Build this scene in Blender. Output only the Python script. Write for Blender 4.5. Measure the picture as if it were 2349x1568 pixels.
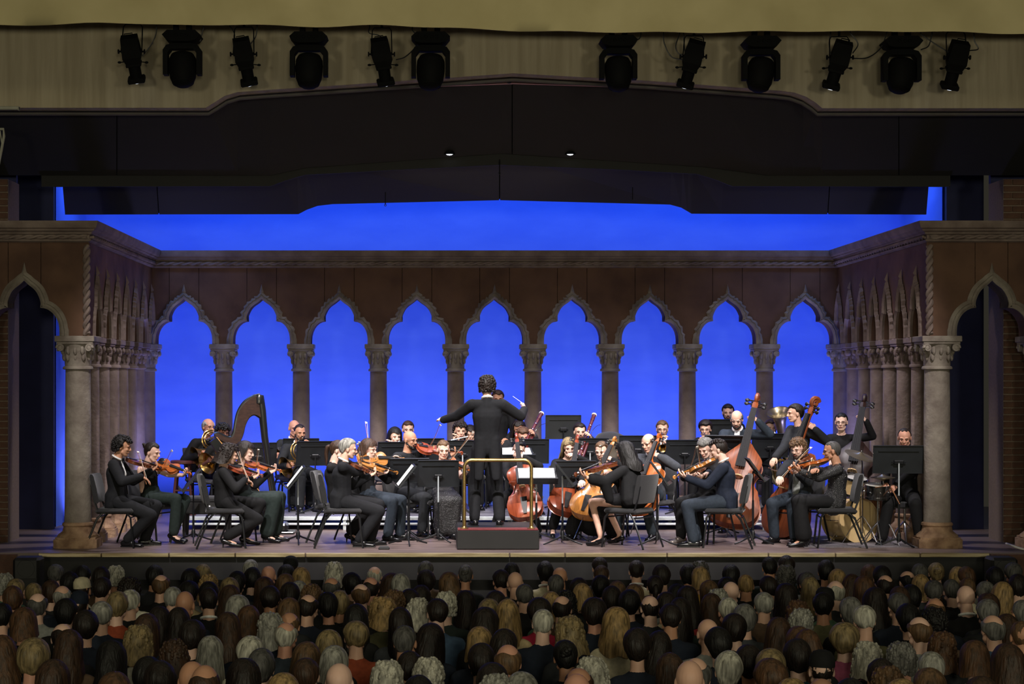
import bpy, math, random
import numpy as np
from mathutils import Vector, Matrix
from math import sin, cos, pi, radians, atan2, sqrt

for o in list(bpy.data.objects):
    bpy.data.objects.remove(o)
scene = bpy.context.scene
col = scene.collection
RND = random.Random(7)

# ---------------------------------------------------------------- camera
FOC = 4100.0           # focal length in pixels of the 2349 x 1568 frame
VX, VY = 1000.0, 870.0  # where the stage axis meets the frame
CAMX, CAMZ = -0.855, 1.995
cd = bpy.data.cameras.new('camera')
cam = bpy.data.objects.new('camera', cd)
col.objects.link(cam)
cam.location = (CAMX, 0, CAMZ)
cam.rotation_euler = (pi / 2, 0, 0)
cd.sensor_fit = 'HORIZONTAL'
cd.sensor_width = 36
cd.lens = FOC * 36 / 2349
cd.shift_x = (1174.5 - VX) / 2349
cd.shift_y = (VY - 784.0) / 2349
cd.clip_end = 200
scene.camera = cam

# ---------------------------------------------------------------- world, lights, exposure
w = bpy.data.worlds.new('hall')
scene.world = w
w.use_nodes = True
w.node_tree.nodes['Background'].inputs[0].default_value = (1.0, 0.92, 0.68, 1)
w.node_tree.nodes['Background'].inputs[1].default_value = 0.024
scene.cycles.max_bounces = 5
scene.cycles.diffuse_bounces = 3
scene.cycles.glossy_bounces = 2
scene.cycles.transmission_bounces = 2
vs = scene.view_settings
vs.view_transform = 'Standard'
vs.look = 'None'
vs.exposure = 0.0
vs.gamma = 1.0
vs.use_curve_mapping = False

def light(name, kind, loc, target, power, color, size=None, sizey=None, **kw):
    d = bpy.data.lights.new(name, kind)
    o = bpy.data.objects.new(name, d)
    col.objects.link(o)
    o.location = loc
    o.rotation_euler = (Vector(target) - Vector(loc)).to_track_quat('-Z', 'Y').to_euler()
    d.energy = power
    d.color = color
    if kind == 'AREA':
        d.shape = 'RECTANGLE'
        d.size = size
        d.size_y = sizey or size
    if kind == 'SPOT':
        d.spot_size = radians(kw.get('cone', 30))
        d.spot_blend = kw.get('blend', 0.5)
        d.shadow_soft_size = size or 0.1
    if 'spread' in kw:
        d.spread = radians(kw['spread'])
    return o

COOL = (1.0, 0.93, 0.90)
# front-of-house spotlights on the ceiling bridge over the audience
for fx, tx in ((-4.4, -2.95), (-2.4, -1.6), (0.0, 0.0), (2.4, 1.6), (4.4, 3.0)):
    light('front_of_house_spot', 'SPOT', (fx, 13.2, 8.6), (tx, 22.5, 0.75), 4200, COOL, 0.15, cone=25, blend=0.5)
# overhead stage wash from the grid between the two black canopies
for tx in (-3.2, -1.1, 1.1, 3.2):
    light('overhead_stage_wash', 'SPOT', (tx, 22.45, 4.85), (tx, 22.9, 0), 480, (1.0, 0.93, 0.95), 0.2, cone=95, blend=0.8)
    light('rear_stage_wash', 'SPOT', (tx, 24.6, 4.8), (tx, 24.3, 0), 95, (0.90, 0.86, 1.0), 0.2, cone=100, blend=0.8)
for sx in (-1, 1):
    light('side_wall_wash', 'SPOT', (sx * 2.4, 22.5, 4.75), (-sx * 5.0, 23.9, 2.9), 190, (1.0, 0.80, 0.84), 0.15, cone=48, blend=0.8)
# cyclorama strip lights: overhead batten and a row on the floor behind the arcade
light('cyclorama_batten', 'AREA', (0, 26.7, 5.3), (0, 27.7, 2.4), 95, (0.06, 0.27, 1.0), 11.0, 0.3, spread=150)
light('cyclorama_floor_row', 'AREA', (0, 26.5, 0.12), (0, 27.7, 2.8), 165, (0.36, 0.37, 1.0), 11.0, 0.15, spread=130)
for sx in (-1, 1):
    light('cyclorama_side_batten', 'AREA', (sx * 5.45, 24.9, 5.4), (sx * 6.15, 24.9, 2.0), 40, (0.15, 0.33, 1.0), 0.3, 2.6, spread=140)
    light('cyclorama_side_row', 'AREA', (sx * 5.5, 25.0, 0.12), (sx * 6.1, 25.0, 1.6), 48, (0.36, 0.37, 1.0), 0.12, 2.4, spread=130)
# dim house lights: ceiling fittings, plus added low fill lamps behind the camera
for hx in (-5.0, 0.0, 5.0):
    light('house_light', 'AREA', (hx, 11.0, 9.5), (hx * 0.9, 14.0, 0), 40, (1.0, 0.92, 0.60), 1.6, 1.6)
    light('rear_fill_light', 'AREA', (hx * 1.2, -3.0, 2.9), (hx * 1.1, 20.0, 4.9), 100, (1.0, 0.95, 0.68), 1.2, 1.2, spread=90)

def P(px, py, D):
    """point seen at photograph pixel (px, py) at a distance of D metres"""
    return np.array([(px - VX) * D / FOC + CAMX, D, CAMZ + (VY - py) * D / FOC])

def N(v):
    v = np.asarray(v, float)
    return v / (np.linalg.norm(v) + 1e-12)

# ---------------------------------------------------------------- materials
MATS = {}
def lin(c):
    return tuple(((x / 12.92) if x <= 0.04045 else ((x + 0.055) / 1.055) ** 2.4) for x in c)

def mat(name, rgb, rough=0.6, metal=0.0, var=0.12, scale=18.0, bump=0.0, bscale=None, stretch=None, spec=0.5,
        rgb2=None, sheen=0.0, emit=None, detail=4.0, coat=0.0):
    """procedural material; rgb in 0-255 sRGB"""
    if name in MATS:
        return MATS[name]
    m = bpy.data.materials.new(name)
    m.use_nodes = True
    nt = m.node_tree
    b = nt.nodes['Principled BSDF']
    b.inputs['Roughness'].default_value = rough
    b.inputs['Metallic'].default_value = metal
    b.inputs['Specular IOR Level'].default_value = spec
    if sheen:
        b.inputs['Sheen Weight'].default_value = sheen
    if coat:
        b.inputs['Coat Weight'].default_value = coat
        b.inputs['Coat Roughness'].default_value = 0.15
    c1 = lin([x / 255 for x in rgb])
    c2 = lin([x / 255 for x in rgb2]) if rgb2 else tuple(x * (1 - var) for x in c1)
    c1b = c1 if rgb2 else tuple(min(1, x * (1 + var)) for x in c1)
    tc = nt.nodes.new('ShaderNodeTexCoord')
    src = tc.outputs['Object']
    if stretch:
        mp = nt.nodes.new('ShaderNodeMapping')
        mp.inputs['Scale'].default_value = stretch
        nt.links.new(src, mp.inputs[0])
        src = mp.outputs[0]
    nz = nt.nodes.new('ShaderNodeTexNoise')
    nz.inputs['Scale'].default_value = scale
    nz.inputs['Detail'].default_value = detail
    nt.links.new(src, nz.inputs['Vector'])
    rp = nt.nodes.new('ShaderNodeValToRGB')
    rp.color_ramp.elements[0].position = 0.32
    rp.color_ramp.elements[1].position = 0.68
    rp.color_ramp.elements[0].color = (*c2, 1)
    rp.color_ramp.elements[1].color = (*c1b, 1)
    nt.links.new(nz.outputs['Fac'], rp.inputs[0])
    nt.links.new(rp.outputs[0], b.inputs['Base Color'])
    if bump:
        n2 = nt.nodes.new('ShaderNodeTexNoise')
        n2.inputs['Scale'].default_value = bscale or scale
        n2.inputs['Detail'].default_value = 5
        nt.links.new(src, n2.inputs['Vector'])
        bp = nt.nodes.new('ShaderNodeBump')
        bp.inputs['Strength'].default_value = bump
        bp.inputs['Distance'].default_value = 0.02
        nt.links.new(n2.outputs['Fac'], bp.inputs['Height'])
        nt.links.new(bp.outputs[0], b.inputs['Normal'])
    if emit:
        b.inputs['Emission Color'].default_value = (*lin([x / 255 for x in emit[0]]), 1)
        b.inputs['Emission Strength'].default_value = emit[1]
    MATS[name] = m
    return m

mat('plaster', (104, 76, 60), 0.9, var=0.3, scale=2.2, bump=0.25, bscale=9, rgb2=(78, 54, 43), detail=8)
mat('stone', (150, 141, 131), 0.85, var=0.3, scale=5, bump=0.35, bscale=26, rgb2=(112, 101, 94), detail=8)
mat('stone_red', (134, 118, 111), 0.85, scale=4, bump=0.35, bscale=24, rgb2=(102, 86, 81), detail=8)
mat('stone_base', (178, 146, 116), 0.9, scale=7, bump=0.7, bscale=22, rgb2=(122, 92, 72), detail=8)
mat('cyc', (96, 132, 236), 0.95, scale=1.4, rgb2=(86, 122, 230), bump=0.06, bscale=6, stretch=(1, 1, 2.5))
mat('navy_flat', (44, 47, 82), 0.9, scale=3)
mat('brick', (96, 66, 52), 0.9, scale=6, rgb2=(74, 52, 44), bump=0.3, bscale=40)
mat('mortar', (120, 104, 92), 0.95, scale=30)
mat('floor_wood', (124, 108, 104), 0.42, scale=3.0, rgb2=(92, 76, 74), stretch=(0.35, 9, 1), bump=0.08, bscale=8)
mat('concrete', (168, 156, 134), 0.9, scale=3.5, rgb2=(148, 136, 114), stretch=(3.5, 1, 0.25), bump=0.3, bscale=10, detail=8)
mat('valance', (200, 186, 142), 0.9, scale=1.6, rgb2=(184, 170, 126))
mat('black_canopy', (25, 23, 23), 0.75, scale=2)
mat('canopy_edge', (70, 64, 62), 0.6, scale=5)
mat('black_paint', (22, 21, 22), 0.55, scale=6)
mat('stage_black', (26, 25, 27), 0.7, scale=4)
mat('brass_strip', (200, 184, 152), 0.35, 0.75, scale=4, rgb2=(140, 122, 92), stretch=(0.5, 6, 6))
mat('brass', (176, 148, 92), 0.3, 0.9, scale=8)
mat('hall_floor', (50, 44, 38), 0.8, scale=5)
mat('alu', (208, 216, 222), 0.35, 0.4, scale=6)
mat('deck', (118, 116, 124), 0.55, scale=5, rgb2=(94, 92, 102))
mat('black_metal', (24, 25, 28), 0.4, 0.2, scale=10, var=0.2)
mat('stand_black', (26, 29, 33), 0.5, 0.1, scale=8, var=0.2)
mat('chrome', (205, 205, 208), 0.18, 1.0, scale=8)
mat('lens', (150, 160, 180), 0.1, 0.2, emit=((235, 240, 255), 3.0))
mat('paper', (236, 236, 230), 0.8, scale=30, var=0.03)
mat('grey_rug', (120, 114, 118), 0.95, scale=50, rgb2=(92, 86, 90), bump=0.3, bscale=120)
mat('red_carpet', (120, 50, 52), 0.95, scale=60, rgb2=(96, 38, 42), bump=0.3, bscale=150)

# ---------------------------------------------------------------- mesh building
class MB:
    def __init__(s):
        s.v, s.f = [], []
    def add(s, V, F):
        n = len(s.v)
        s.v.extend([tuple(p) for p in V])
        s.f.extend([tuple(i + n for i in f) for f in F])
        return s
    def box(s, c, d, R=None):
        c = np.asarray(c, float); d = np.asarray(d, float) / 2
        V = np.array([[x, y, z] for x in (-1, 1) for y in (-1, 1) for z in (-1, 1)]) * d
        if R is not None:
            V = V @ np.asarray(R).T
        return s.add(V + c, [(0, 1, 3, 2), (4, 6, 7, 5), (0, 4, 5, 1), (2, 3, 7, 6), (0, 2, 6, 4), (1, 5, 7, 3)])
    def rbox(s, c, d, r=0.01, R=None):
        """box with chamfered edges"""
        c = np.asarray(c, float); h = np.asarray(d, float) / 2
        r = min(r, min(h) * 0.9)
        V, idx = [], {}
        for sx in (-1, 1):
            for sy in (-1, 1):
                for sz in (-1, 1):
                    for a in range(3):
                        p = [sx * (h[0] - r), sy * (h[1] - r), sz * (h[2] - r)]
                        p[a] += (sx, sy, sz)[a] * r
                        idx[(sx, sy, sz, a)] = len(V); V.append(p)
        F = []
        for a in range(3):
            b, cc = (a + 1) % 3, (a + 2) % 3
            for sg in (-1, 1):
                q = []
                for sb, sc in ((-1, -1), (1, -1), (1, 1), (-1, 1)):
                    k = [0, 0, 0]; k[a] = sg; k[b] = sb; k[cc] = sc
                    q.append(idx[(*k, a)])
                F.append(tuple(q) if sg > 0 else tuple(reversed(q)))
            for sb in (-1, 1):
                for sc in (-1, 1):
                    k1 = [0, 0, 0]; k1[a] = -1; k1[b] = sb; k1[cc] = sc
                    k2 = list(k1); k2[a] = 1
                    q = (idx[(*k1, b)], idx[(*k2, b)], idx[(*k2, cc)], idx[(*k1, cc)])
                    F.append(q if sb * sc > 0 else tuple(reversed(q)))
        for sx in (-1, 1):
            for sy in (-1, 1):
                for sz in (-1, 1):
                    t = tuple(idx[(sx, sy, sz, a)] for a in range(3))
                    F.append(t if sx * sy * sz > 0 else tuple(reversed(t)))
        V = np.array(V)
        if R is not None:
            V = V @ np.asarray(R).T
        return s.add(V + c, F)
    def tube(s, pts, rad, seg=8, cap=True, side=None, flat=1.0, closed=False):
        """swept tube; flat scales the radius along the second axis"""
        pts = np.asarray(pts, float)
        n = len(pts)
        rad = np.full(n, rad, float) if np.isscalar(rad) else np.asarray(rad, float)
        T = np.gradient(pts, axis=0) if not closed else (np.roll(pts, -1, 0) - np.roll(pts, 1, 0))
        T /= np.linalg.norm(T, axis=1)[:, None] + 1e-12
        if side is None:
            side = (0, 0, 1) if abs(T[0][2]) < 0.9 else (1, 0, 0)
        U = np.asarray(side, float)
        V = []
        for i in range(n):
            U = U - T[i] * (U @ T[i])
            U = U / (np.linalg.norm(U) + 1e-12)
            W = np.cross(T[i], U)
            for k in range(seg):
                a = 2 * pi * k / seg
                V.append(pts[i] + rad[i] * (cos(a) * U + flat * sin(a) * W))
        F = []
        m = n if closed else n - 1
        for i in range(m):
            for k in range(seg):
                j, l = ((i + 1) % n) * seg, (k + 1) % seg
                F.append((i * seg + k, i * seg + l, j + l, j + k))
        if cap and not closed:
            F.append(tuple(reversed(range(seg))))
            F.append(tuple((n - 1) * seg + k for k in range(seg)))
        return s.add(V, F)
    def lathe(s, prof, seg=20, M=None, cap=True, squash=None):
        """profile of (r, z) turned about z; M a 4x4 placement"""
        V, F = [], []
        for r, z in prof:
            for k in range(seg):
                a = 2 * pi * k / seg
                V.append((r * cos(a), r * sin(a), z))
        n = len(prof)
        for i in range(n - 1):
            for k in range(seg):
                l = (k + 1) % seg
                F.append((i * seg + k, i * seg + l, (i + 1) * seg + l, (i + 1) * seg + k))
        if cap:
            F.append(tuple(reversed(range(seg))))
            F.append(tuple((n - 1) * seg + k for k in range(seg)))
        V = np.array(V)
        if M is not None:
            M = np.asarray(M)
            V = V @ M[:3, :3].T + M[:3, 3]
        return s.add(V, F)
    def ell(s, c, r, R=None, seg=12, rings=8):
        V, F = [], []
        for i in range(rings + 1):
            t = pi * i / rings
            for k in range(seg):
                a = 2 * pi * k / seg
                V.append((sin(t) * cos(a), sin(t) * sin(a), -cos(t)))
        for i in range(rings):
            for k in range(seg):
                l = (k + 1) % seg
                F.append((i * seg + k, i * seg + l, (i + 1) * seg + l, (i + 1) * seg + k))
        V = np.array(V) * np.asarray(r, float)
        if R is not None:
            V = V @ np.asarray(R).T
        return s.add(V + np.asarray(c, float), F)
    def cap(s, p0, p1, r0, r1, side=None, seg=12):
        """rounded (elliptical) cone between two points: r = radius or (side radius, depth radius)"""
        p0, p1 = np.asarray(p0, float), np.asarray(p1, float)
        r0 = np.array(r0 if not np.isscalar(r0) else (r0, r0), float)
        r1 = np.array(r1 if not np.isscalar(r1) else (r1, r1), float)
        d = p1 - p0
        L = np.linalg.norm(d)
        T = d / L if L > 1e-6 else np.array([0, 0, 1.0])
        if side is None:
            side = (1, 0, 0) if abs(T[0]) < 0.8 else (0, 1, 0)
        U = np.asarray(side, float); U = N(U - T * (U @ T)); W = np.cross(T, U)
        rings = []
        for a in (-90, -60, -30, 0):
            rings.append((p0 + T * sin(radians(a)) * min(r0), r0 * max(cos(radians(a)), 0.02)))
        for a in (0, 30, 60, 90):
            rings.append((p1 + T * sin(radians(a)) * min(r1), r1 * max(cos(radians(a)), 0.02)))
        V = []
        for c, r in rings:
            for k in range(seg):
                a = 2 * pi * k / seg
                V.append(c + r[0] * cos(a) * U + r[1] * sin(a) * W)
        F = []
        for i in range(len(rings) - 1):
            for k in range(seg):
                l = (k + 1) % seg
                F.append((i * seg + k, i * seg + l, (i + 1) * seg + l, (i + 1) * seg + k))
        F.append(tuple(reversed(range(seg))))
        F.append(tuple((len(rings) - 1) * seg + k for k in range(seg)))
        return s.add(V, F)
    def prism(s, poly, z0, z1, M=None):
        """closed polygon (x, y) extruded along z"""
        n = len(poly)
        V = [(x, y, z0) for x, y in poly] + [(x, y, z1) for x, y in poly]
        F = [tuple(reversed(range(n))), tuple(range(n, 2 * n))]
        F += [(i, (i + 1) % n, n + (i + 1) % n, n + i) for i in range(n)]
        V = np.array(V, float)
        if M is not None:
            M = np.asarray(M)
            V = V @ M[:3, :3].T + M[:3, 3]
        return s.add(V, F)
    def sweep(s, path, prof, close=True):
        """profile (out, z) swept along a plan polyline with mitred corners; out is to the right of travel"""
        path = np.asarray(path, float)
        n, k = len(path), len(prof)
        V = []
        for i in range(n):
            d0 = N(path[i] - path[i - 1]) if i > 0 else N(path[1] - path[0])
            d1 = N(path[i + 1] - path[i]) if i < n - 1 else d0
            r0, r1 = np.array([d0[1], -d0[0]]), np.array([d1[1], -d1[0]])
            m = N(r0 + r1); m = m / max(0.3, m @ r0)
            for o_, z in prof:
                V.append((path[i][0] + m[0] * o_, path[i][1] + m[1] * o_, z))
        F = []
        for i in range(n - 1):
            for j in range(k if close else k - 1):
                l = (j + 1) % k
                F.append((i * k + j, (i + 1) * k + j, (i + 1) * k + l, i * k + l))
        if close:
            F.append(tuple(range(k)))
            F.append(tuple(reversed([(n - 1) * k + j for j in range(k)])))
        return s.add(V, F)

def T4(loc=(0, 0, 0), x=None, z=None, R=None, s=1.0):
    """4x4 from a location and either a rotation matrix or two axis hints"""
    M = np.eye(4)
    if R is not None:
        M[:3, :3] = np.asarray(R) * s
    elif x is not None:
        x = N(x); z = np.asarray(z if z is not None else (0, 0, 1), float)
        z = N(z - x * (z @ x)); y = np.cross(z, x)
        M[:3, :3] = np.stack([x, y, z], 1) * s
    else:
        M[:3, :3] *= s
    M[:3, 3] = loc
    return M

def Rz(a):
    return np.array([[cos(a), -sin(a), 0], [sin(a), cos(a), 0], [0, 0, 1]])
def Ry(a):
    return np.array([[cos(a), 0, sin(a)], [0, 1, 0], [-sin(a), 0, cos(a)]])
def Rx(a):
    return np.array([[1, 0, 0], [0, cos(a), -sin(a)], [0, sin(a), cos(a)]])

def mesh(name, V, F, m, angle=42, flat=False):
    me = bpy.data.meshes.new(name)
    me.from_pydata([tuple(map(float, p)) for p in V], [], F)
    if not flat:
        me.polygons.foreach_set('use_smooth', [True] * len(me.polygons))
        me.set_sharp_from_angle(angle=radians(angle))
    if m is not None:
        me.materials.append(MATS[m] if isinstance(m, str) else m)
    me.update()
    return me

def link(o, parent=None):
    col.objects.link(o)
    if parent is not None:
        o.parent = parent
    return o

def obj(name, mb, m, parent=None, origin=None, angle=42, flat=False):
    """one mesh object from an MB (or an existing mesh)"""
    if isinstance(mb, bpy.types.Mesh):
        me = mb
    else:
        V = np.array(mb.v, float)
        if origin is not None:
            V = V - np.asarray(origin, float)
        me = mesh(name, V, mb.f, m, angle, flat)
    o = bpy.data.objects.new(name, me)
    return link(o, parent)

def tag(o, label=None, cat=None, group=None, kind=None):
    if label: o['label'] = label
    if cat: o['category'] = cat
    if group: o['group'] = group
    if kind: o['kind'] = kind
    return o

def thing(name, label, cat, loc=(0, 0, 0), group=None, rz=0.0, M=None):
    o = bpy.data.objects.new(name, None)
    o.empty_display_size = 0.1
    link(o)
    if M is not None:
        o.matrix_world = Matrix(np.asarray(M).tolist())
    else:
        o.location = [float(c) for c in loc]
        o.rotation_euler = (0, 0, rz)
    return tag(o, label, cat, group)

def copy_tree(o, parent=None):
    c = o.copy(); link(c); c.parent = parent
    for ch in o.children:
        copy_tree(ch, c)
    return c

def struct(name, mb, m, parent=None, **kw):
    o = obj(name, mb, m, parent, **kw)
    if parent is None:
        o['kind'] = 'structure'
    return o
# ================================================================ the setting
YF, YB = 21.35, 26.2            # centre lines of the front portals and of the back arcade
XS = 5.13                        # centre line of the side arcades
ZS, ZC, ZA, ZW, ZT = 2.513, 2.845, 3.165, 3.62, 3.866   # springing, cusp, apex, wall top, cornice top
ZH = -1.32                       # auditorium floor at the foot of the stage

mb = MB().box((0, 24.325, -0.024), (30, 7.49, 0.048))
floor = struct('floor', mb, 'floor_wood')
floor['label'] = 'grey brown boarded stage floor'

# stage front: black fascia, recessed foot, metal nosing strips with open joints
mb = MB().box((0, 20.74, -0.18), (30, 0.3, 0.264)).box((0, 20.85, -0.82), (30, 0.3, 1.02))
wf = struct('wall_front', mb, 'stage_black')
wf['label'] = 'black fascia of the stage front'
xs = [88, 233, 388, 540, 701, 1169, 1296, 1530, 1762, 1916, 2110, 2270]
for a, b in zip(xs, xs[1:]):
    x0, x1 = P(a, 0, 20.55)[0], P(b, 0, 20.55)[0]
    m_ = MB().rbox(((x0 + x1) / 2, 20.555, -0.022), (x1 - x0 - 0.008, 0.05, 0.05), 0.006)
    obj('nosing_strip', m_, 'brass_strip', wf)

# raked auditorium floor
mb = MB().add([(-16, 20.7, ZH), (16, 20.7, ZH), (16, 2.0, ZH + 0.62), (-16, 2.0, ZH + 0.62),
               (-16, 20.7, ZH - .3), (16, 20.7, ZH - .3), (16, 2.0, ZH - .3), (-16, 2.0, ZH - .3)],
              [(0, 3, 2, 1), (4, 5, 6, 7), (0, 1, 5, 4), (2, 3, 7, 6), (1, 2, 6, 5), (3, 0, 4, 7)])
hf = struct('floor_auditorium', mb, 'hall_floor')
hf['label'] = 'dark raked floor under the audience'
def hall_z(y):
    return ZH + (20.7 - y) * 0.62 / 18.7

# ---- trefoil ogee arch curve -------------------------------------------------
def catmull(pts, n=5):
    pts = np.asarray(pts, float)
    e = np.vstack([2 * pts[0] - pts[1], pts, 2 * pts[-1] - pts[-2]])
    out = []
    for i in range(1, len(e) - 2):
        for k in range(n):
            t = k / n
            a, b, c, d = e[i - 1], e[i], e[i + 1], e[i + 2]
            out.append(0.5 * ((2 * b) + (c - a) * t + (2 * a - 5 * b + 4 * c - d) * t * t + (3 * b - a - 3 * c + d) * t ** 3))
    out.append(pts[-1])
    return np.array(out)

def arch_half(hw, kx=1.0, n=7):
    xc = 0.213 * kx
    low = [(hw, ZS)]
    for i in range(n + 1):
        t = i / n * pi / 2
        low.append((xc + (hw - xc) * cos(t), ZS + 0.06 + (ZC - ZS - 0.06) * sin(t)))
    up = catmull([(xc, ZC), (xc * 1.02, ZC + 0.067), (.178 * kx, ZC + .162), (.128 * kx, ZC + .222),
                  (.058 * kx, ZC + .272), (0, ZA)], 4)
    return np.array(low), up

def arch_curve(hw, kx=1.0):
    low, up = arch_half(hw, kx)
    h = np.vstack([low, up[1:]])           # from springing to apex, x >= 0
    return np.vstack([h * (-1, 1), h[::-1][1:]])

def wall_bay(mb, M, uc, pitch, hw, kx, th):
    """spandrel panel over one arch: two faces and the underside"""
    c = arch_curve(hw, kx)
    c = np.vstack([[(-pitch / 2, ZS)], c, [(pitch / 2, ZS)]])
    n = len(c)
    V, F = [], []
    for v in (-th / 2, th / 2):
        for x, z in c: V.append((uc + x, v, z))
        for x, z in c: V.append((uc + x, v, ZW))
    for i in range(n - 1):
        F.append((i, i + 1, n + i + 1, n + i))
        F.append((2 * n + i + 1, 2 * n + i, 3 * n + i, 3 * n + i + 1))
        F.append((i + 1, i, 2 * n + i, 2 * n + i + 1))
        F.append((n + i, n + i + 1, 3 * n + i + 1, 3 * n + i))
    V = np.array(V) @ M[:3, :3].T + M[:3, 3]
    mb.add(V, F)

def weld(mb):
    idx, V, mp = {}, [], []
    for p in mb.v:
        k = tuple(round(float(c), 4) for c in p)
        if k not in idx:
            idx[k] = len(V); V.append(p)
        mp.append(idx[k])
    F = []
    for f in mb.f:
        g = []
        for i in f:
            j = mp[i]
            if not g or g[-1] != j: g.append(j)
        if len(g) > 1 and g[0] == g[-1]: g.pop()
        if len(set(g)) == len(g) and len(g) > 2: F.append(tuple(g))
    mb.v, mb.f = V, F
    return mb

def moulding(M, uc, hw, kx, th, wd=0.092, seed=0, crockets=True):
    """raised stone moulding round an arch, leafy outer edge and finial"""
    rr = random.Random(seed)
    low, up = arch_half(hw, kx)
    low = catmull(low, 2)
    h = np.vstack([low, up[1:]])
    k = len(low) - 1
    T = np.gradient(h, axis=0)
    T[k] = (h[k + 1] - h[k]) * 0.5 + (h[k] - h[k - 1]) * 0.5
    Nn = np.stack([T[:, 1], -T[:, 0]], 1)
    Nn /= np.linalg.norm(Nn, axis=1)[:, None]
    Nn[-1] = (0, 1); Nn[k] = N((0.8, 0.6))
    mbm = MB()
    for sg in (-1, 1):
        V, rows = [], 6
        for i in range(len(h)):
            wv = wd * (1.0 if i > 2 else 1.08)
            if crockets and i > 3:
                wv += 0.014 * sin(i * 2.1 + seed) + rr.uniform(-.006, .006)
            if i == k: wv *= 1.25
            if i == len(h) - 1: wv = 0.12
            for q, (o_, d_) in enumerate(((0, th / 2 - .02), (0, -th / 2 - .030), (.30, -th / 2 - .055), (.52, -th / 2 - .035),
                                          (.62, -th / 2 - .05), (1.0, -th / 2 - .012))):
                p = h[i] + Nn[i] * wv * o_
                V.append((uc + sg * max(p[0], 0.0), d_, p[1]))
        F = []
        for i in range(len(h) - 1):
            for q in range(rows - 1):
                f = (i * rows + q, i * rows + q + 1, (i + 1) * rows + q + 1, (i + 1) * rows + q)
                F.append(f if sg > 0 else tuple(reversed(f)))
        mbm.add(V, F)
    # finial: a small pointed leaf
    zt = ZA + 0.10
    mbm.add([(uc - .03, -th / 2 - .02, zt), (uc, -th / 2 - .055, zt + .02), (uc + .03, -th / 2 - .02, zt), (uc, -th / 2 - .012, zt + .12),
             (uc, -th / 2 - .02, zt - .03)], [(0, 1, 3), (1, 2, 3), (4, 1, 0), (4, 2, 1)])
    V = np.array(mbm.v) @ M[:3, :3].T + M[:3, 3]
    mbm.v = [tuple(p) for p in V]
    return mbm

def wall_frame(ox, oy, ux, uy):
    """local u along (ux,uy), v away from the room's inner side, z up"""
    M = np.eye(4)
    M[:3, 0] = (ux, uy, 0); M[:3, 1] = (-uy, ux, 0); M[:3, 3] = (ox, oy, 0)
    return M

TH = 0.28
PB = 1.132
# back wall of nine arches
Mb = wall_frame(0, YB, 1, 0)
mb = MB()
for i in range(9):
    wall_bay(mb, Mb, (i - 4) * PB, PB, 0.413, 1.0, TH)
wb = struct('wall_back', weld(mb), 'plaster', flat=True)
wb['label'] = 'terracotta plaster wall over the nine back arches'
for i in range(9):
    obj('arch_moulding', moulding(Mb, (i - 4) * PB, 0.413, 1.0, TH, seed=i), 'stone', wb, angle=30)
# side walls of seven narrow arches
PSD = (YB - YF) / 7
for nm, sx in (('wall_left', -1), ('wall_right', 1)):
    Ms = wall_frame(sx * XS, (YF + YB) / 2, 0, 1) if sx < 0 else wall_frame(sx * XS, (YF + YB) / 2, 0, -1)
    mb = MB()
    for i in range(7):
        wall_bay(mb, Ms, (i - 3) * PSD, PSD, 0.225, 0.55, TH)
    ws = struct(nm, weld(mb), 'plaster', flat=True)
    ws['label'] = ('left' if sx < 0 else 'right') + ' side wall of narrow pointed arches'
    for i in range(7):
        obj('arch_moulding', moulding(Ms, (i - 3) * PSD, 0.225, 0.55, TH, wd=0.07, seed=20 + i), 'stone_red', ws, angle=30)
# front portals
PF = 1.24
for nm, sx in (('wall_portal_left', -1), ('wall_portal_right', 1)):
    mb = MB(); 
    Mf = wall_frame(0, YF, 1, 0)
    for k in range(2):
        wall_bay(mb, Mf, sx * (5.735 + k * PF), PF, 0.42, 0.9, TH + 0.02)
    # end of the wall that turns the corner
    mb.box((sx * (5.735 - PF / 2 - 0.075), YF, (ZS + ZW) / 2), (0.15, TH + 0.02, ZW - ZS))
    wp = struct(nm, weld(mb), 'plaster', flat=True)
    wp['label'] = ('left' if sx < 0 else 'right') + ' plaster portal wall beside the stage opening'
    for k in range(2):
        obj('arch_moulding', moulding(Mf, sx * (5.735 + k * PF), 0.42, 0.9, TH + 0.02, wd=0.10, seed=40 + k, crockets=False), 'stone', wp, angle=30)
    # rope moulding on the corner
    V = MB()
    for ph in (0, pi):
        pts = [(sx * 4.995 + .022 * cos(t * 34 + ph), YF - .165 + .022 * sin(t * 34 + ph), ZS + .02 + t * 1.05) for t in np.linspace(0, 1, 70)]
        V.tube(pts, 0.026, 6)
    obj('rope_moulding', V, 'stone_red', wp)

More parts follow.
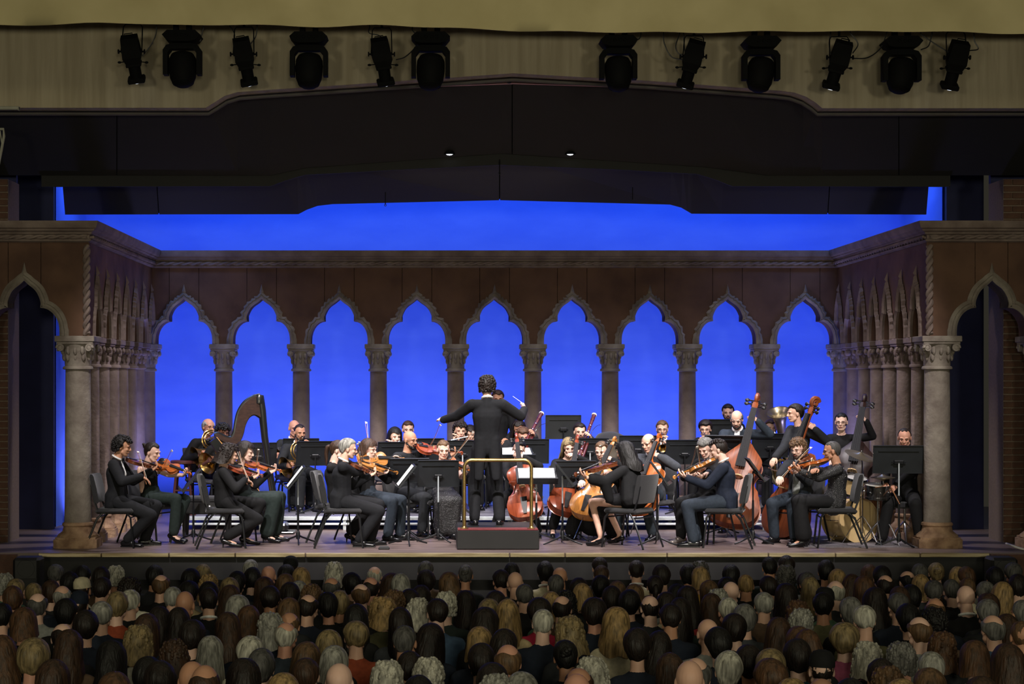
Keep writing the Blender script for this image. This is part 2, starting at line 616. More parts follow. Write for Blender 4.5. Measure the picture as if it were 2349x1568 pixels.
# cornice running round all five wall faces, with a cable moulding below it
h2 = TH / 2
path = [(-9.0, YF - .15), (-XS + h2, YF - .15), (-XS + h2, YB - h2), (XS - h2, YB - h2), (XS - h2, YF - .15), (9.0, YF - .15)]
prof = [(-.30, ZW), (0, ZW), (.02, ZW), (.05, ZW + .015), (.05, ZW + .03), (.03, ZW + .045), (.03, ZW + .085), (.06, ZW + .10), (.06, ZW + .115),
        (.10, ZW + .135), (.10, ZW + .15), (.13, ZW + .165), (.15, ZW + .23), (.15, ZT), (-.30, ZT)]
tr = struct('trim_1', MB().sweep(path, prof), 'stone_red', angle=25)
tr['label'] = 'carved stone cornice running round the courtyard walls'
for a, b in zip(path, path[1:]):
    a, b = np.array(a), np.array(b); L = np.linalg.norm(b - a); d = (b - a) / L; r = np.array([d[1], -d[0]])
    V = MB()
    for ph in (0, pi):
        pts = []
        for t in np.linspace(0, 1, int(L * 26)):
            q = a + d * L * t + r * (.055 + .014 * cos(t * L * 24 + ph))
            pts.append((q[0], q[1], ZW + .062 + .014 * sin(t * L * 24 + ph)))
        V.tube(pts, 0.017, 5)
    obj('cable_moulding', V, 'stone_red', tr)

# ---- columns -------------------------------------------------------------------
def spiral(r, n=22, turns=1.6, th=0.02, seg=5):
    pts = [((r - th) * (1 - 0.8 * t) * cos(t * turns * 2 * pi), 0, (r - th) * (1 - 0.8 * t) * sin(t * turns * 2 * pi)) for t in np.linspace(0, 1, n)]
    return MB().tube(pts, np.linspace(th, th * .55, n), seg, side=(0, 1, 0))

def column_proto(kind):
    """kind: back, side, corner"""
    rs = {'back': 0.128, 'side': 0.126, 'corner': 0.155}[kind]
    cw = {'back': 0.39, 'side': 0.36, 'corner': 0.47}[kind]
    zc0 = {'back': 2.13, 'side': 2.16, 'corner': 2.13}[kind]      # bottom of capital
    st = 'stone_red' if kind == 'side' else 'stone'
    root = thing('stone_column', '', 'column')
    prof = [(rs * 1.04, 0.27), (rs * 1.02, 0.5), (rs, 1.0), (rs * .985, 1.6), (rs * .95, zc0)]
    obj('shaft', MB().lathe(prof, 24), 'stone_red' if kind != 'corner' else 'stone', root)
    cp = obj('capital', MB().lathe([(rs * .95, zc0), (rs * 1.0, zc0 + .03), (rs * 1.02, zc0 + .1), (rs * 1.12, zc0 + .2), (cw * .47, zc0 + .31)], 24), st, root)
    obj('astragal', MB().lathe([(rs * .9, zc0 - .02), (rs * 1.14, zc0 - .012), (rs * 1.16, zc0 + .004), (rs * 1.1, zc0 + .022), (rs * .9, zc0 + .028)], 24), st, cp)
    ab = MB().rbox((0, 0, ZS - .037), (cw, cw, .07), .008).rbox((0, 0, ZS - .085), (cw * .93, cw * .93, .03), .008)
    obj('abacus', ab, st, cp)
    me = None
    for k in range(4):
        R = Rz(k * pi / 2)
        for sg in (-1, 1):
            V = spiral(0.052 * cw / .39, th=.016)
            vv = np.array(V.v) * (sg, 1, 1) + (sg * cw * .36, -cw * .44, ZS - .145)
            V.v = [tuple(p) for p in vv @ R.T]
            V.ell((R @ np.array([sg * cw * .36, -cw * .41, ZS - .145])), (.035, .035, .04), seg=8, rings=5)
            obj('volute', V, st, cp)
        lf = MB()
        for u in (-.07, 0, .07):
            lf.ell(R @ np.array([u * cw / .39, -cw * .365 + abs(u) * .1, ZS - .17]), np.array((.026, .026, .06)), seg=6, rings=5)
            lf.ell(R @ np.array([u * 1.1 * cw / .39, -cw * .315, ZS - .25]), np.array((.024, .022, .05)), seg=6, rings=5)
        obj('leaf_carving', lf, st, cp)
    bw = rs * 3.3
    bm = MB().lathe([(rs * 1.02, .30), (rs * 1.18, .285), (rs * 1.2, .262), (rs * 1.1, .245), (rs * 1.18, .19), (rs * 1.55, .145), (rs * 1.6, .12), (rs * 1.5, .10)], 24)
    bs = obj('base', bm, 'stone_base', root)
    rr = random.Random(len(kind))
    pl = []
    for k in range(16):
        a = 2 * pi * (k + .5) / 16
        q = max(abs(cos(a)), abs(sin(a)))
        r_ = bw * .5 / max(q, .82) * rr.uniform(.97, 1.03)
        pl.append((r_ * cos(a), r_ * sin(a)))
    V = MB().prism(pl, 0, .10)
    V.prism([(x * .93, y * .93) for x, y in pl], .10, .125)
    obj('plinth', V, 'stone_base', bs)
    return root

ORD = ['first', 'second', 'third', 'fourth', 'fifth', 'sixth', 'seventh', 'eighth', 'ninth', 'tenth', 'eleventh', 'twelfth', 'thirteenth', 'fourteenth']
protos = {k: column_proto(k) for k in ('back', 'side', 'corner')}
used = set()
def place_column(kind, x, y, rz, label, group):
    p = protos[kind]
    if kind in used:
        p = copy_tree(p)
    used.add(kind)
    p.location = (x, y, 0); p.rotation_euler = (0, 0, rz)
    tag(p, label, 'column', group)
for i in range(10):
    place_column('back', (i - 4.5) * PB, YB, 0, 'grey brown stone column with scrolled capital, %s from the left in the back arcade' % ORD[i], 'back arcade columns')
for sx, sn in ((-1, 'left'), (1, 'right')):
    for i in range(1, 7):
        place_column('side', sx * XS, YF + i * PSD, 0, 'slim stone column of the %s side arcade, %s behind the corner column' % (sn, ORD[i - 1]), sn + ' side arcade columns')
    place_column('corner', sx * XS, YF, 0, 'thick pale stone corner column at the %s front of the stage' % sn, 'front portal columns')
    place_column('corner', sx * (XS + PF), YF, 0, 'pale stone portal column at the outer %s edge of the stage' % sn, 'front portal columns')

# ---- cyclorama -----------------------------------------------------------------
pts = [(-6.0, 24.2)] + [(-6.0 + 1.2 * (1 - cos(t)), 26.5 + 1.2 * sin(t)) for t in np.linspace(0, pi / 2, 9)]
pts = pts + [(-x, y) for x, y in reversed(pts)]
V, F = [], []
for x, y in pts:
    V += [(x, y, 0), (x, y, 6.4)]
for x, y in pts:
    q = np.array((x, y)) + N(np.array((x, y)) - (0, 24)) * 0.05
    V += [(q[0], q[1], 0), (q[0], q[1], 6.4)]
n = len(pts)
for i in range(n - 1):
    F += [(2 * i, 2 * i + 2, 2 * i + 3, 2 * i + 1), (2 * n + 2 * i + 2, 2 * n + 2 * i, 2 * n + 2 * i + 1, 2 * n + 2 * i + 3),
          (2 * i + 1, 2 * i + 3, 2 * n + 2 * i + 3, 2 * n + 2 * i + 1)]
cy = struct('backdrop', MB().add(V, F), 'cyc')
cy['label'] = 'plain cyclorama lit bright blue behind the arches'

# dark blue masking flats in the wings
for sx, sn in ((-1, 'left'), (1, 'right')):
    for k, (y, x0, x1) in enumerate(((22.65, 5.82, 6.6), (23.85, 5.40, 6.3))):
        xa, xb = (5.95 - (1 - k) * -0.0, 0) if False else (x0, x1)
        if k == 1: xa, xb = 5.955, 6.45
        else: xa, xb = 6.18 - 0.01, 6.9
        r_ = thing('masking_flat', 'dark navy masking flat in the %s wing, %s' % (sn, ('next to the brick pier', 'next to the blue backdrop')[k]), 'stage flat', (sx * xa, y, 0), 'masking flats')
        obj('canvas', MB().box((sx * (xb - xa) / 2, 0, 3.0), (xb - xa, .03, 6.0)), 'navy_flat', r_)
        obj('edge_batten', MB().box((sx * .02, .04, 3.0), (.04, .05, 6.0)), 'navy_flat', r_)

# brick piers with every brick
for sx, sn in ((-1, 'left'), (1, 'right')):
    core = struct('wall_pier_%s' % sn, MB().box((sx * 6.8, 22.2, 2.2), (1.40, .58, 4.5)), 'mortar')
    core['label'] = 'brown brick pier in the %s wing' % sn
    bme = mesh('brick', *(lambda q: (q.v, q.f))(MB().rbox((0, 0, 0), (.205, .03, .067), .004)), 'brick')
    bmh = mesh('brick', *(lambda q: (q.v, q.f))(MB().rbox((0, 0, 0), (.098, .03, .067), .004)), 'brick')
    for c in range(54):
        z = .04 + c * .0825
        xx = 6.103
        while xx < 6.75:
            half = (c % 2 == 1 and xx < 6.15)
            wd = .098 if half else .205
            o = bpy.data.objects.new('brick', bmh if half else bme)
            link(o, core)
            o.location = (sx * (xx + wd / 2), 21.905 + RND.uniform(-.003, .003), z)
            xx += wd + .01

# ---- proscenium head: concrete, cloth valance, canopies -------------------------
prof = [(-900, 247), (472, 247), (490, 236), (515, 220), (545, 211), (600, 207), (800, 194), (1178, 168), (1500, 186), (1790, 208), (1822, 212), (1850, 222),
        (1872, 236), (1886, 248), (3300, 248)]
lo = [P(x, y, 20.4) for x, y in prof]
poly = [(p[0], p[2]) for p in lo] + [(lo[-1][0], 7.2), (lo[0][0], 7.2)]
Mx = np.array([[1, 0, 0, 0], [0, 0, 1, 20.4], [0, 1, 0, 0], [0, 0, 0, 1.0]])
wc = struct('wall_proscenium', MB().prism(poly, 0, 0.25, Mx), 'concrete', angle=25)
wc['label'] = 'board marked concrete wall above the stage with a low arched lower edge'
# rounded dark lip along its lower edge
mb = MB().tube([p + (0, .26, -.03) for p in lo], 0.022, 6)
obj('lip', mb, 'canopy_edge', wc)

# valance cloth with soft folds
nx, nz = 150, 9
V, F = [], []
edge = catmull([(-900, 70), (-500, 64), (-100, 58), (60, 59), (150, 60), (250, 54), (420, 57), (600, 61), (760, 62), (880, 60), (1000, 66), (1200, 74), (1400, 76), (1560, 74), (1760, 77),
                (1900, 73), (2100, 76), (2349, 79), (2700, 74), (3200, 70)], 8)
XV = np.linspace(edge[0][0], edge[-1][0], nx)
YV = np.interp(XV, edge[:, 0], edge[:, 1])
for layer in (0, 1):
    for i in range(nx):
        for j in range(nz):
            t = j / (nz - 1)
            p = P(XV[i], YV[i], 19.3)
            p[2] += t * 1.0
            fold = .05 * sin(i * .31 + 1.7 * sin(i * .13) + t * 2.2) * (1 - .55 * t) + .035 * sin(i * .77 + t * 5) * (1 - t) + .03 * sin(i * .17 - t * 6)
            p[1] += fold - .05 * (1 - t) ** 3 + layer * .012
            V.append(p)
for i in range(nx - 1):
    for j in range(nz - 1):
        a = i * nz + j; b = a + nz; o2 = nx * nz
        F.append((a, b, b + 1, a + 1)); F.append((o2 + b, o2 + a, o2 + a + 1, o2 + b + 1))
    a = i * nz; F.append((a + nz, a, a + nx * nz, a + nz + nx * nz))
vl = thing('valance', 'pale yellow cloth valance hanging across the top above the lights', 'valance', (0, 19.3, 5.7))
obj('cloth', MB().add(np.array(V) - (0, 19.3, 5.7), F), 'valance', vl, angle=80)
obj('hanging_pipe', MB().tube([(-9, .1, 1.0), (9, .1, 1.0)], .03, 8), 'black_metal', vl)

def canopy(name, label, top, bot, Dt, Db, seams):
    """black sloping panels: top and bottom outlines in pixels at their distances"""
    r = thing(name, label, 'canopy', P(1150, 300, Db))
    org = np.array(r.location)
    top, bot = np.array(top, float), np.array(bot, float)
    for a, b in zip(seams, seams[1:]):
        xs_ = sorted(set([a, b] + [x for x in list(top[:, 0]) + list(bot[:, 0]) if a < x < b]))
        V, F = [], []
        for k, x in enumerate(xs_):
            g = 1.2 if k == 0 else (-1.2 if k == len(xs_) - 1 else 0)
            xt = x + g
            pt = P(xt, np.interp(x, top[:, 0], top[:, 1]), Dt)
            pb = P(1150 + (xt - 1150) * SC[name], np.interp(x, bot[:, 0], bot[:, 1]), Db)
            V += [pt - org, pb - org, pb - org + (0, .04, .03), pt - org + (0, .04, .03)]
        m = len(xs_)
        for k in range(m - 1):
            q = 4 * k
            for j in range(4):
                l = (j + 1) % 4
                F.append((q + j, q + l, q + 4 + l, q + 4 + j))
        F += [(3, 2, 1, 0), tuple(4 * (m - 1) + j for j in range(4))]
        obj('panel', MB().add(V, F), 'black_canopy', r, flat=True)
        if b != seams[-1]:
            q0 = P(b, np.interp(b, top[:, 0], top[:, 1]), Dt) - org; q1 = P(1150 + (b - 1150) * SC[name], np.interp(b, bot[:, 0], bot[:, 1]), Db) - org
            obj('joint_batten', MB().tube([q0 + (0, .06, .05), q1 + (0, .06, .05)], .04, 4), 'black_paint', r)
    for hx in (-3.0, 3.0):
        qz = np.array((hx, (Dt + Db) / 2 - org[1], 0.25)) 
        obj('suspension_rod', MB().tube([(hx - org[0], (Dt + Db) / 2 - org[1], .12), (hx - org[0], (Dt + Db) / 2 - org[1], 6.85 - org[2])], .012, 6), 'black_metal', r)
    return r
SC = {'stage_canopy': 0.992, 'front_canopy': 1.0}
bot1 = [(-700, 402), (620, 402), (700, 385), (1150, 352), (1620, 383), (1760, 402), (3000, 402)]
top1 = [(-700, 248), (472, 248), (545, 212), (800, 196), (1178, 178), (1500, 188), (1822, 213), (1886, 248), (3000, 248)]
canopy('front_canopy', 'wide black canopy of sloping panels just behind the concrete wall', [(x, y - 30) for x, y in top1], bot1, 20.75, 22.0, [-700, 268, 1175, 2062, 3000])
bot2 = [(146, 492), (681, 491), (700, 481), (725, 472), (760, 468), (1148, 459), (1540, 469), (1566, 476), (1590, 490), (2128, 492)]
top2 = [(146, 396), (640, 396), (720, 384), (1148, 352), (1580, 384), (1660, 396), (2128, 396)]
canopy('stage_canopy', 'narrower black canopy hanging lowest in front of the blue backdrop', top2, bot2, 22.9, 23.7, [140, 358, 1146, 1905, 2134])
prb = [(95, 428), (620, 427), (655, 414), (700, 401), (900, 390), (1148, 378), (1400, 388), (1600, 399), (1645, 413), (1680, 427), (2180, 428)]
lo = [P(x, y, 22.05) for x, y in prb]
org = P(1140, 400, 22.05)
poly = [(p[0] - org[0], p[2] - org[2]) for p in lo] + [(lo[-1][0] - org[0], 5.3 - org[2]), (lo[0][0] - org[0], 5.3 - org[2])]
bd = thing('border_strip', 'long black border between the two canopies with an arched lower edge', 'border', org)
Mx = np.array([[1, 0, 0, 0], [0, 0, 1, 0], [0, 1, 0, 0], [0, 0, 0, 1.0]])
obj('cloth', MB().prism(poly, 0, 0.04, Mx), 'black_canopy', bd, angle=25)
# roof slab over the stage so that the grid is closed above
mb = MB().box((0, 24.0, 6.9), (20, 7.4, .15))
ce = struct('ceiling', mb, 'black_canopy')
ce['label'] = 'black roof over the stage'
# ================================================================ instruments and furniture
mat('chair_black', (25, 25, 28), 0.85, scale=60, var=0.2, bump=0.15, bscale=150, sheen=0.2)
mat('varnish_bass', (146, 76, 38), 0.42, scale=5, rgb2=(108, 52, 27), stretch=(1, 12, 1))
mat('varnish_bass_dark', (48, 28, 24), 0.42, scale=5, rgb2=(30, 19, 18), stretch=(1, 12, 1))
mat('varnish_orange', (186, 104, 46), 0.28, scale=5, rgb2=(150, 74, 30), stretch=(1, 12, 1), coat=0.4)
mat('varnish_amber', (190, 128, 62), 0.3, scale=5, rgb2=(156, 98, 42), stretch=(1, 12, 1), coat=0.4)
mat('varnish_brown', (116, 62, 34), 0.28, scale=5, rgb2=(84, 42, 24), stretch=(1, 12, 1), coat=0.4)
mat('varnish_red', (158, 76, 44), 0.28, scale=5, rgb2=(124, 52, 30), stretch=(1, 12, 1), coat=0.5)
mat('varnish_dark', (58, 34, 28), 0.25, scale=5, rgb2=(36, 22, 20), stretch=(1, 12, 1), coat=0.4)
mat('ebony', (24, 22, 23), 0.35, scale=20)
mat('ebony_sheen', (22, 22, 25), 0.6, scale=20, spec=0.2)
mat('string_steel', (110, 110, 110), 0.45, 0.6, scale=20)
mat('bridge_maple', (212, 178, 128), 0.5, scale=20)
mat('bow_wood', (150, 104, 72), 0.35, scale=20)
mat('bow_hair', (222, 212, 192), 0.6, scale=40)
mat('gold_brass', (196, 158, 92), 0.24, 0.95, scale=8)
mat('silver', (200, 200, 202), 0.2, 0.95, scale=8)
mat('bassoon_red', (92, 34, 28), 0.3, scale=12, rgb2=(66, 22, 20), coat=0.4)
mat('ivory', (236, 232, 222), 0.4, scale=20)
mat('drum_cream', (224, 196, 146), 0.3, scale=3, rgb2=(206, 174, 122), coat=0.4)
mat('drum_tan', (150, 96, 56), 0.35, scale=4, rgb2=(120, 72, 40), stretch=(1, 1, 8), coat=0.3)
mat('drum_skin', (214, 210, 200), 0.6, scale=6)
mat('cymbal', (176, 164, 140), 0.32, 0.9, scale=5)
mat('harp_black', (26, 27, 28), 0.3, scale=10, coat=0.4)
mat('harp_wood', (64, 44, 37), 0.4, scale=6, rgb2=(46, 31, 27), stretch=(3, 3, 8))
mat('soundboard', (222, 168, 104), 0.45, scale=6, rgb2=(196, 138, 78), stretch=(2, 2, 14))
mat('stool_red', (88, 44, 40), 0.5, scale=6, rgb2=(68, 34, 32))
mat('cone_black', (36, 40, 42), 0.5, scale=10)
mat('clip_green', (96, 178, 140), 0.5, scale=10)

# ---- chair ----------------------------------------------------------------------
def chair_proto():
    r = thing('orchestra_chair', '', 'chair')
    obj('seat', MB().rbox((0, 0, .435), (.45, .44, .065), .024), 'chair_black', r)
    b = MB()
    V, F = [], []
    n = 9
    for i in range(n):
        y = -.205 + .41 * i / (n - 1)
        c = .035 * (1 - (2 * i / (n - 1) - 1) ** 2)
        for z, dx, t in ((.53, 0, .018), (.56, -.004, .028), (.70, -.03, .030), (.84, -.06, .026), (.87, -.066, .016)):
            x = -.205 + dx - c
            V += [(x + t, y, z), (x - t, y, z)]
    for i in range(n - 1):
        for j in range(4):
            a = i * 10 + 2 * j; d = a + 10
            F += [(a, a + 2, d + 2, d), (a + 1, d + 1, d + 3, a + 3)]
        a = i * 10; d = a + 10
        F += [(a, d, d + 1, a + 1), (a + 8, a + 9, d + 9, d + 8)]
    F += [(0, 1, 3, 2), (2, 3, 5, 4), (4, 5, 7, 6), (6, 7, 9, 8)]
    e = (n - 1) * 10
    F += [(e + 0, e + 2, e + 3, e + 1), (e + 2, e + 4, e + 5, e + 3), (e + 4, e + 6, e + 7, e + 5), (e + 6, e + 8, e + 9, e + 7)]
    obj('backrest', b.add(V, F), 'chair_black', r, angle=60)
    for s in (-1, 1):
        obj('front_leg', MB().tube([(.16, s * .205, .41), (.20, s * .215, .36), (.235, s * .225, .02), (.24, s * .225, 0)], .0125, 6), 'black_metal', r)
        obj('rear_leg', MB().tube([(-.14, s * .205, .41), (-.20, s * .215, .34), (-.33, s * .225, .02), (-.335, s * .225, 0)], .0125, 6), 'black_metal', r)
        obj('back_post', MB().tube([(-.10, s * .2, .405), (-.19, s * .2, .44), (-.235, s * .195, .56), (-.27, s * .19, .74)], .012, 6), 'black_metal', r)
    for x in (-.2, .2):
        obj('stretcher', MB().tube([(x, -.21, .36), (x, .21, .36)], .009, 6), 'black_metal', r)
    return r
CH0 = chair_proto(); CHUSED = []
def place_chair(x, y, z, yaw, label):
    c = CH0 if not CHUSED else copy_tree(CH0)
    CHUSED.append(c)
    c.location = (x, y, z); c.rotation_euler = (0, 0, yaw)
    return tag(c, label, 'chair', 'orchestra chairs')

# ---- music stand -----------------------------------------------------------------
ST = {}
def stand_meshes():
    ST['leg'] = mesh('leg', *(lambda q: (q.v, q.f))(MB().tube([(0.01, 0, .10), (.06, 0, .075), (.20, 0, .025), (.27, 0, .008)], [.012, .011, .010, .009], 6)), 'black_metal')
    ST['hub'] = mesh('hub', *(lambda q: (q.v, q.f))(MB().lathe([(.012, .05), (.024, .06), (.026, .12), (.018, .15), (.013, .16)], 10)), 'black_metal')
    d = MB().box((0, 0, 0), (.006, .50, .335))
    for z in (-.1675, .1675):
        d.box((-.008, 0, z), (.02, .50, .006))
    for y in (-.25, .25):
        d.box((-.008, y, 0), (.02, .006, .335))
    ST['desk'] = mesh('desk', d.v, d.f, 'stand_black')
    ST['lip'] = mesh('lip', *(lambda q: (q.v, q.f))(MB().box((.032, 0, -.168), (.065, .50, .005)).box((.064, 0, -.16), (.004, .50, .02))), 'stand_black')
    ST['rib'] = mesh('stiffener', *(lambda q: (q.v, q.f))(MB().box((-.012, 0, .105), (.014, .40, .012))), 'stand_black')
    ST['bracket'] = mesh('bracket', *(lambda q: (q.v, q.f))(MB().rbox((-.025, 0, -.03), (.04, .10, .05), .008).tube([(-.03, -.07, -.03), (-.03, .07, -.03)], .008, 6)), 'black_metal')
    ST['sheet'] = mesh('page', *(lambda q: (q.v, q.f))(MB().add([(0, y, z) if abs(y) > .01 else (-.006 + .012 * (y == 0), y, z) for y in (-.225, -.1, 0, .1, .225) for z in (-.15, .15)],
                      [(2 * i, 2 * i + 2, 2 * i + 3, 2 * i + 1) for i in range(4)])), 'paper')
stand_meshes()
STANDS = []
def place_stand(px, py, D, fz, yaw, tilt, label, sheet=None, wide=1.0):
    """desk centre at pixel (px, py); yaw: where the player sits; fz: floor height"""
    c = P(px, py, D)
    yr = radians(yaw)
    fwd = np.array([sin(yr), -cos(yr), 0])
    R = np.stack([fwd, np.array([cos(yr), sin(yr), 0]), (0, 0, 1)], 1)
    top = c - fwd * .03 - np.array((0, 0, .03))
    r = thing('music_stand', label, 'music stand', (top[0], top[1], fz), 'music stands')
    r.rotation_euler = (0, 0, atan2(fwd[1], fwd[0]))
    h = top[2] - fz
    for k in range(3):
        o = obj('leg', ST['leg'], None, r); o.rotation_euler = (0, 0, pi / 2 + k * 2 * pi / 3)
    obj('hub', ST['hub'], None, r)
    hl = min(.62, h * .6)
    obj('lower_tube', MB().tube([(0, 0, .08), (0, 0, hl)], .0135, 8), 'black_metal', r)
    obj('upper_tube', MB().tube([(0, 0, hl - .02), (0, 0, h)], .009, 8), 'alu' if len(STANDS) % 3 == 1 else 'black_metal', r)
    d = obj('desk', ST['desk'], None, r)
    d.scale = (1, wide, 1); d.location = (.03, 0, h + .03); d.rotation_euler = (0, -radians(tilt), 0)
    for k in ('lip', 'rib', 'bracket'):
        obj({'rib': 'stiffener'}.get(k, k), ST[k], None, d)
    STANDS.append(r)
    if sheet:
        sh = thing('sheet_music', sheet, 'sheet music', M=np.array(Matrix.Translation(c) @ Matrix.Rotation(atan2(fwd[1], fwd[0]), 4, 'Z') @ Matrix.Rotation(-radians(tilt), 4, 'Y') @ Matrix.Translation((.012, 0, .0))))
        tag(sh, group='sheet music')
        obj('page', ST['sheet'], None, sh)
    return r

# ---- violin family -----------------------------------------------------------------
OUT = [(0, 0), (.004, .08), (.03, .17), (.1, .25), (.2, .288), (.3, .28), (.38, .252), (.425, .242), (.45, .205), (.52, .158), (.58, .155), (.65, .18), (.685, .212),
       (.715, .208), (.77, .23), (.85, .235), (.92, .205), (.97, .14), (.995, .06), (1, .03)]
OUTB = [(0, 0), (.004, .08), (.03, .18), (.1, .265), (.2, .30), (.3, .288), (.38, .255), (.43, .238), (.46, .21), (.53, .17), (.59, .165), (.65, .185), (.68, .205),
        (.72, .212), (.77, .218), (.82, .20), (.88, .15), (.94, .095), (.985, .06), (1, .03)]
FIDDLES = {}
def fiddle_proto(name, bl, rib, varnish, bass=False):
    """x along the instrument from tail to scroll, z out of the top plate"""
    key = (name, varnish)
    if key in FIDDLES:
        return FIDDLES[key]
    o2 = catmull(OUTB if bass else OUT, 2) * bl
    loop = np.vstack([o2, (o2 * (1, -1))[::-1][1:-1]])
    n = len(loop)
    def ring(fy, fx, z):
        cx = .5 * bl
        return [((x - cx) * fx + cx, y * fy, z) for x, y in loop]
    ar = rib * .28
    V, F = [], []
    rs = [ring(.5, .82, -rib / 2 - ar), ring(.85, .96, -rib / 2 - ar * .45), ring(1.02, 1.01, -rib / 2), ring(.97, .99, -rib / 2 + .004), ring(.97, .99, rib / 2 - .004), ring(1.02, 1.01, rib / 2)]
    for q in rs: V += q
    for i in range(len(rs) - 1):
        for k in range(n):
            l = (k + 1) % n
            F.append((i * n + l, i * n + k, (i + 1) * n + k, (i + 1) * n + l))
    F.append(tuple(range(n)))
    P_ = {}
    P_['body'] = (V, F, varnish)
    V, F = [], []
    rs = [ring(1.02, 1.01, rib / 2 - .002), ring(1.02, 1.01, rib / 2 + .003), ring(.85, .96, rib / 2 + ar * .45), ring(.5, .82, rib / 2 + ar)]
    for q in rs: V += q
    for i in range(len(rs) - 1):
        for k in range(n):
            l = (k + 1) % n
            F.append((i * n + l, i * n + k, (i + 1) * n + k, (i + 1) * n + l))
    F.append(tuple(reversed(range(3 * n, 4 * n))))
    P_['top_plate'] = (V, F, varnish)
    s = bl / .355
    zt = rib / 2 + ar
    nz = zt + .006 * s
    m_ = MB().tube([(bl * .97, 0, rib * .3), (bl * 1.0, 0, rib * .35), (bl * 1.08, 0, nz - .011 * s), (bl * 1.40, 0, nz - .014 * s)], [.017 * s, .015 * s, .011 * s, .010 * s], 8)
    P_['neck'] = (m_.v, m_.f, varnish)
    m_ = MB().add([(bl * .66, -.020 * s, nz + .016 * s), (bl * .66, .020 * s, nz + .016 * s), (bl * 1.42, .012 * s, nz), (bl * 1.42, -.012 * s, nz),
                   (bl * .66, -.018 * s, nz + .006 * s), (bl * .66, .018 * s, nz + .006 * s), (bl * 1.42, .011 * s, nz - .009 * s), (bl * 1.42, -.011 * s, nz - .009 * s)],
                  [(0, 1, 2, 3), (7, 6, 5, 4), (0, 4, 5, 1), (1, 5, 6, 2), (2, 6, 7, 3), (3, 7, 4, 0)])
    P_['fingerboard'] = (m_.v, m_.f, 'ebony_sheen')
    m_ = MB().tube([(bl * 1.40, 0, nz - .014 * s), (bl * 1.47, 0, nz - .018 * s), (bl * 1.55, 0, nz - .024 * s)], [.011 * s, .014 * s, .009 * s], 6)
    sp = [(bl * 1.555 + .022 * s * (1 - .75 * t) * cos(-1.2 + t * 9), 0, nz - .022 * s + .022 * s * (1 - .75 * t) * sin(-1.2 + t * 9)) for t in np.linspace(0, 1, 22)]
    m_.tube(sp, np.linspace(.010, .006, 22) * s, 6, side=(0, 1, 0))
    P_['scroll'] = (m_.v, m_.f, varnish)
    m_ = MB().add([(bl * .04, -.010 * s, zt + .006 * s), (bl * .04, .010 * s, zt + .006 * s), (bl * .34, .021 * s, zt + .014 * s), (bl * .34, -.021 * s, zt + .014 * s),
                   (bl * .04, -.009 * s, zt), (bl * .04, .009 * s, zt), (bl * .34, .019 * s, zt + .006 * s), (bl * .34, -.019 * s, zt + .006 * s)],
                  [(0, 1, 2, 3), (7, 6, 5, 4), (0, 4, 5, 1), (1, 5, 6, 2), (2, 6, 7, 3), (3, 7, 4, 0)])
    P_['tailpiece'] = (m_.v, m_.f, 'ebony')
    m_ = MB().prism([(-.021 * s, 0), (-.012 * s, .004 * s), (0, .008 * s), (.012 * s, .004 * s), (.021 * s, 0), (.016 * s, .026 * s), (0, .032 * s), (-.016 * s, .026 * s)], -.002 * s, .002 * s,
                    np.array([[0, 0, 1, bl * .545], [1, 0, 0, 0], [0, 1, 0, zt - .002 * s], [0, 0, 0, 1.0]]))
    P_['bridge'] = (m_.v, m_.f, 'bridge_maple')
    sm = MB()
    for k in range(4):
        y = (k - 1.5) * .008 * s
        sm.tube([(bl * .33, y, zt + .014 * s), (bl * .545, y * 1.2, zt + .031 * s), (bl * 1.42, y * .6, nz + .003 * s)], .0011, 4, cap=False)
    P_['strings'] = (sm.v, sm.f, 'string_steel')
    parts = dict(P_)
    extra = []
    for k in range(4):
        x = bl * (1.455 + .022 * k); sg = 1 if k % 2 else -1
        m_ = MB().tube([(x, -.018 * s * sg, nz - .016 * s), (x, .026 * s * sg, nz - .016 * s)], .0035 * s, 5).ell((x, .036 * s * sg, nz - .016 * s), (.009 * s, .011 * s, .004 * s), seg=6, rings=4)
        extra.append(('peg', m_, 'ebony'))
    for sg in (-1, 1):
        y = .13 * bl * sg
        zf = rib / 2 + ar * .62
        pts = [(bl * .44, y * 1.12, zf), (bl * .455, y * 1.2, zf), (bl * .47, y * 1.1, zf), (bl * .545, y * .98, zf + ar * .12), (bl * .62, y * .78, zf + ar * .15), (bl * .635, y * .66, zf + ar * .2), (bl * .65, y * .76, zf + ar * .15)]
        extra.append(('f_hole', MB().tube(catmull(pts, 3), .0028 * s, 5, flat=1.0), 'ebony'))
    if not bass and bl < .5:
        extra.append(('chin_rest', MB().ell((bl * .13, .16 * bl, zt + .004), (.045, .035, .008), seg=10, rings=6), 'ebony'))
    else:
        extra.append(('endpin', MB().tube([(0.01, 0, 0), (-(.33 if not bass else .16), 0, 0)], .006, 6), 'chrome'))
    out = {k: mesh(k, np.array(v), f, m, 35) for k, (v, f, m) in parts.items()}
    ex = [(k, mesh(k, q.v, q.f, m, 40)) for k, q, m in extra]
    FIDDLES[key] = (out, ex, bl * 1.62)
    return FIDDLES[key]

def far_end(A, px, py, L, sgn):
    """point on the ray through (px, py) at distance L from A; sgn -1: nearer the camera"""
    d0 = A[1]
    best = None
    for k in range(400):
        D = d0 + sgn * k * .003
        B = P(px, py, D)
        if np.linalg.norm(B - A) >= L:
            return B
        best = B
    return best

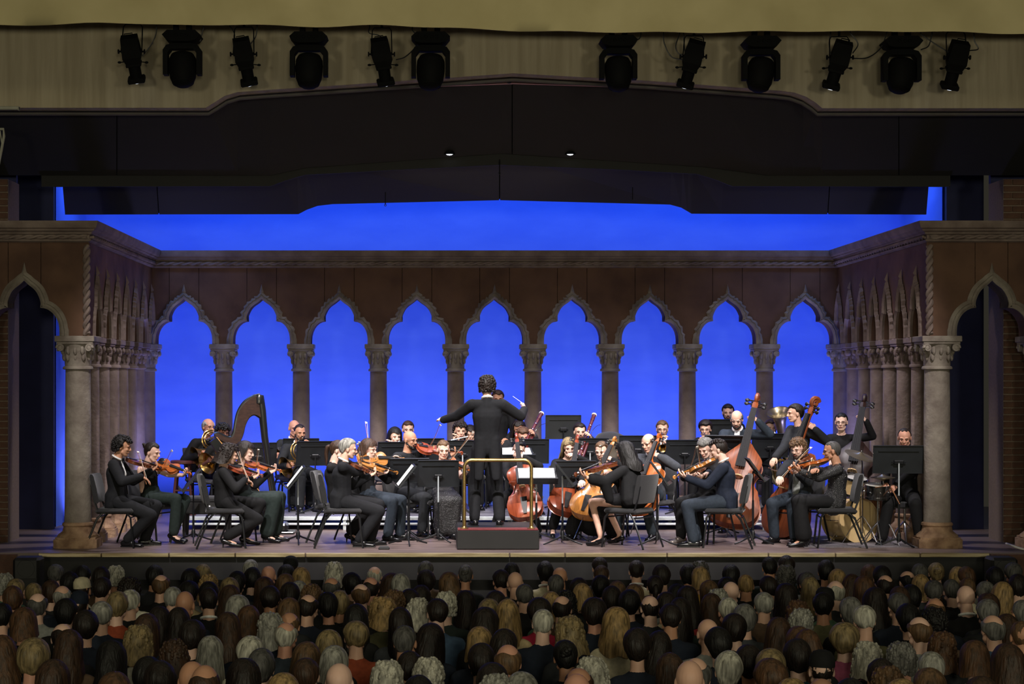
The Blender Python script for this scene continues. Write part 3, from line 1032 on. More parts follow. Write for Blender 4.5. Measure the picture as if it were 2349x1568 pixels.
def place_fiddle(name, label, kind, varnish, A, B, up):
    spec = {'violin': (.355, .032), 'viola': (.405, .038), 'cello': (.755, .12), 'double_bass': (1.12, .2)}[kind]
    parts, extra, L = fiddle_proto(kind, spec[0], spec[1], varnish, kind == 'double_bass')
    A, B = np.asarray(A, float), np.asarray(B, float)
    r = thing(name, label, kind.replace('_', ' '), M=T4(A, B - A, up), group=kind.replace('_', ' ') + ('s' if kind != 'double_bass' else 'es'))
    for k, me in parts.items():
        obj(k, me, None, r)
    for k, me in extra:
        obj(k, me, None, r)
    return r

BOWM = {}
def place_bow(label, F_, T_, up, long_=.74):
    if not BOWM:
        pts = [(x, 0, .012 - .016 * sin(pi * min(max((x - .05) / .66, 0), 1)) + (.0)) for x in np.linspace(0, .74, 14)]
        m_ = MB().tube(pts, np.linspace(.0048, .0032, 14), 6)
        BOWM['stick'] = mesh('stick', m_.v, m_.f, 'bow_wood')
        m_ = MB().box((.38, 0, -.012), (.66, .009, .0022))
        BOWM['hair'] = mesh('hair', m_.v, m_.f, 'bow_hair')
        m_ = MB().rbox((.065, 0, -.003), (.045, .012, .022), .003)
        BOWM['frog'] = mesh('frog', m_.v, m_.f, 'ebony')
        m_ = MB().prism([(.70, .010), (.735, .014), (.725, -.013), (.712, -.013)], -.004, .004, np.array([[1, 0, 0, 0], [0, 0, 1, 0], [0, 1, 0, 0], [0, 0, 0, 1.0]]))
        BOWM['tip'] = mesh('tip', m_.v, m_.f, 'ivory')
    r = thing('bow', label, 'bow', M=T4(F_, np.asarray(T_) - np.asarray(F_), up, s=long_ / .74), group='bows')
    for k, me in BOWM.items():
        obj(k, me, None, r)
    return r

# ---- winds -----------------------------------------------------------------------------
def place_horn(label, bell, direction, up, mouth):
    """french horn: bell mouth centre, opening direction, world mouthpiece point"""
    M = T4(bell, direction, up)
    Mi = np.linalg.inv(M)
    ml = (Mi @ np.append(mouth, 1))[:3]
    r = thing('french_horn', label, 'french horn', M=M, group='french horns')
    MX = T4((0, 0, 0), (0, 1, 0), (1, 0, 0))          # lathe axis onto local x
    prof = [(.155, 0), (.152, -.006), (.125, -.03), (.095, -.07), (.065, -.12), (.042, -.18), (.026, -.25), (.018, -.32), (.014, -.38)]
    prof2 = prof + [(r_ - .003 if r_ > .02 else r_ - .004, z) for r_, z in reversed(prof)]
    obj('bell', MB().lathe(prof2, 28, MX, cap=False), 'gold_brass', r, angle=60)
    cc = np.array((-.30, 0, .13))
    for k, (rad, off) in enumerate(((.135, 0), (.105, .025), (.118, -.022))):
        pts = [cc + (rad * cos(a), off, rad * sin(a)) for a in np.linspace(-pi / 2, 1.5 * pi - .3, 26)]
        obj('coil', MB().tube(pts, .0085, 7, side=(0, 1, 0)), 'gold_brass', r)
    obj('throat', MB().tube([(-.36, 0, 0), (-.33, 0, -.004), (-.30, 0, -.005)], .014, 8), 'gold_brass', r)
    for k in range(3):
        obj('valve', MB().lathe([(.017, -.03), (.02, -.025), (.02, .025), (.017, .03)], 10, T4(cc + (-.03 + k * .042, 0, .02), (1, 0, 0), (0, 1, 0))), 'silver', r)
    pts = catmull([cc + (-.02, .03, .125), cc * .5 + ml * .5 + (0, .02, .07), ml * .85 + cc * .15, ml], 5)
    obj('lead_pipe', MB().tube(pts, np.linspace(.006, .005, len(pts)), 6), 'gold_brass', r)
    obj('mouthpiece', MB().tube([ml * .9 + cc * .1, ml], [.005, .011], 8), 'silver', r)
    return r

def place_trumpet(label, mouth, direction, up):
    r = thing('trumpet', label, 'trumpet', M=T4(mouth, direction, up), group='trumpets')
    MX = T4((0, 0, 0), (0, 1, 0), (1, 0, 0))
    prof = [(.061, .48), (.05, .465), (.032, .44), (.019, .40), (.011, .33), (.0065, .2), (.0065, .12)]
    prof += [(max(a - .003, .003), z) for a, z in reversed(prof)]
    obj('bell', MB().lathe(prof, 20, MX, cap=False), 'gold_brass', r, angle=60)
    pts = [(.0, 0, .0), (.08, 0, 0), (.30, 0, 0)] + [(.30 + .045 * sin(a), 0, -.045 + .045 * cos(a)) for a in np.linspace(0, pi, 8)] + [(.12, 0, -.09)]
    obj('tubing', MB().tube(pts, .006, 7, side=(0, 1, 0)), 'gold_brass', r)
    obj('tuning_slide', MB().tube([(.12, 0, -.09)] + [(.12 - .045 * sin(a), 0, -.045 - .045 * cos(a)) for a in np.linspace(0, pi, 8)], .006, 7, side=(0, 1, 0)), 'gold_brass', r)
    for k in range(3):
        obj('valve', MB().lathe([(.012, -.11), (.012, .02), (.005, .022), (.005, .04), (.010, .041), (.010, .045)], 10, T4((.19 + k * .032, 0, 0))), 'silver', r)
    obj('mouthpiece', MB().lathe([(.013, -.012), (.013, 0), (.006, .025), (.005, .06)], 10, MX), 'silver', r)
    return r

def place_pipe(name, label, A, B, mtl, keym, rad, bell=None, cat=None):
    A, B = np.asarray(A, float), np.asarray(B, float)
    L = np.linalg.norm(B - A)
    r = thing(name, label, cat or name.replace('_', ' '), M=T4(A, B - A, (0, -.4, 1)), group='woodwinds')
    n = 8
    rr = [rad] * n
    if bell: rr[-1], rr[-2] = bell, rad * 1.25
    obj('tube', MB().tube([(L * t, 0, 0) for t in np.linspace(0, 1, n)], rr, 10), mtl, r)
    for t in (.33, .68):
        obj('joint_ring', MB().tube([(L * t - .008, 0, 0), (L * t + .008, 0, 0)], rad * 1.25, 10), keym, r)
    for k in range(9):
        obj('key', MB().lathe([(.008, 0), (.008, .004), (.004, .006)], 8, T4((L * (.30 + .065 * k), 0, rad))), keym, r)
    obj('key_rod', MB().tube([(L * .28, rad * .9, rad * .6), (L * .86, rad * .9, rad * .6)], .0018, 5), keym, r)
    return r

def place_bassoon(label, top, bottom):
    top, bottom = np.asarray(top, float), np.asarray(bottom, float)
    r = thing('bassoon', label, 'bassoon', M=T4(bottom, top - bottom, (0, -1, .2)), group='bassoons')
    L = np.linalg.norm(top - bottom)
    obj('long_joint', MB().tube([(L * t, .02, 0) for t in np.linspace(.0, .94, 8)], [.032, .032, .03, .024, .023, .022, .022, .024], 12), 'bassoon_red', r)
    bl = obj('bell_joint', MB().tube([(L * t, .02, 0) for t in (.90, .93, .97, .995)], [.026, .028, .026, .029], 12), 'bassoon_red', r)
    MX = T4((L * .995, .02, 0), (0, 1, 0), (1, 0, 0))
    obj('bell_ring', MB().lathe([(.030, 0), (.036, .004), (.036, .016), (.030, .020), (.017, .02), (.016, 0)], 16, MX, cap=False), 'ivory', bl)
    obj('bore', MB().lathe([(.0, .0), (.019, .001), (.019, .010), (0, .0101)], 12, MX), 'ebony', bl)
    obj('wing_joint', MB().tube([(L * t, -.028, 0) for t in (.25, .4, .55, .68)], [.022, .021, .02, .018], 10), 'bassoon_red', r)
    obj('boot', MB().tube([(L * t, -.004, 0) for t in (-.02, .0, .15, .27)], [.04, .046, .045, .042], 12), 'bassoon_red', r)
    obj('bocal', MB().tube(catmull([(L * .68, -.028, 0), (L * .74, -.03, .02), (L * .76, -.06, .10), (L * .74, -.10, .17)], 4), .004, 6), 'silver', r)
    for k in range(8):
        obj('key', MB().lathe([(.011, 0), (.011, .004), (.005, .006)], 8, T4((L * (.1 + .1 * k), .02, .03))), 'silver', r)
    return r
# ================================================================ people
SKIN = {'light': (214, 170, 148), 'fair': (226, 186, 168), 'tan': (190, 140, 112), 'olive': (180, 132, 106), 'brown': (116, 76, 58), 'ruddy': (202, 148, 126)}
for k, c in SKIN.items():
    mat('skin_' + k, c, 0.5, scale=14, var=0.06, spec=0.35)
HAIRC = {'black': (22, 19, 19), 'dark': (38, 28, 24), 'brown': (72, 50, 36), 'lightbrown': (112, 84, 58), 'blonde': (176, 144, 96), 'grey': (128, 126, 122),
         'salt': (92, 90, 88), 'white': (206, 202, 188), 'auburn': (98, 68, 46), 'ashblonde': (150, 130, 92), 'silver': (168, 166, 158)}
for k, c in HAIRC.items():
    mat('hair_' + k, c, 0.5, scale=9, rgb2=tuple(int(x * .55) for x in c), stretch=(5, 5, .7), bump=0.5, bscale=14, spec=0.35)
CLOTH = {'black': (17, 17, 19), 'tux': (20, 21, 25), 'navy': (24, 31, 46), 'charcoal': (34, 36, 40), 'grey': (58, 61, 67), 'steel': (50, 58, 65), 'bluegrey': (40, 48, 58), 'white': (226, 226, 226), 'sequin': (28, 28, 30),
         'teal': (34, 84, 96), 'cream': (196, 186, 160), 'rose': (150, 74, 104), 'red': (132, 40, 40), 'rust': (140, 64, 40), 'tan': (168, 150, 116), 'olive': (84, 82, 58), 'brownc': (84, 66, 52),
         'denim': (58, 78, 104), 'offwhite': (206, 202, 186), 'green': (70, 96, 78), 'palegrey': (128, 130, 128), 'crimson': (150, 26, 56), 'mustard': (170, 130, 52), 'peach': (190, 150, 124), 'darkgreen': (36, 46, 44)}
for k, c in CLOTH.items():
    mat('cloth_' + k, c, 0.85 if k != 'sequin' else 0.35, scale=30, var=0.15, bump=0.35 if k != 'sequin' else 0.9, bscale=9 if k != 'sequin' else 90, spec=0.3 if k != 'sequin' else 0.8)
mat('sequin_fleck', (190, 190, 196), 0.2, 0.8, scale=30)
mat('shoe_black', (18, 18, 20), 0.25, scale=20)
mat('shoe_silver', (150, 140, 136), 0.3, 0.5, scale=20)
mat('eye_dark', (34, 24, 22), 0.2, scale=30)
mat('brow', (52, 38, 32), 0.7, scale=30)
mat('lip', (168, 92, 84), 0.45, scale=30)
mat('glasses', (30, 28, 28), 0.3, scale=20)

BAKE = []          # (object, voxel, smoothing steps, extra vertices, extra faces)
def bake_all():
    """turn the queued limb shapes into one continuous skin each"""
    objs = []
    for o, vx, sm, ev, ef in BAKE:
        md = o.modifiers.new('r', 'REMESH'); md.mode = 'VOXEL'; md.voxel_size = vx; md.use_smooth_shade = True
        ms = o.modifiers.new('s', 'SMOOTH'); ms.factor = 0.5; ms.iterations = sm
    dg = bpy.context.evaluated_depsgraph_get()
    dg.update()
    for o, vx, sm, ev, ef in BAKE:
        me = bpy.data.meshes.new_from_object(o.evaluated_get(dg))
        m0 = o.data.materials[0] if o.data.materials else None
        if ev is not None and len(ev):
            n = len(me.vertices)
            co = np.empty(n * 3); me.vertices.foreach_get('co', co)
            fc = [tuple(p.vertices) for p in me.polygons] + [tuple(i + n for i in f) for f in ef]
            V = np.vstack([co.reshape(-1, 3), np.asarray(ev)])
            bpy.data.meshes.remove(me)
            me = bpy.data.meshes.new(o.name)
            me.from_pydata(V.tolist(), [], fc)
        me.polygons.foreach_set('use_smooth', [True] * len(me.polygons))
        me.materials.clear(); me.materials.append(m0)
        me.update()
        old = o.data
        users = [q for q in bpy.data.objects if q.data == old] if old.users > 1 else [o]
        for q in users:
            q.modifiers.clear(); q.data = me
        bpy.data.meshes.remove(old)
    BAKE.clear()

def mesh_arrays(me):
    co = np.empty(len(me.vertices) * 3); me.vertices.foreach_get('co', co)
    return co.reshape(-1, 3), [tuple(p.vertices) for p in me.polygons]

# ---- heads: x forward, y to the person's left, origin in the middle of the head -----------
SKC, SKR = np.array((-.012, 0, .028)), np.array((.097, .076, .087))
def head_prims(sex):
    b = MB()
    j = 1.0 if sex == 'm' else .9
    b.ell(SKC, SKR, seg=20, rings=14)
    b.ell((.028, 0, -.03), (.062, .058 * j, .072), seg=16, rings=12)
    b.ell((.058, 0, -.088), (.024, .026 * j, .022), seg=12, rings=8)
    b.cap((.02, .048 * j, -.062), (.05, .02, -.088), .02, .02)
    b.cap((.02, -.048 * j, -.062), (.05, -.02, -.088), .02, .02)
    b.cap((.086, 0, .012), (.104, 0, -.022), .008, .0125)
    b.ell((.096, 0, -.026), (.014, .017, .010), seg=10, rings=6)
    b.cap((.076, .042, .022), (.084, .014, .022), .011, .010)
    b.cap((.076, -.042, .022), (.084, -.014, .022), .011, .010)
    b.ell((.064, .036, -.022), (.022, .02, .018), seg=10, rings=6)
    b.ell((.064, -.036, -.022), (.022, .02, .018), seg=10, rings=6)
    b.ell((.083, 0, -.056), (.012, .024, .010), seg=10, rings=6)
    for s in (-1, 1):
        b.ell((-.006, s * .077, -.008), (.019, .009, .030), seg=10, rings=8)
    b.cap((-.02, 0, -.06), (-.036, 0, -.165), (.05 * j + .003, .052), (.054 * j, .056), side=(0, 1, 0))
    return b
HEADS = {}
for sx_ in ('m', 'f'):
    o = obj('head_form', head_prims(sx_), 'skin_light')
    BAKE.append((o, .0062, 2, None, None)); HEADS[sx_] = o
bake_all()
for k, o in list(HEADS.items()):
    HEADS[k] = mesh_arrays(o.data)
    me = o.data; bpy.data.objects.remove(o); bpy.data.meshes.remove(me)

def smooth01(a, b, x):
    t = min(max((x - a) / (b - a), 0), 1)
    return t * t * (3 - 2 * t)

def hair_shape(kind, seed=0):
    rr = random.Random(seed)
    K = dict(th=.016, front=.072, side=-.005, back=-.055, flare=-.25, cut=None, curl=0.0, blobs=0, strand=.02, off=0.0)
    K.update({'short': {}, 'crop': dict(th=.007, back=-.04, front=.078), 'buzz': dict(th=.004, front=.082),
              'fringe': dict(th=.009, cut=.068, front=.03, side=-.01, back=-.065), 'thin': dict(th=.006, front=.10, back=-.05),
              'full': dict(th=.026, front=.062, side=-.03, back=-.075, flare=-.12), 'curly': dict(th=.026, side=-.03, back=-.075, blobs=230, flare=-.1, strand=.05),
              'bob': dict(th=.026, side=-.10, back=-.105, flare=.10, front=.068), 'wavybob': dict(th=.026, side=-.115, back=-.13, flare=.14, blobs=150, curl=1.0, front=.066, strand=.06),
              'long': dict(th=.022, side=-.17, back=-.24, flare=.16, front=.07, strand=.05), 'longwide': dict(th=.024, side=-.19, back=-.25, flare=.16, front=.068, strand=.08),
              'tied': dict(th=.012, side=.0, back=-.06, front=.075), 'afro': dict(th=.03, side=-.02, back=-.06, blobs=220, flare=-.1, front=.06),
              'undercut': dict(th=.009, side=-.01, back=-.05)}[kind if kind in ('short', 'crop', 'buzz', 'fringe', 'thin', 'full', 'curly', 'bob', 'wavybob', 'long', 'longwide', 'tied', 'afro', 'undercut') else 'short'])
    n, m = 36, 13
    b = MB()
    V = []
    ph = [rr.uniform(0, 6.28) for _ in range(6)]
    for layer in (0, 1):
        for j in range(m):
            for i in range(n):
                a = 2 * pi * i / n
                d = abs((a + pi) % (2 * pi) - pi)                       # 0 in front, pi behind
                ws = smooth01(1.15, 1.5, d) if K['side'] > -.08 else smooth01(1.0, 1.42, d); wb_ = smooth01(1.7, 2.3, d)
                ze = K['front'] * (1 - ws) + ws * (K['side'] * (1 - wb_) + K['back'] * wb_)
                ze += .006 * sin(5 * a + ph[0]) * (1 if K['back'] > -.1 else 2)
                zs = SKC[2] + SKR[2] + K['th'] if K['cut'] is None else K['cut'] + .025 * wb_ * 0 + .01 * sin(3 * a)
                if K['cut'] is not None and d < 1.0: zs = ze + .002
                t = j / (m - 1)
                z = zs + (ze - zs) * ((1 - cos(t * pi / 2)) if K['cut'] is None else t)
                th = K['th'] if layer == 0 else -.012
                if layer == 0 and K['side'] > -.08:
                    th *= 1 - .72 * smooth01(.78, 1.0, t) - (.8 * (1 - smooth01(0, .35, t)) if K['cut'] is not None else 0)
                rx, ry, rz = SKR + th
                q = (z - SKC[2]) / rz
                k = sqrt(max(0, 1 - q * q)) if q > 0 else 1 + K['flare'] * min(1.6, -q) * (1 if K['flare'] > 0 else (-q) * .9)
                if layer == 0:
                    k *= 1 + K['strand'] * (sin(11 * a + ph[1] + z * 20) * .5 + sin(23 * a + ph[2] + z * 31) * .5) * (1 if K['back'] < -.08 else .7)
                    k += K['curl'] * .03 * sin(z * 70 + 3 * a + ph[3])
                    k += (.022 * sin(2 * a + ph[4] + z * 18) + .018 * sin(5 * a + ph[5] - z * 26)) * min(1, K['th'] / .02)
                    if K['side'] < -.14:
                        k -= .13 * math.exp(-((z + .10) / .05) ** 2) * (1 if d > 1.5 else .4)
                x, y = SKC[0] + rx * cos(a) * k, ry * sin(a) * k
                if K['side'] < -.08 and q < 0:                       # long hair: keep off the face, hang behind
                    x = min(x, .045 + (.02 if layer == 0 else 0)) - .02 * min(1.5, -q) * (1 if d > 1.2 else .5)
                V.append((x, y, z))
    F = []
    o2 = n * m
    for j in range(m - 1):
        for i in range(n):
            l = (i + 1) % n
            F.append((j * n + i, (j + 1) * n + i, (j + 1) * n + l, j * n + l))
            F.append((o2 + j * n + l, o2 + (j + 1) * n + l, o2 + (j + 1) * n + i, o2 + j * n + i))
    for i in range(n):
        l = (i + 1) % n
        e = (m - 1) * n
        F.append((e + i, o2 + e + i, o2 + e + l, e + l))
        if K['cut'] is not None:
            F.append((l, o2 + l, o2 + i, i))
    if K['cut'] is None:
        F.append(tuple(range(n)))
    b.add(V, F)
    for q in range(K['blobs']):
        for _ in range(20):
            a = rr.uniform(0, 2 * pi); z = rr.uniform(K['back'] * .9, SKC[2] + SKR[2] + K['th'] * .6)
            d = abs((a + pi) % (2 * pi) - pi)
            if z > K['front'] - .005 or d > 1.35: break
        qq = (z - SKC[2]) / (SKR[2] + K['th'])
        k = (sqrt(max(0.02, 1 - qq * qq)) if qq > 0 else 1 + max(K['flare'], -.1) * min(1.6, -qq)) * .985
        c = (SKC[0] + (SKR[0] + K['th'] * .85) * cos(a) * k, (SKR[1] + K['th'] * .85) * sin(a) * k, z)
        s_ = rr.uniform(.010, .017)
        b.ell(c, (s_, s_ * rr.uniform(.8, 1.2), s_ * rr.uniform(.8, 1.3)), seg=7, rings=5)
    if kind == 'bun' or kind.endswith('bun'):
        pass
    return b
HAIRM = {}
def hair_mesh(kind, color, seed=0):
    """shared hair mesh per kind, colour and seed"""
    key = (kind, color, seed)
    if key not in HAIRM:
        base = {'bun': 'tied', 'ponytail': 'tied', 'topcurl': 'undercut'}.get(kind, kind)
        b = hair_shape(base, seed)
        rr = random.Random(seed + 5)
        if kind == 'bun':
            b.ell((-.115, 0, .05), (.036, .04, .036), seg=12, rings=8)
            for k in range(6):
                b.ell((-.118 + .022 * cos(k), .026 * sin(k * 1.1), .05 + .02 * cos(k * 1.7)), (.02, .02, .018), seg=7, rings=5)
        if kind == 'ponytail':
            b.ell((-.108, 0, .03), (.024, .026, .022), seg=10, rings=6)
            b.tube(catmull([(-.11, 0, .03), (-.145, .005, .01), (-.15, .01, -.07), (-.13, .012, -.17), (-.125, .016, -.22)], 4), np.concatenate([np.linspace(.02, .03, 6), np.linspace(.03, .008, 11)]), 8)
        if kind == 'topcurl':
            for q in range(60):
                a, t = rr.uniform(0, 2 * pi), rr.uniform(0, .95) ** .6
                b.ell((SKC[0] + .012 + (SKR[0] - .005) * cos(a) * t, SKR[1] * sin(a) * t, SKC[2] + SKR[2] * sqrt(max(.05, 1 - t * t * .8)) + .008), (.017, .017, .017), seg=7, rings=5)
        HAIRM[key] = mesh('hair', b.v, b.f, 'hair_' + color, 70)
    return HAIRM[key]

FM = {}
def face_meshes():
    for s in (-1, 1):
        m_ = MB().ell((.0855, s * .031, .003), (.006, .0105, .0042), seg=10, rings=6)
        FM['eye', s] = mesh('eye', m_.v, m_.f, 'eye_dark')
        m_ = MB().tube([(.083, s * .048, .021), (.0915, s * .032, .027), (.0945, s * .014, .022)], [.0015, .003, .0022], 5)
        FM['eyebrow', s] = mesh('eyebrow', m_.v, m_.f, 'brow')
        m_ = MB().tube([(.088, s * .048, .004), (.096, s * .030, .016), (.101, s * .012, .004), (.097, s * .03, -.014)], .0022, 5, closed=True)
        FM['rim', s] = m_
    m_ = MB().ell((.0935, 0, -.056), (.0035, .021, .0055), seg=10, rings=6)
    FM['mouth'] = mesh('mouth', m_.v, m_.f, 'lip')
    g = MB()
    for s in (-1, 1):
        pts = [(.098 - .10 * (abs(s * .031 + .018 * cos(t)) - .01) ** 1.3, s * .031 + .0185 * cos(t), .002 + .0145 * sin(t)) for t in np.linspace(0, 2 * pi, 14)[:-1]]
        g.tube(pts, .0014, 5, closed=True)
        g.tube([(.092, s * .05, .006), (.05, s * .075, .006), (.0, s * .079, .004)], .0018, 5)
    g.tube([(.1, -.012, .006), (.1, .012, .006)], .0018, 5)
    FM['glasses'] = mesh('glasses', g.v, g.f, 'glasses')
face_meshes()
def beard_mesh(color):
    k = ('beard', color)
    if k not in FM:
        b = MB()
        b.ell((.062, 0, -.094), (.032, .034, .024), seg=14, rings=8)
        for s in (-1, 1):
            b.cap((.055, s * .03, -.085), (.005, s * .064, -.04), .019, .012)
            b.cap((.094, s * .004, -.043), (.084, s * .026, -.056), .0065, .006)
        FM[k] = mesh('beard', b.v, b.f, 'hair_' + color)
    return FM[k]

# ---- hands ---------------------------------------------------------------------------------
def hand_shape(W, fdir, palm, left, curl=.6, spread=.0):
    """palm and five fingers from the wrist W"""
    f = N(fdir); n = np.asarray(palm, float); n = N(n - f * (n @ f))
    t = np.cross(n, f) if left else np.cross(f, n)      # towards the thumb
    b = MB()
    b.cap(W - f * .015, W + f * .03, (.024, .019), (.031, .016), side=t, seg=10)
    b.cap(W + f * .03, W + f * .072, (.034, .015), (.037, .0125), side=t, seg=10)
    for k, (o_, L) in enumerate(((.029, .070), (.010, .079), (-.010, .073), (-.028, .057))):
        base = W + f * (.078 - abs(o_ - .006) * .2) + t * o_
        ang = curl * (.35 + .04 * k)
        p = [base - f * .012, base]
        d = 0.0
        for q, sl in enumerate((.44, .31, .25)):
            d += ang * (1.0, 1.25, .9)[q]
            p.append(p[-1] + (f * cos(d) + n * sin(d) + t * spread * o_ * 6) * L * sl)
        b.tube(p, [.0095, .0095, .0088, .0078, .006], 7)
    p = [W + f * .015 + t * .02, W + f * .04 + t * .042 + n * .006, W + f * .066 + t * .048 + n * (.014 + .012 * curl), W + f * .085 + t * (.046 - .014 * curl) + n * (.02 + .018 * curl)]
    b.tube(p, [.014, .012, .0098, .0075], 7)
    return b

def ik(S, W, a, b, pole):
    S, W = np.asarray(S, float), np.asarray(W, float)
    d = np.linalg.norm(W - S)
    if d > (a + b) * .99:
        k = min(1.13, d / ((a + b) * .99)); a *= k; b *= k
        if d > (a + b) * .99:
            W = S + (W - S) * ((a + b) * .99 / d); d = (a + b) * .99
    d = max(d, abs(a - b) + .02)
    e = N(W - S)
    x = (a * a - b * b + d * d) / (2 * d)
    h = sqrt(max(0, a * a - x * x))
    p = np.asarray(pole, float); p = p - e * (p @ e); p = N(p)
    return S + e * x + p * h, W

PEOPLE = []
def yawvec(y):
    y = radians(y)
    return np.array([sin(y), -cos(y), 0.0]), np.array([cos(y), sin(y), 0.0])

def person(label, head, yaw, fz=0.0, pose='sit', lean=.10, side=0.0, hyaw=None, pitch=8, roll=0, LH=None, RH=None, LP=None, RP=None, lcurl=.9, rcurl=.8, lpalm=None, rpalm=None,
           feet=((.40, .13), (.40, -.13)), top='tux', topc='tux', legs='trousers', legc='tux', skin='light', hair=('short', 'dark'), sex='m', glasses=False, beard=None, shoe='oxford', seat=.46,
           lpole=None, rpole=None, twist=0, group='musicians', face=True, bw=1.0, chair=None, sleeves=True, seed=0, hs=1.0, shirt=True, vest=None):
    f, l = yawvec(yaw)
    up = np.array([0, 0, 1.0])
    hc = P(*head) if len(head) == 3 else np.asarray(head)
    w = bw * (1.0 if sex == 'm' else .88)
    hy = yaw if hyaw is None else hyaw
    hf, hl = yawvec(hy)
    Rh = np.stack([hf, hl, up], 1) @ Ry(radians(pitch)) @ Rx(radians(roll))
    Mh = np.eye(4); Mh[:3, :3] = Rh * hs; Mh[:3, 3] = hc
    nb = Rh @ np.array((-.036, 0, -.15)) * hs + hc
    if pose == 'sit':
        Pp = np.array([hc[0], hc[1], 0]) - f * lean + l * side; Pp[2] = fz + seat + .095
    elif pose == 'stand':
        Pp = np.array([hc[0], hc[1], 0]) - f * lean + l * side; Pp[2] = fz + (hc[2] - fz) * .565
    Ps = nb - up * .035 - f * .005
    Pc = Pp + (Ps - Pp) * .70 - f * .012
    Pw = Pp + (Ps - Pp) * .36 - f * .004
    f2, l2 = yawvec(yaw + twist)
    SH = {1: Ps - up * .035 + l2 * .178 * w, -1: Ps - up * .035 - l2 * .178 * w}
    root = thing('person', label, 'person', (Pp[0], Pp[1], fz), group)
    O = np.array((Pp[0], Pp[1], fz))
    tgt = {1: LH, -1: RH}
    pole = {1: lpole, -1: rpole}
    EL, WR = {}, {}
    for s in (1, -1):
        if tgt[s] is None:
            tgt[s] = Pp + f * .32 + l * s * .12 + up * .10
        wp = np.asarray(tgt[s], float)
        pl = pole[s] if pole[s] is not None else (-up * 1.0 + l * s * .55 - f * .15)
        EL[s], WR[s] = ik(SH[s], wp, .285 * (.6 + .4 * w), .255 * (.6 + .4 * w), pl)
    HIP = {s: Pp + l * s * .088 * w + f * .02 - up * .02 for s in (1, -1)}
    KN, AN = {}, {}
    legk = 1.0 if pose == 'sit' else (Pp[2] - fz) / .90
    heel = .05 if shoe == 'heel' else 0
    for s, ft in zip((1, -1), feet):
        if pose == 'stand':
            ft = (ft[0] - .40, ft[1]) if ft[0] > .3 else ft
        a_ = np.array([Pp[0], Pp[1], 0]) + f * ft[0] + l * ft[1]; a_[2] = fz + .085 + heel
        KN[s], AN[s] = ik(HIP[s], a_, .425 * legk, .415 * legk, f + up * (.4 if pose == 'sit' else 0) + l * s * .08)
    # -- body: one continuous skin --
    b = MB()
    b.cap(Pp - up * .01, Pw, (.150 * w, .105), (.128 * w, .092), side=l)
    b.cap(Pw, Pc, (.128 * w, .092), (.152 * w, .105), side=l2)
    b.cap(Pc, Ps - up * .02, (.152 * w, .105), (.10 * w, .06), side=l2)
    b.cap(Ps - up * .02, nb + (hc - nb) * .25, .058 * w + .004, .050 * w + .003)
    b.cap(SH[1] * .75 + Ps * .25, SH[-1] * .75 + Ps * .25, .054, .054)
    for s in (1, -1):
        b.cap(SH[s], EL[s], .050 * w, .040 * w); b.cap(EL[s], WR[s], .040 * w, .027 * w + .002)
        b.cap(HIP[s], KN[s], .080 * w, .056 * w); b.cap(KN[s], AN[s], .054 * w, .036)
        fd = N(f + l * s * .18)
        b.cap(AN[s] - up * (.045 + heel * .2), AN[s] + fd * .13 - up * (.055 + heel), (.034, .03), (.036, .02), side=l)
    ev, ef = [], []
    HV, HF = HEADS[sex]
    ev.append(HV @ Mh[:3, :3].T + hc - O); ef += list(HF); cnt = len(HV)
    for s in (1, -1):
        fd = WR[s] - EL[s]
        tp = (LP, RP)[0 if s > 0 else 1]
        if tp is not None: fd = N(fd) * .5 + N(np.asarray(tp) - WR[s]) * .8
        pn = (lpalm, rpalm)[0 if s > 0 else 1]
        if pn is None: pn = -up * .8 - l * s * .5
        hb = hand_shape(WR[s], fd, pn, s > 0, (lcurl, rcurl)[0 if s > 0 else 1])
        ev.append(np.array(hb.v) - O); ef += [tuple(i + cnt for i in q) for q in hb.f]; cnt += len(hb.v)
    bo = obj('body', b, 'skin_' + skin, root, origin=O)
    BAKE.append((bo, .017, 2, np.vstack(ev), ef))
    # -- clothes --
    t = MB()
    k = .016
    bare = top in ('strap',)
    if top in ('tux', 'suit', 'tails', 'long', 'shawl', 'sequin', 'short'):
        t.cap(Pp + up * (.0 if pose == 'sit' else .0), Pw, (.162 * w, .122), (.143 * w + k * .4, .108), side=l)
        t.cap(Pw, Pc, (.143 * w + k * .4, .108), (.165 * w + k, .118), side=l2)
        t.cap(Pc, Ps - up * .045, (.165 * w + k, .118), (.125 * w, .072), side=l2)
        t.cap(SH[1] * .8 + Ps * .2 - up * .004, SH[-1] * .8 + Ps * .2 - up * .004, .062, .062)
        t.cap(Ps - up * .05, Ps + up * .005, .082 * w, .066 * w)
        cut = {'short': .42}.get(top)
        for s in (1, -1):
            if cut:
                t.cap(SH[s], SH[s] + (EL[s] - SH[s]) * .7, .064 * w, .060 * w)
            else:
                big = 1.35 if top == 'shawl' else 1.0
                t.cap(SH[s], EL[s], .070 * w, .060 * w * big)
                wr = EL[s] + (WR[s] - EL[s]) * (.93 if top != 'shawl' else .62)
                t.cap(EL[s], wr, .060 * w * big, (.045 * w + .003) * (big if top != 'shawl' else 1.7))
        if top in ('tux', 'suit') and pose == 'sit':
            t.cap(Pp - f * .03 + up * .04, Pp - f * .06 - up * .07, (.175 * w, .125), (.18 * w, .095), side=l)
        if top in ('tux', 'suit') and pose == 'stand':
            t.cap(Pp + up * .05, Pp - up * .12, (.17 * w, .125), (.185 * w, .13), side=l)
        if top == 'tails':
            for s in (1, -1):
                a0 = Pp + up * .10 - f * .05 + l * s * .075; a1 = Pp - up * .38 - f * .10 + l * s * .105
                t.cap(a0, a1, (.082, .07), (.052, .022), side=l)
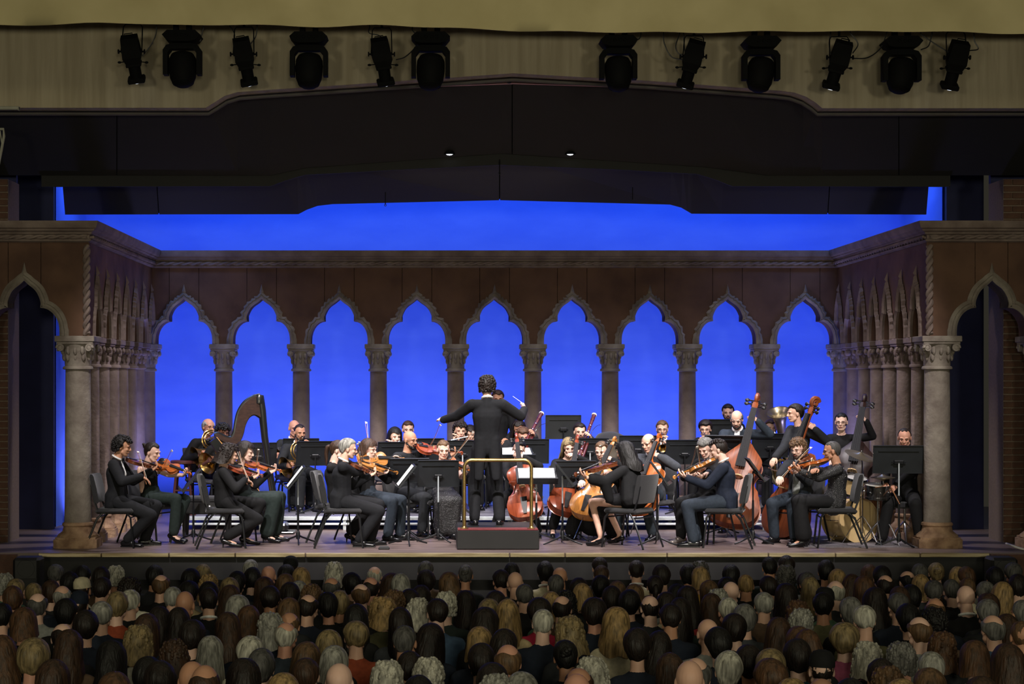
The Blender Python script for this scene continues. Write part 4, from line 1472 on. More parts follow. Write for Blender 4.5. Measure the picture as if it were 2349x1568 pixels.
        if top == 'shawl':
            t.cap(Ps - up * .1 - f * .02, Pp + up * .02 - f * .09, (.17, .10), (.26, .13), side=l)
            for s in (1, -1):
                t.cap(EL[s], EL[s] - up * .16 + (Pp - EL[s]) * .2, .075, .055)
        if top == 'sequin':
            t.cap(Pp + up * .06, Pp - up * .04 + f * .03, (.17 * w, .13), (.20 * w, .15), side=l)
    elif bare:
        t.cap(Pp, Pw, (.160 * w, .12), (.138 * w, .104), side=l)
        t.cap(Pw, Pc, (.138 * w, .104), (.162 * w + .004, .118), side=l2)
        t.cap(Pc, Pc + (Ps - Pc) * .3, (.162 * w, .118), (.15 * w, .105), side=l2)
        for s in (1, -1):
            t.cap(Pc + l2 * s * .1 + f2 * .06, Ps + l2 * s * .095 + f2 * .0, .02, .02)
    to = obj({'tux': 'jacket', 'suit': 'jacket', 'tails': 'tailcoat', 'shawl': 'shawl'}.get(top, 'blouse'), t, 'cloth_' + topc, root, origin=O)
    BAKE.append((to, .0145, 2, None, None))
    q = MB()
    if legs in ('trousers', 'wide'):
        wd = 1.0 if legs == 'trousers' else 1.45
        q.cap(Pp - up * .012, Pp + up * .07, (.160 * w, .122), (.15 * w, .112), side=l)
        for s in (1, -1):
            q.cap(HIP[s], KN[s], .098 * w, .078 * w * (1 + (wd - 1) * .5))
            lo_ = KN[s] + (AN[s] - KN[s]) * .96
            q.cap(KN[s], lo_, .076 * w * (1 + (wd - 1) * .5), .066 * wd)
    elif legs == 'skirt':
        q.cap(Pp - up * .012, Pp + up * .07, (.165 * w, .125), (.15 * w, .112), side=l)
        km = (KN[1] + KN[-1]) / 2
        q.cap(Pp, km, (.19 * w, .10), (.175, .085), side=l)
        q.cap(km, km - up * .12 - f * .01, (.175, .085), (.19, .10), side=l)
    elif legs == 'longskirt':
        q.cap(Pp - up * .012, Pp + up * .07, (.165 * w, .125), (.15 * w, .112), side=l)
        km = (KN[1] + KN[-1]) / 2; am = (AN[1] + AN[-1]) / 2
        q.cap(Pp, km, (.18 * w, .11), (.17, .09), side=l)
        q.cap(km, am - f * .03 + up * .07, (.165, .09), (.175, .11), side=l)
        for s in (1, -1):
            q.cap(HIP[s], KN[s], .095 * w, .085)
            q.cap(KN[s], AN[s] + up * .03, .085, .095)
    lo = obj('skirt' if 'skirt' in legs else 'trousers', q, 'cloth_' + legc, root, origin=O)
    BAKE.append((lo, .0155, 2, None, None))
    for s in (1, -1):
        fd = N(f + l * s * .18)
        a_ = AN[s] - up * .085; a_[2] = fz
        sh = MB()
        if shoe == 'heel':
            sh.cap(a_ - fd * .045 + up * .08, a_ + fd * .04 + up * .055, (.038, .034), (.042, .028), side=l)
            sh.cap(a_ + fd * .04 + up * .045, a_ + fd * .165 + up * .024, (.044, .030), (.030, .022), side=l)
            sh.tube([a_ - fd * .045 + up * .07, a_ - fd * .05 + up * .0], [.014, .006], 6)
        else:
            sh.cap(a_ - fd * .05 + up * .042, a_ + fd * .06 + up * .046, (.038, .04), (.042, .040), side=l)
            sh.cap(a_ + fd * .05 + up * .034, a_ + fd * .175 + up * .026, (.044, .032), (.036, .022), side=l)
            sh.box(a_ + fd * .06 + up * .008, (.27, .075, .016), np.stack([fd, np.cross(up, fd), up], 1))
        obj('shoe', sh, 'shoe_silver' if shoe == 'silver' else 'shoe_black', root, origin=O)
    if top in ('tux', 'suit', 'tails') and shirt:
        sb = MB()
        sb.cap(Ps + f2 * .035 + up * .005, Pc + f2 * .098 - up * .02, (.045, .03), (.028, .034), side=l2)
        ring = [nb + np.array(Rh @ ((.060 * cos(a) + .004, .062 * sin(a), .012 - .016 * cos(a)))) for a in np.linspace(0, 2 * pi, 16)[:-1]]
        sb.tube(ring, .012, 6, closed=True, flat=1.0)
        obj('shirt', sb, 'cloth_white', root, origin=O)
        if top in ('tux', 'tails'):
            bt = MB()
            c = Ps + f2 * .078 + up * .02
            for s in (1, -1):
                bt.cap(c + l2 * s * .008, c + l2 * s * .042, (.010, .008), (.020, .010), side=up)
            obj('bow_tie', bt, 'cloth_black', root, origin=O)
        if sleeves:
            for s in (1, -1):
                d_ = N(WR[s] - EL[s])
                obj('shirt_cuff', MB().tube([WR[s] - d_ * .035, WR[s] - d_ * .006], [.034, .034], 10), 'cloth_white', root, origin=O)
    if vest:
        obj('waistcoat', MB().cap(Pc + f2 * .088 - up * .01, Pw + f2 * .085, (.055, .04), (.06, .04), side=l2).cap(Pw + f2 * .085, Pp + f2 * .10 + up * .05, (.06, .04), (.05, .035), side=l2), 'cloth_' + vest, root, origin=O)
    # -- head: hair and face --
    Mo = Mh.copy(); Mo[:3, 3] = hc - O
    Mm = Matrix(Mo.tolist())
    def on_head(nm, me):
        o_ = obj(nm, me, None, root); o_.matrix_local = Mm; return o_
    if hair and hair[0] != 'bald':
        on_head('hair', hair_mesh(hair[0], hair[1], seed))
    if face:
        for s in (-1, 1):
            on_head('eye', FM['eye', s]); on_head('eyebrow', FM['eyebrow', s])
        on_head('mouth', FM['mouth'])
    if glasses: on_head('glasses', FM['glasses'])
    if beard: on_head('beard', beard_mesh(beard))
    if chair:
        place_chair(Pp[0] - f[0] * .0, Pp[1] - f[1] * .0, fz, atan2(f[1], f[0]), chair)
    PEOPLE.append(root)
    return dict(root=root, hc=hc, f=f, l=l, Pp=Pp, Ps=Ps, WR=WR, EL=EL, Mh=Mh, O=O)
# ================================================================ stage furniture
RZ = .18
# risers
nsec = 7
xa, xb = -4.25, 3.55
for row, (y0, y1) in enumerate(((23.7, 24.8), (24.81, 25.95))):
    for i in range(nsec):
        x0 = xa + (xb - xa) * i / nsec; x1 = xa + (xb - xa) * (i + 1) / nsec - .006
        r = thing('stage_riser', 'low grey stage platform, %s from the left in the %s row' % (ORD[i], ('front', 'rear')[row]), 'riser', ((x0 + x1) / 2, (y0 + y1) / 2, 0), 'orchestra risers')
        wx, wy = x1 - x0, y1 - y0
        obj('deck', MB().box((0, 0, RZ - .02), (wx, wy, .04)), 'deck', r)
        fr = obj('frame_rail', MB().rbox((0, -wy / 2 - .004, RZ - .025), (wx, .02, .05), .006), 'alu', r)
        obj('lower_rail', MB().rbox((0, -wy / 2 + .002, RZ - .10), (wx, .02, .03), .006), 'alu', r)
        for sx in (-1, 1):
            for sy in (-1, 1):
                obj('leg', MB().box((sx * (wx / 2 - .04), sy * (wy / 2 - .04), .07), (.04, .04, .14)), 'alu', r)
# small extra platform under the player at the back right
r = thing('stage_riser', 'small upper platform at the back under the short-haired player left of the tuba', 'riser', (P(1672, 0, 25.6)[0], 25.55, RZ), 'orchestra risers')
obj('deck', MB().box((0, 0, .14), (.9, .7, .04)), 'deck', r)
for sx in (-1, 1):
    for sy in (-1, 1):
        obj('leg', MB().box((sx * .4, sy * .3, .06), (.04, .04, .12)), 'alu', r)

# conductor's podium and rail
px0, px1 = P(1048, 0, 20.97)[0], P(1237, 0, 20.97)[0]
pc = ((px0 + px1) / 2, 21.5, 0)
r = thing('podium', 'black conductor podium with a red carpeted top', 'podium', pc)
obj('box', MB().rbox((0, 0, .115), (px1 - px0, 1.06, .22), .006), 'black_paint', r)
obj('mat', MB().rbox((0, .12, .232), (px1 - px0 - .02, .80, .018), .006), 'black_paint', r)
obj('carpet', MB().rbox((0, -.41, .232), (px1 - px0 - .02, .24, .018), .006), 'red_carpet', r)
r = thing('conductor_rail', 'brass tube rail standing on the podium behind the conductor', 'rail', (pc[0], 21.05, .24))
xl, xr, zt = P(1065, 0, 21.05)[0] - pc[0], P(1219, 0, 21.05)[0] - pc[0], P(0, 1055, 21.05)[2] - .24
pts = [(xl, 0, 0), (xl, 0, zt - .09)] + [(xl + .09 * (1 - cos(a)), 0, zt - .09 + .09 * sin(a)) for a in np.linspace(.2, pi / 2, 6)]
pts += [(xr - .09 * (1 - cos(a)), 0, zt - .09 + .09 * sin(a)) for a in np.linspace(pi / 2, .2, 6)] + [(xr, 0, zt - .09), (xr, 0, 0)]
obj('rail_tube', MB().tube(pts, .021, 12, side=(0, 1, 0)), 'brass', r)
for x in (xl, xr):
    obj('floor_flange', MB().lathe([(.05, 0), (.05, .008), (.03, .015), (.022, .03)], 14, T4((x, 0, 0))), 'brass', r)

# harp: drawn in its own upright plane turned a little from the stage front
def HP(px, py, o=0.0):
    D = 23.05 + (px - 560) * .0022 + o
    return P(px, py, D)
ho = HP(620, 1222)
ho[2] = 0
r = thing('harp', 'tall black concert harp with a brown curved neck', 'harp', ho)
n2 = N(np.cross(HP(640, 1100) - HP(500, 1100), (0, 0, 1)))
pil = [HP(597, 912), HP(601, 940), HP(607, 1000), HP(618, 1080), HP(628, 1140), HP(637, 1200)]
obj('pillar', MB().tube(pil, [.050, .052, .046, .044, .046, .055], 14), 'harp_black', r, origin=ho)
obj('crown', MB().tube([HP(594, 925), HP(595, 912), HP(596, 905)], [.058, .064, .05], 14), 'harp_black', r, origin=ho)
up_e = catmull([HP(x, y) for x, y in ((596, 906), (578, 911), (560, 924), (547, 945), (541, 970), (537, 993), (528, 1004), (512, 1000), (500, 994), (492, 997))], 4)
lo_e = catmull([HP(x, y) for x, y in ((598, 958), (583, 950), (570, 957), (561, 975), (556, 995), (548, 1012), (534, 1018), (516, 1014), (503, 1008), (496, 1012))], 4)
V, F = [], []
for a, b in zip(up_e, lo_e):
    for d in (-.035, .035):
        V += [a + n2 * d, b + n2 * d]
for i in range(len(up_e) - 1):
    q = 4 * i
    F += [(q, q + 1, q + 5, q + 4), (q + 2, q + 6, q + 7, q + 3), (q, q + 4, q + 6, q + 2), (q + 1, q + 3, q + 7, q + 5)]
F += [(0, 2, 3, 1), (q + 4, q + 5, q + 7, q + 6)]
nk = obj('neck', MB().add(V, F), 'harp_wood', r, origin=ho, angle=35)
obj('neck_rim', MB().tube(up_e, .026, 7), 'harp_black', nk, origin=ho)
obj('neck_lower_rim', MB().tube(lo_e, .016, 6), 'harp_black', nk, origin=ho)
sb0, sb1 = HP(494, 1003), HP(634, 1188)
ax = N(sb1 - sb0); wv = N(np.cross(ax, n2))
V = []
for p, hw, dp in ((sb0, .05, .09), (sb0 * .5 + sb1 * .5, .13, .15), (sb1, .20, .20)):
    V += [p - n2 * hw, p + n2 * hw, p + n2 * hw * .6 - wv * np.sign(wv[2]) * dp, p - n2 * hw * .6 - wv * np.sign(wv[2]) * dp]
F = []
for i in range(2):
    for j in range(4):
        F.append((i * 4 + j, i * 4 + (j + 1) % 4, i * 4 + 4 + (j + 1) % 4, i * 4 + 4 + j))
F += [(3, 2, 1, 0), (8, 9, 10, 11)]
obj('soundbox', MB().add(V, F), 'harp_black', r, origin=ho, angle=30)
sg = np.sign(wv[2])
V = [sb0 - n2 * .05 + wv * sg * .004, sb0 + n2 * .05 + wv * sg * .004, sb1 + n2 * .2 + wv * sg * .004, sb1 - n2 * .2 + wv * sg * .004]
V += [v + wv * sg * .008 for v in V]
obj('soundboard', MB().add(V, [(3, 2, 1, 0), (4, 5, 6, 7), (0, 1, 5, 4), (1, 2, 6, 5), (2, 3, 7, 6), (3, 0, 4, 7)]), 'soundboard', r, origin=ho)
obj('base', MB().rbox((HP(636, 1208) + n2 * .0) - (.03, 0, 0), (.34, .36, .12), .03).rbox((HP(640, 1219)) - (.0, 0, 0) * np.array(1), (.42, .40, .03), .01), 'harp_black', r, origin=ho)
tp = np.linspace(0, 1, len(up_e))
for k in range(36):
    t = .05 + .80 * k / 35
    i = t * (len(lo_e) - 1); i0 = int(i); q = lo_e[i0] + (lo_e[min(i0 + 1, len(lo_e) - 1)] - lo_e[i0]) * (i - i0)
    e = sb1 + (sb0 - sb1) * (.03 + .90 * k / 35) + wv * sg * .014
    obj('string', MB().tube([q - n2 * .03, e], .0011, 4, cap=False), 'string_steel', r, origin=ho)
for k in range(30):
    t = .08 + .78 * k / 29
    i = t * (len(up_e) - 1); i0 = int(i); q = up_e[i0]
    obj('tuning_pin', MB().box(q - n2 * .034 + np.array((0, 0, -.006)), (.014, .014, .006)), 'silver', nk, origin=ho)
# harpist's bench
bo = P(475, 1228, 22.85); bo[2] = 0
r = thing('bench', 'black padded bench with a round fitting beside the harp', 'bench', bo)
obj('cushion', MB().rbox((0, 0, .47), (.62, .36, .07), .02), 'chair_black', r)
obj('apron', MB().rbox((0, 0, .36), (.60, .34, .15), .01), 'black_paint', r)
for sx in (-1, 1):
    obj('adjusting_knob', MB().lathe([(.03, 0), (.03, .02), (.012, .03)], 12, T4((sx * .05, -.17, .37), (1, 0, 0), (0, -1, 0))), 'silver', r) if sx > 0 else None
    for sy in (-1, 1):
        obj('leg', MB().tube([(sx * .27, sy * .14, .3), (sx * .275, sy * .145, .0)], [.03, .018], 8), 'black_paint', r)
# red stool and mutes
so = P(421, 1185, 24.5); so[2] = RZ
r = thing('stool', 'red brown wooden stool beside the far left platform', 'stool', so)
obj('seat', MB().lathe([(.17, .66), (.18, .67), (.18, .70), (.165, .71)], 20), 'stool_red', r)
for k in range(4):
    a = pi / 4 + k * pi / 2
    obj('leg', MB().tube([(.11 * cos(a), .11 * sin(a), .67), (.19 * cos(a), .19 * sin(a), 0)], .017, 8), 'stool_red', r)
    b = a + pi / 2
    obj('rung', MB().tube([(.155 * cos(a), .155 * sin(a), .30), (.155 * cos(b), .155 * sin(b), .30)], .011, 6), 'stool_red', r)
for (px, py, D, h, rad, m_, lb) in ((424, 1173, 24.35, .26, .065, 'cone_black', 'black cone shaped horn mute standing under the red stool'),
                                     (441, 1188, 23.95, .22, .05, 'stool_red', 'brown cone shaped horn mute beside the platform edge')):
    q = P(px, py, D); q[2] = RZ
    r = thing('horn_mute', lb, 'mute', q, 'horn mutes')
    obj('cone', MB().lathe([(rad, 0), (rad, .012), (rad * .25, h * .92), (rad * .3, h)], 18), m_, r)
    obj('cork_ring', MB().lathe([(rad * .36, h * .80), (rad * .40, h * .82), (rad * .36, h * .88)], 14), 'bow_wood', r)

# ================================================================ musicians
def fiddler(who, head, yaw, A, B, sgn, kind='violin', varnish='varnish_orange', frog=None, tip=None, vup=None, dA=.06, il='', bl='', vscale=1.0, **kw):
    """seated violinist or violist; A chin end, B scroll, frog and tip of the bow in pixels"""
    f, l = yawvec(yaw)
    hc = P(*head)
    a = P(A[0], A[1], hc[1] + l[1] * dA + f[1] * .05)
    L = {'violin': .575, 'viola': .656}[kind]
    b = far_end(a, B[0], B[1], L, sgn)
    d = N(b - a)
    vup = np.array(vup if vup is not None else (-l * .42 + np.array((0, 0, .9)) + 0 * f))
    place_fiddle(kind, il, kind, varnish, a, b, vup)
    n = N(vup - d * (vup @ d))
    bridge = a + d * L * .335 + n * .05
    best = None
    for D1 in np.arange(bridge[1] - .45, bridge[1] + .45, .02):
        F_ = P(frog[0], frog[1], D1)
        for s2 in (-1, 1):
            T_ = far_end(F_, tip[0], tip[1], .74, s2)
            u = N(T_ - F_); q = F_ + u * max(.1, min(.66, (bridge - F_) @ u))
            c = np.linalg.norm(q - bridge) + abs(np.linalg.norm(T_ - F_) - .74) * .2
            if best is None or c < best[0]:
                best = (c, F_, T_)
    F_, T_ = best[1], best[2]
    blen = np.linalg.norm(T_ - F_)
    place_bow(bl, F_, T_, F_ + (T_ - F_) * .5 - bridge, min(.78, max(.60, blen)))
    neck = a + d * L * .80
    bu = N(T_ - F_)
    Fh = F_ + bu * .03
    sh = hc - np.array((0, 0, .22)) - l * .17
    wdir = N(Fh - sh)
    RH = Fh - wdir * .075 + np.array((0, 0, .035))
    LH = neck - n * .055 - d * .035
    kw.setdefault('lpole', np.array((0, 0, -1.0)) + l * .15)
    kw.setdefault('rpole', np.array((0, 0, -.75)) - l * .8)
    return person(who, head, yaw, LH=LH, RH=RH, LP=neck + n * .05 + d * .03, RP=Fh - np.array((0, 0, .01)), lpalm=neck + n * .02 - LH, rpalm=np.array((0, 0, -1.0)), lcurl=1.0, rcurl=.75, **kw)

# --- left desks of violins
fiddler('violinist in tuxedo with bushy black hair seated nearest the left corner column', (281, 1024, 21.35), 88, (294, 1056), (370, 1075), 1, frog=(338, 1110), tip=(316, 1034), varnish='varnish_brown',
        il='brown violin of the tuxedoed player by the left corner column', bl='bow of the tuxedoed player by the left corner column', hair=('curly', 'black'), skin='tan', lean=.06, feet=((.30, .16), (.13, -.05)), pitch=12, chair='black chair of the violinist nearest the left corner column', seed=1)
fiddler('woman violinist with dark bun and bare shoulders beside the left corner column', (350, 1037, 22.0), 66, (360, 1062), (439, 1088), -1, frog=(349, 1113), tip=(396, 1031), varnish='varnish_orange', vup=(-.1, -.6, .8),
        il='orange violin of the woman with bare shoulders', bl='bow of the woman violinist with bare shoulders', sex='f', hair=('bun', 'dark'), skin='fair', top='strap', topc='black', legc='darkgreen', shoe='heel', lean=.03, pitch=14, feet=((.30, .05), (.40, -.10)),
        chair='black chair of the woman with bare shoulders', lpole=(0.2, -.4, -1), seed=2)
fiddler('woman violinist with wavy dark hair in black sweater in front of the harp', (526, 1042, 21.3), 100, (526, 1072), (602, 1093), 1, frog=(576, 1116), tip=(545, 1029), varnish='varnish_red',
        il='red violin of the woman with wavy hair', bl='bow of the woman with wavy hair', sex='f', hair=('wavybob', 'dark'), skin='light', top='long', topc='black', legs='trousers', legc='black', shoe='heel', lean=.06, pitch=14, feet=((.26, .14), (.03, -.08)),
        chair='black chair of the wavy haired violinist before the harp', seed=3)
fiddler('woman violinist with straight dark hair right beside the harp strings', (563, 1036, 21.95), 82, (556, 1058), (645, 1082), 1, frog=(581, 1098), tip=(593, 1029), varnish='varnish_orange', vup=(-.05, -.5, .85),
        il='orange violin in front of the harp strings', bl='pale bow in front of the harp pillar', sex='f', hair=('bob', 'dark'), skin='fair', top='long', topc='black', legs='wide', legc='darkgreen', shoe='heel', lean=.04, pitch=12, feet=((.38, .12), (.33, -.08)),
        chair='black chair of the straight haired violinist by the harp', seed=4)
# --- inner left desks
fiddler('silver haired man in tuxedo playing violin left of the podium', (799, 1029, 21.35), 94, (801, 1062), (869, 1090), 1, frog=(832, 1092), tip=(820, 1016), varnish='varnish_brown',
        il='dark brown violin of the silver haired man', bl='bow of the silver haired man', hair=('short', 'silver'), skin='light', lean=.07, pitch=10, feet=((.34, .14), (.20, -.06)), chair='black chair of the silver haired man', seed=5)
fiddler('woman with ponytail half hidden behind the silver haired violinist', (777, 1032, 22.0), 80, (826, 1062), (912, 1086), 1, frog=(838, 1090), tip=(824, 1012), varnish='varnish_amber', dA=.12,
        il='amber violin low beside the peplum blouse', bl='bow rising behind the silver haired man', sex='f', hair=('ponytail', 'brown'), skin='fair', top='short', topc='black', legs='trousers', legc='black', shoe='heel', lean=.02, pitch=10,
        feet=((.22, .1), (.18, -.06)), chair='black chair of the woman with the ponytail', seed=6)
fiddler('woman violist with glasses and brown bob, viola turned to the audience', (846, 1030, 22.3), 62, (821, 1053), (927, 1053), 1, kind='viola', varnish='varnish_amber', frog=(847, 1073), tip=(840, 966), vup=(0, -.85, .5), dA=-.10,
        il='large amber viola turned to face the audience', bl='long bow standing upright over the amber viola', sex='f', hair=('bob', 'brown'), skin='fair', top='long', topc='black', legc='bluegrey', lean=.03, pitch=10, glasses=True, feet=((.42, .1), (.36, -.1)), twist=-10,
        chair='black chair of the bespectacled violist', seed=7)
fiddler('bald bearded man with glasses playing viola beside the closed-eyed violinist', (941, 1009, 23.0), 48, (957, 1026), (1061, 1041), 1, kind='viola', varnish='varnish_red', frog=(978, 1038), tip=(1011, 973), vup=(-.1, -.55, .8), dA=-.06,
        il='red viola of the bald bearded man', bl='bow rising towards the conductor hand', hair=('bald', ''), skin='olive', top='suit', topc='charcoal', legc='charcoal', shirt=False, lean=.05, pitch=8, glasses=True, beard='black', feet=((.38, .14), (.38, -.14)),
        chair='black chair of the bald bearded violist', rpole=(-1, -.2, -.5), seed=8)
fiddler('woman violinist with closed eyes and floral skirt facing the audience', (1017, 1031, 22.7), 8, (1019, 1057), (1083, 1083), -1, frog=(1012, 1080), tip=(1087, 988), varnish='varnish_orange', vup=(-.3, -.45, .85), dA=.0,
        il='orange violin of the woman with closed eyes', bl='bow rising in front of the conductor left arm', sex='f', hair=('tied', 'lightbrown'), skin='fair', top='strap', topc='black', legs='longskirt', legc='sequin', shoe='oxford', lean=.02, pitch=14, feet=((.34, .07), (.34, -.07)),
        chair='black chair of the violinist in the floral skirt', seed=9)
# --- right desks
fiddler('woman violist with long dark hair and black shawl seen from behind', (1433, 1037, 21.35), 232, (1409, 1063), (1318, 1091), -1, kind='viola', varnish='varnish_brown', frog=(1383, 1096), tip=(1377, 1020),
        il='brown viola of the woman in the black shawl', bl='bow of the woman in the black shawl', sex='f', hair=('longwide', 'black'), skin='light', top='shawl', topc='black', legs='skirt', legc='black', shoe='heel', lean=.06, pitch=12, feet=((.30, .16), (.26, -.20)), twist=0,
        chair='black chair of the woman in the shawl', seed=10, face=False)
fiddler('grey haired woman violinist bent over behind the man with curly undercut', (1618, 1028, 22.0), 322, (1618, 1058), (1592, 1098), -1, frog=(1575, 1094), tip=(1599, 1024), varnish='varnish_brown',
        il='brown violin of the grey haired woman', bl='bow of the grey haired woman', sex='f', hair=('full', 'grey'), skin='fair', top='long', topc='black', legc='black', shoe='silver', lean=.04, pitch=26, feet=((.38, .12), (.42, -.12)), chair='black chair of the grey haired woman', seed=11)
fiddler('man in navy suit with dark curly undercut playing violin, back half turned', (1648, 1031, 21.35), 256, (1640, 1056), (1545, 1097), -1, frog=(1613, 1100), tip=(1600, 1022), varnish='varnish_amber',
        il='amber violin of the man in the navy suit', bl='bow of the man in the navy suit', hair=('topcurl', 'dark'), skin='fair', top='suit', topc='navy', legc='bluegrey', lean=.08, pitch=12, feet=((.36, .16), (.34, -.02)), chair='black chair of the man in the navy suit', seed=12)
fiddler('man with tousled brown hair, glasses and light waistcoat playing violin', (1830, 1029, 21.95), 320, (1846, 1050), (1816, 1086), -1, frog=(1783, 1107), tip=(1862, 1024), varnish='varnish_brown', dA=-.02,
        il='brown violin of the man with tousled hair', bl='bow of the man with tousled hair', hair=('curly', 'lightbrown'), skin='fair', top='suit', topc='charcoal', legc='bluegrey', lean=.05, pitch=16, glasses=True, beard='brown', vest='palegrey', feet=((.42, .16), (.34, -.16)),
        chair='black chair of the man with tousled hair', seed=13)
fiddler('woman with cropped grey hair and black glasses in sequined blouse playing violin', (1908, 1034, 21.35), 264, (1897, 1057), (1809, 1076), -1, frog=(1852, 1086), tip=(1862, 1050), varnish='varnish_orange',
        il='orange violin of the woman in sequins', bl='bow of the woman in sequins', sex='f', hair=('buzz', 'salt'), skin='tan', top='sequin', topc='sequin', legs='wide', legc='black', shoe='heel', lean=.05, pitch=8, glasses=True, feet=((.40, .14), (.36, -.08)),
        chair='black chair of the woman in sequins', seed=14)

# --- cellos
def cellist(who, head, yaw, A, B, kind, varnish, il, bl, frog, tip, dA=-.32, LHt=.76, pose='sit', Ln=None, sgn=1, vyaw=None, bowside=None, tilt=.25, **kw):
    f, l = yawvec(yaw)
    hc = P(*head)
    L = {'cello': 1.223, 'double_bass': 1.814}[kind] if Ln is None else Ln
    b = P(B[0], B[1], hc[1] + kw.pop('dB', -.02))
    a = far_end(b, A[0], A[1], L, -1)
    d = N(b - a)
    fv, lv = yawvec(yaw if vyaw is None else vyaw)
    up = fv + np.array((0, 0, tilt))
    place_fiddle(kind, il, kind, varnish, a, b, up)
    n = N(up - d * (up @ d))
    bridge = a + d * L * .335 + n * (.14 if kind == 'cello' else .22)
    F_ = P(frog[0], frog[1], bridge[1] - .02); T_ = far_end(F_, tip[0], tip[1], .70, 1)
    if bl:
        u = N(T_ - F_)
        place_bow(bl, F_, F_ + u * .70, F_ + u * .35 - (a + d * L * .3) , .70)
    neck = a + d * L * LHt
    LH = neck + n * .02 + l * .055 - d * .02 + np.array((0, 0, -.01))
    Fh = F_ + N(T_ - F_) * .03
    sh = hc - np.array((0, 0, .22)) - l * .17
    RH = Fh - N(Fh - sh) * .085 + np.array((0, 0, .02))
    kw.setdefault('lpole', l * .9 + np.array((0, 0, -.45)))
    kw.setdefault('rpole', -l * .9 + np.array((0, 0, -.4)))
    kw.setdefault('feet', ((.42, .27), (.42, -.27)))
    return person(who, head, yaw, pose=pose, LH=LH, RH=RH, LP=neck + n * .03 - l * .03, RP=Fh, lpalm=-l - n * .3, rpalm=np.array((0, 0, -1.0)), lcurl=1.0, rcurl=.7, **kw)

cellist('smiling dark haired woman cellist half hidden behind the conductor stand', (1190, 1030, 23.0), -8, (1208, 1190), (1186, 1000), 'cello', 'varnish_red', 'reddish cello standing behind the brass rail', 'bow of the smiling cellist', (1186, 1126), (1232, 1118),
        sex='f', hair=('tied', 'black'), skin='fair', top='long', topc='black', legc='black', pitch=18, roll=-8, lean=.06, chair='black chair of the smiling cellist', seed=15)
cellist('woman cellist with long blonde hair looking down', (1305, 1026, 23.0), 6, (1293, 1178), (1322, 1005), 'cello', 'varnish_red', 'bright red cello right of the conductor stand', 'bow of the blonde cellist', (1272, 1118), (1330, 1112),
        sex='f', hair=('long', 'ashblonde'), skin='fair', top='long', topc='black', legc='black', shoe='heel', pitch=16, lean=.06, chair='black chair of the blonde cellist', seed=16)
cellist('young woman cellist with light brown hair tied back behind the black shawl', (1380, 1034, 22.5), -24, (1338, 1186), (1414, 1010), 'cello', 'varnish_amber', 'tan cello leaning by the black shawl', 'bow crossing the tan cello', (1326, 1117), (1362, 1110),
        sex='f', hair=('tied', 'lightbrown'), skin='fair', top='long', topc='black', legs='longskirt', legc='black', pitch=16, lean=.08, chair='black chair of the young woman cellist', seed=17)
cellist('balding man cellist in grey suit looking down to the left', (1487, 1016, 22.6), -38, (1462, 1176), (1519, 1003), 'cello', 'varnish_orange', 'orange cello of the man in the grey suit', 'bow of the man in the grey suit', (1450, 1112), (1506, 1100),
        hair=('fringe', 'brown'), skin='light', top='suit', topc='grey', legc='steel', pitch=18, lean=.08, chair='black chair of the cellist in grey', seed=18)
# --- double basses
cellist('bald bearded double bass player in slate suit bending over his instrument', (1690, 962, 23.3), -16, (1672, 1205), (1740, 912), 'double_bass', 'varnish_bass', 'orange brown double bass of the man in slate', 'bow of the bassist in slate', (1668, 1112), (1722, 1106),
        pose='stand', hair=('fringe', 'salt'), skin='light', top='suit', topc='bluegrey', legc='charcoal', beard='dark', pitch=24, lean=.02, LHt=.83, dB=-.05, feet=((.0, .16), (.0, -.16)), seed=19)
cellist('dark haired bass player in grey suit leaning left, profile to the audience', (1824, 948, 22.75), 292, (1790, 1232), (1890, 904), 'double_bass', 'varnish_bass', 'brown double bass leaning across the player in grey', 'bow of the leaning bass player', (1764, 1074), (1800, 1084),
        pose='stand', hair=('short', 'dark'), skin='light', top='suit', topc='charcoal', legc='charcoal', pitch=4, hyaw=278, lean=.04, LHt=.80, vyaw=-58, dB=-.26, tilt=.3, feet=((.0, .14), (.0, -.14)), shirt=False, lpole=(1, -.2, -.6), rpole=(-.4, -.6, -.6), seed=20)
cellist('woman bass player with glasses and dark tied hair beside the right arcade', (1930, 968, 23.5), -18, (1940, 1192), (1985, 916), 'double_bass', 'varnish_bass_dark', 'dark double bass with black scroll by the right arcade', 'bow of the woman bass player', (1908, 1104), (1966, 1110),
        pose='stand', sex='f', hair=('tied', 'black'), skin='fair', top='long', topc='black', legc='black', glasses=True, pitch=4, lean=.02, LHt=.83, dB=-.05, feet=((.0, .12), (.0, -.12)), seed=21)

# --- conductor
g = P(1203, 926, 21.15); 
person('conductor in black tailcoat with curly dark hair, arms spread, back to the audience', (1117, 886, 21.45), 182, fz=.24, pose='stand', LH=P(1015, 963, 21.75), RH=P(1203, 938, 21.75), LP=P(1006, 950, 21.9), RP=P(1200, 918, 21.9), lcurl=.7, rcurl=1.1,
       lpole=(-.3, .1, -.9), rpole=(.75, 0, -.7), lpalm=(0.4, .3, -1), rpalm=(-1, .2, -.3), top='tails', topc='tux', legc='tux', hair=('curly', 'dark'), skin='fair', pitch=4, lean=-.01, feet=((-.02, .15), (.0, -.15)), face=True, seed=22, bw=1.02, group='conductor')
r = thing('baton', 'white baton raised in the conductor right hand', 'baton', M=T4(P(1200, 925, 21.85), P(1176, 908, 21.95) - P(1200, 925, 21.85), (0, 0, 1)))
obj('shaft', MB().tube([(0, 0, 0), (.18, 0, 0)], [.0032, .0016], 6), 'ivory', r)
obj('grip', MB().ell((-.012, 0, 0), (.02, .009, .009), seg=8, rings=6), 'bow_wood', r)

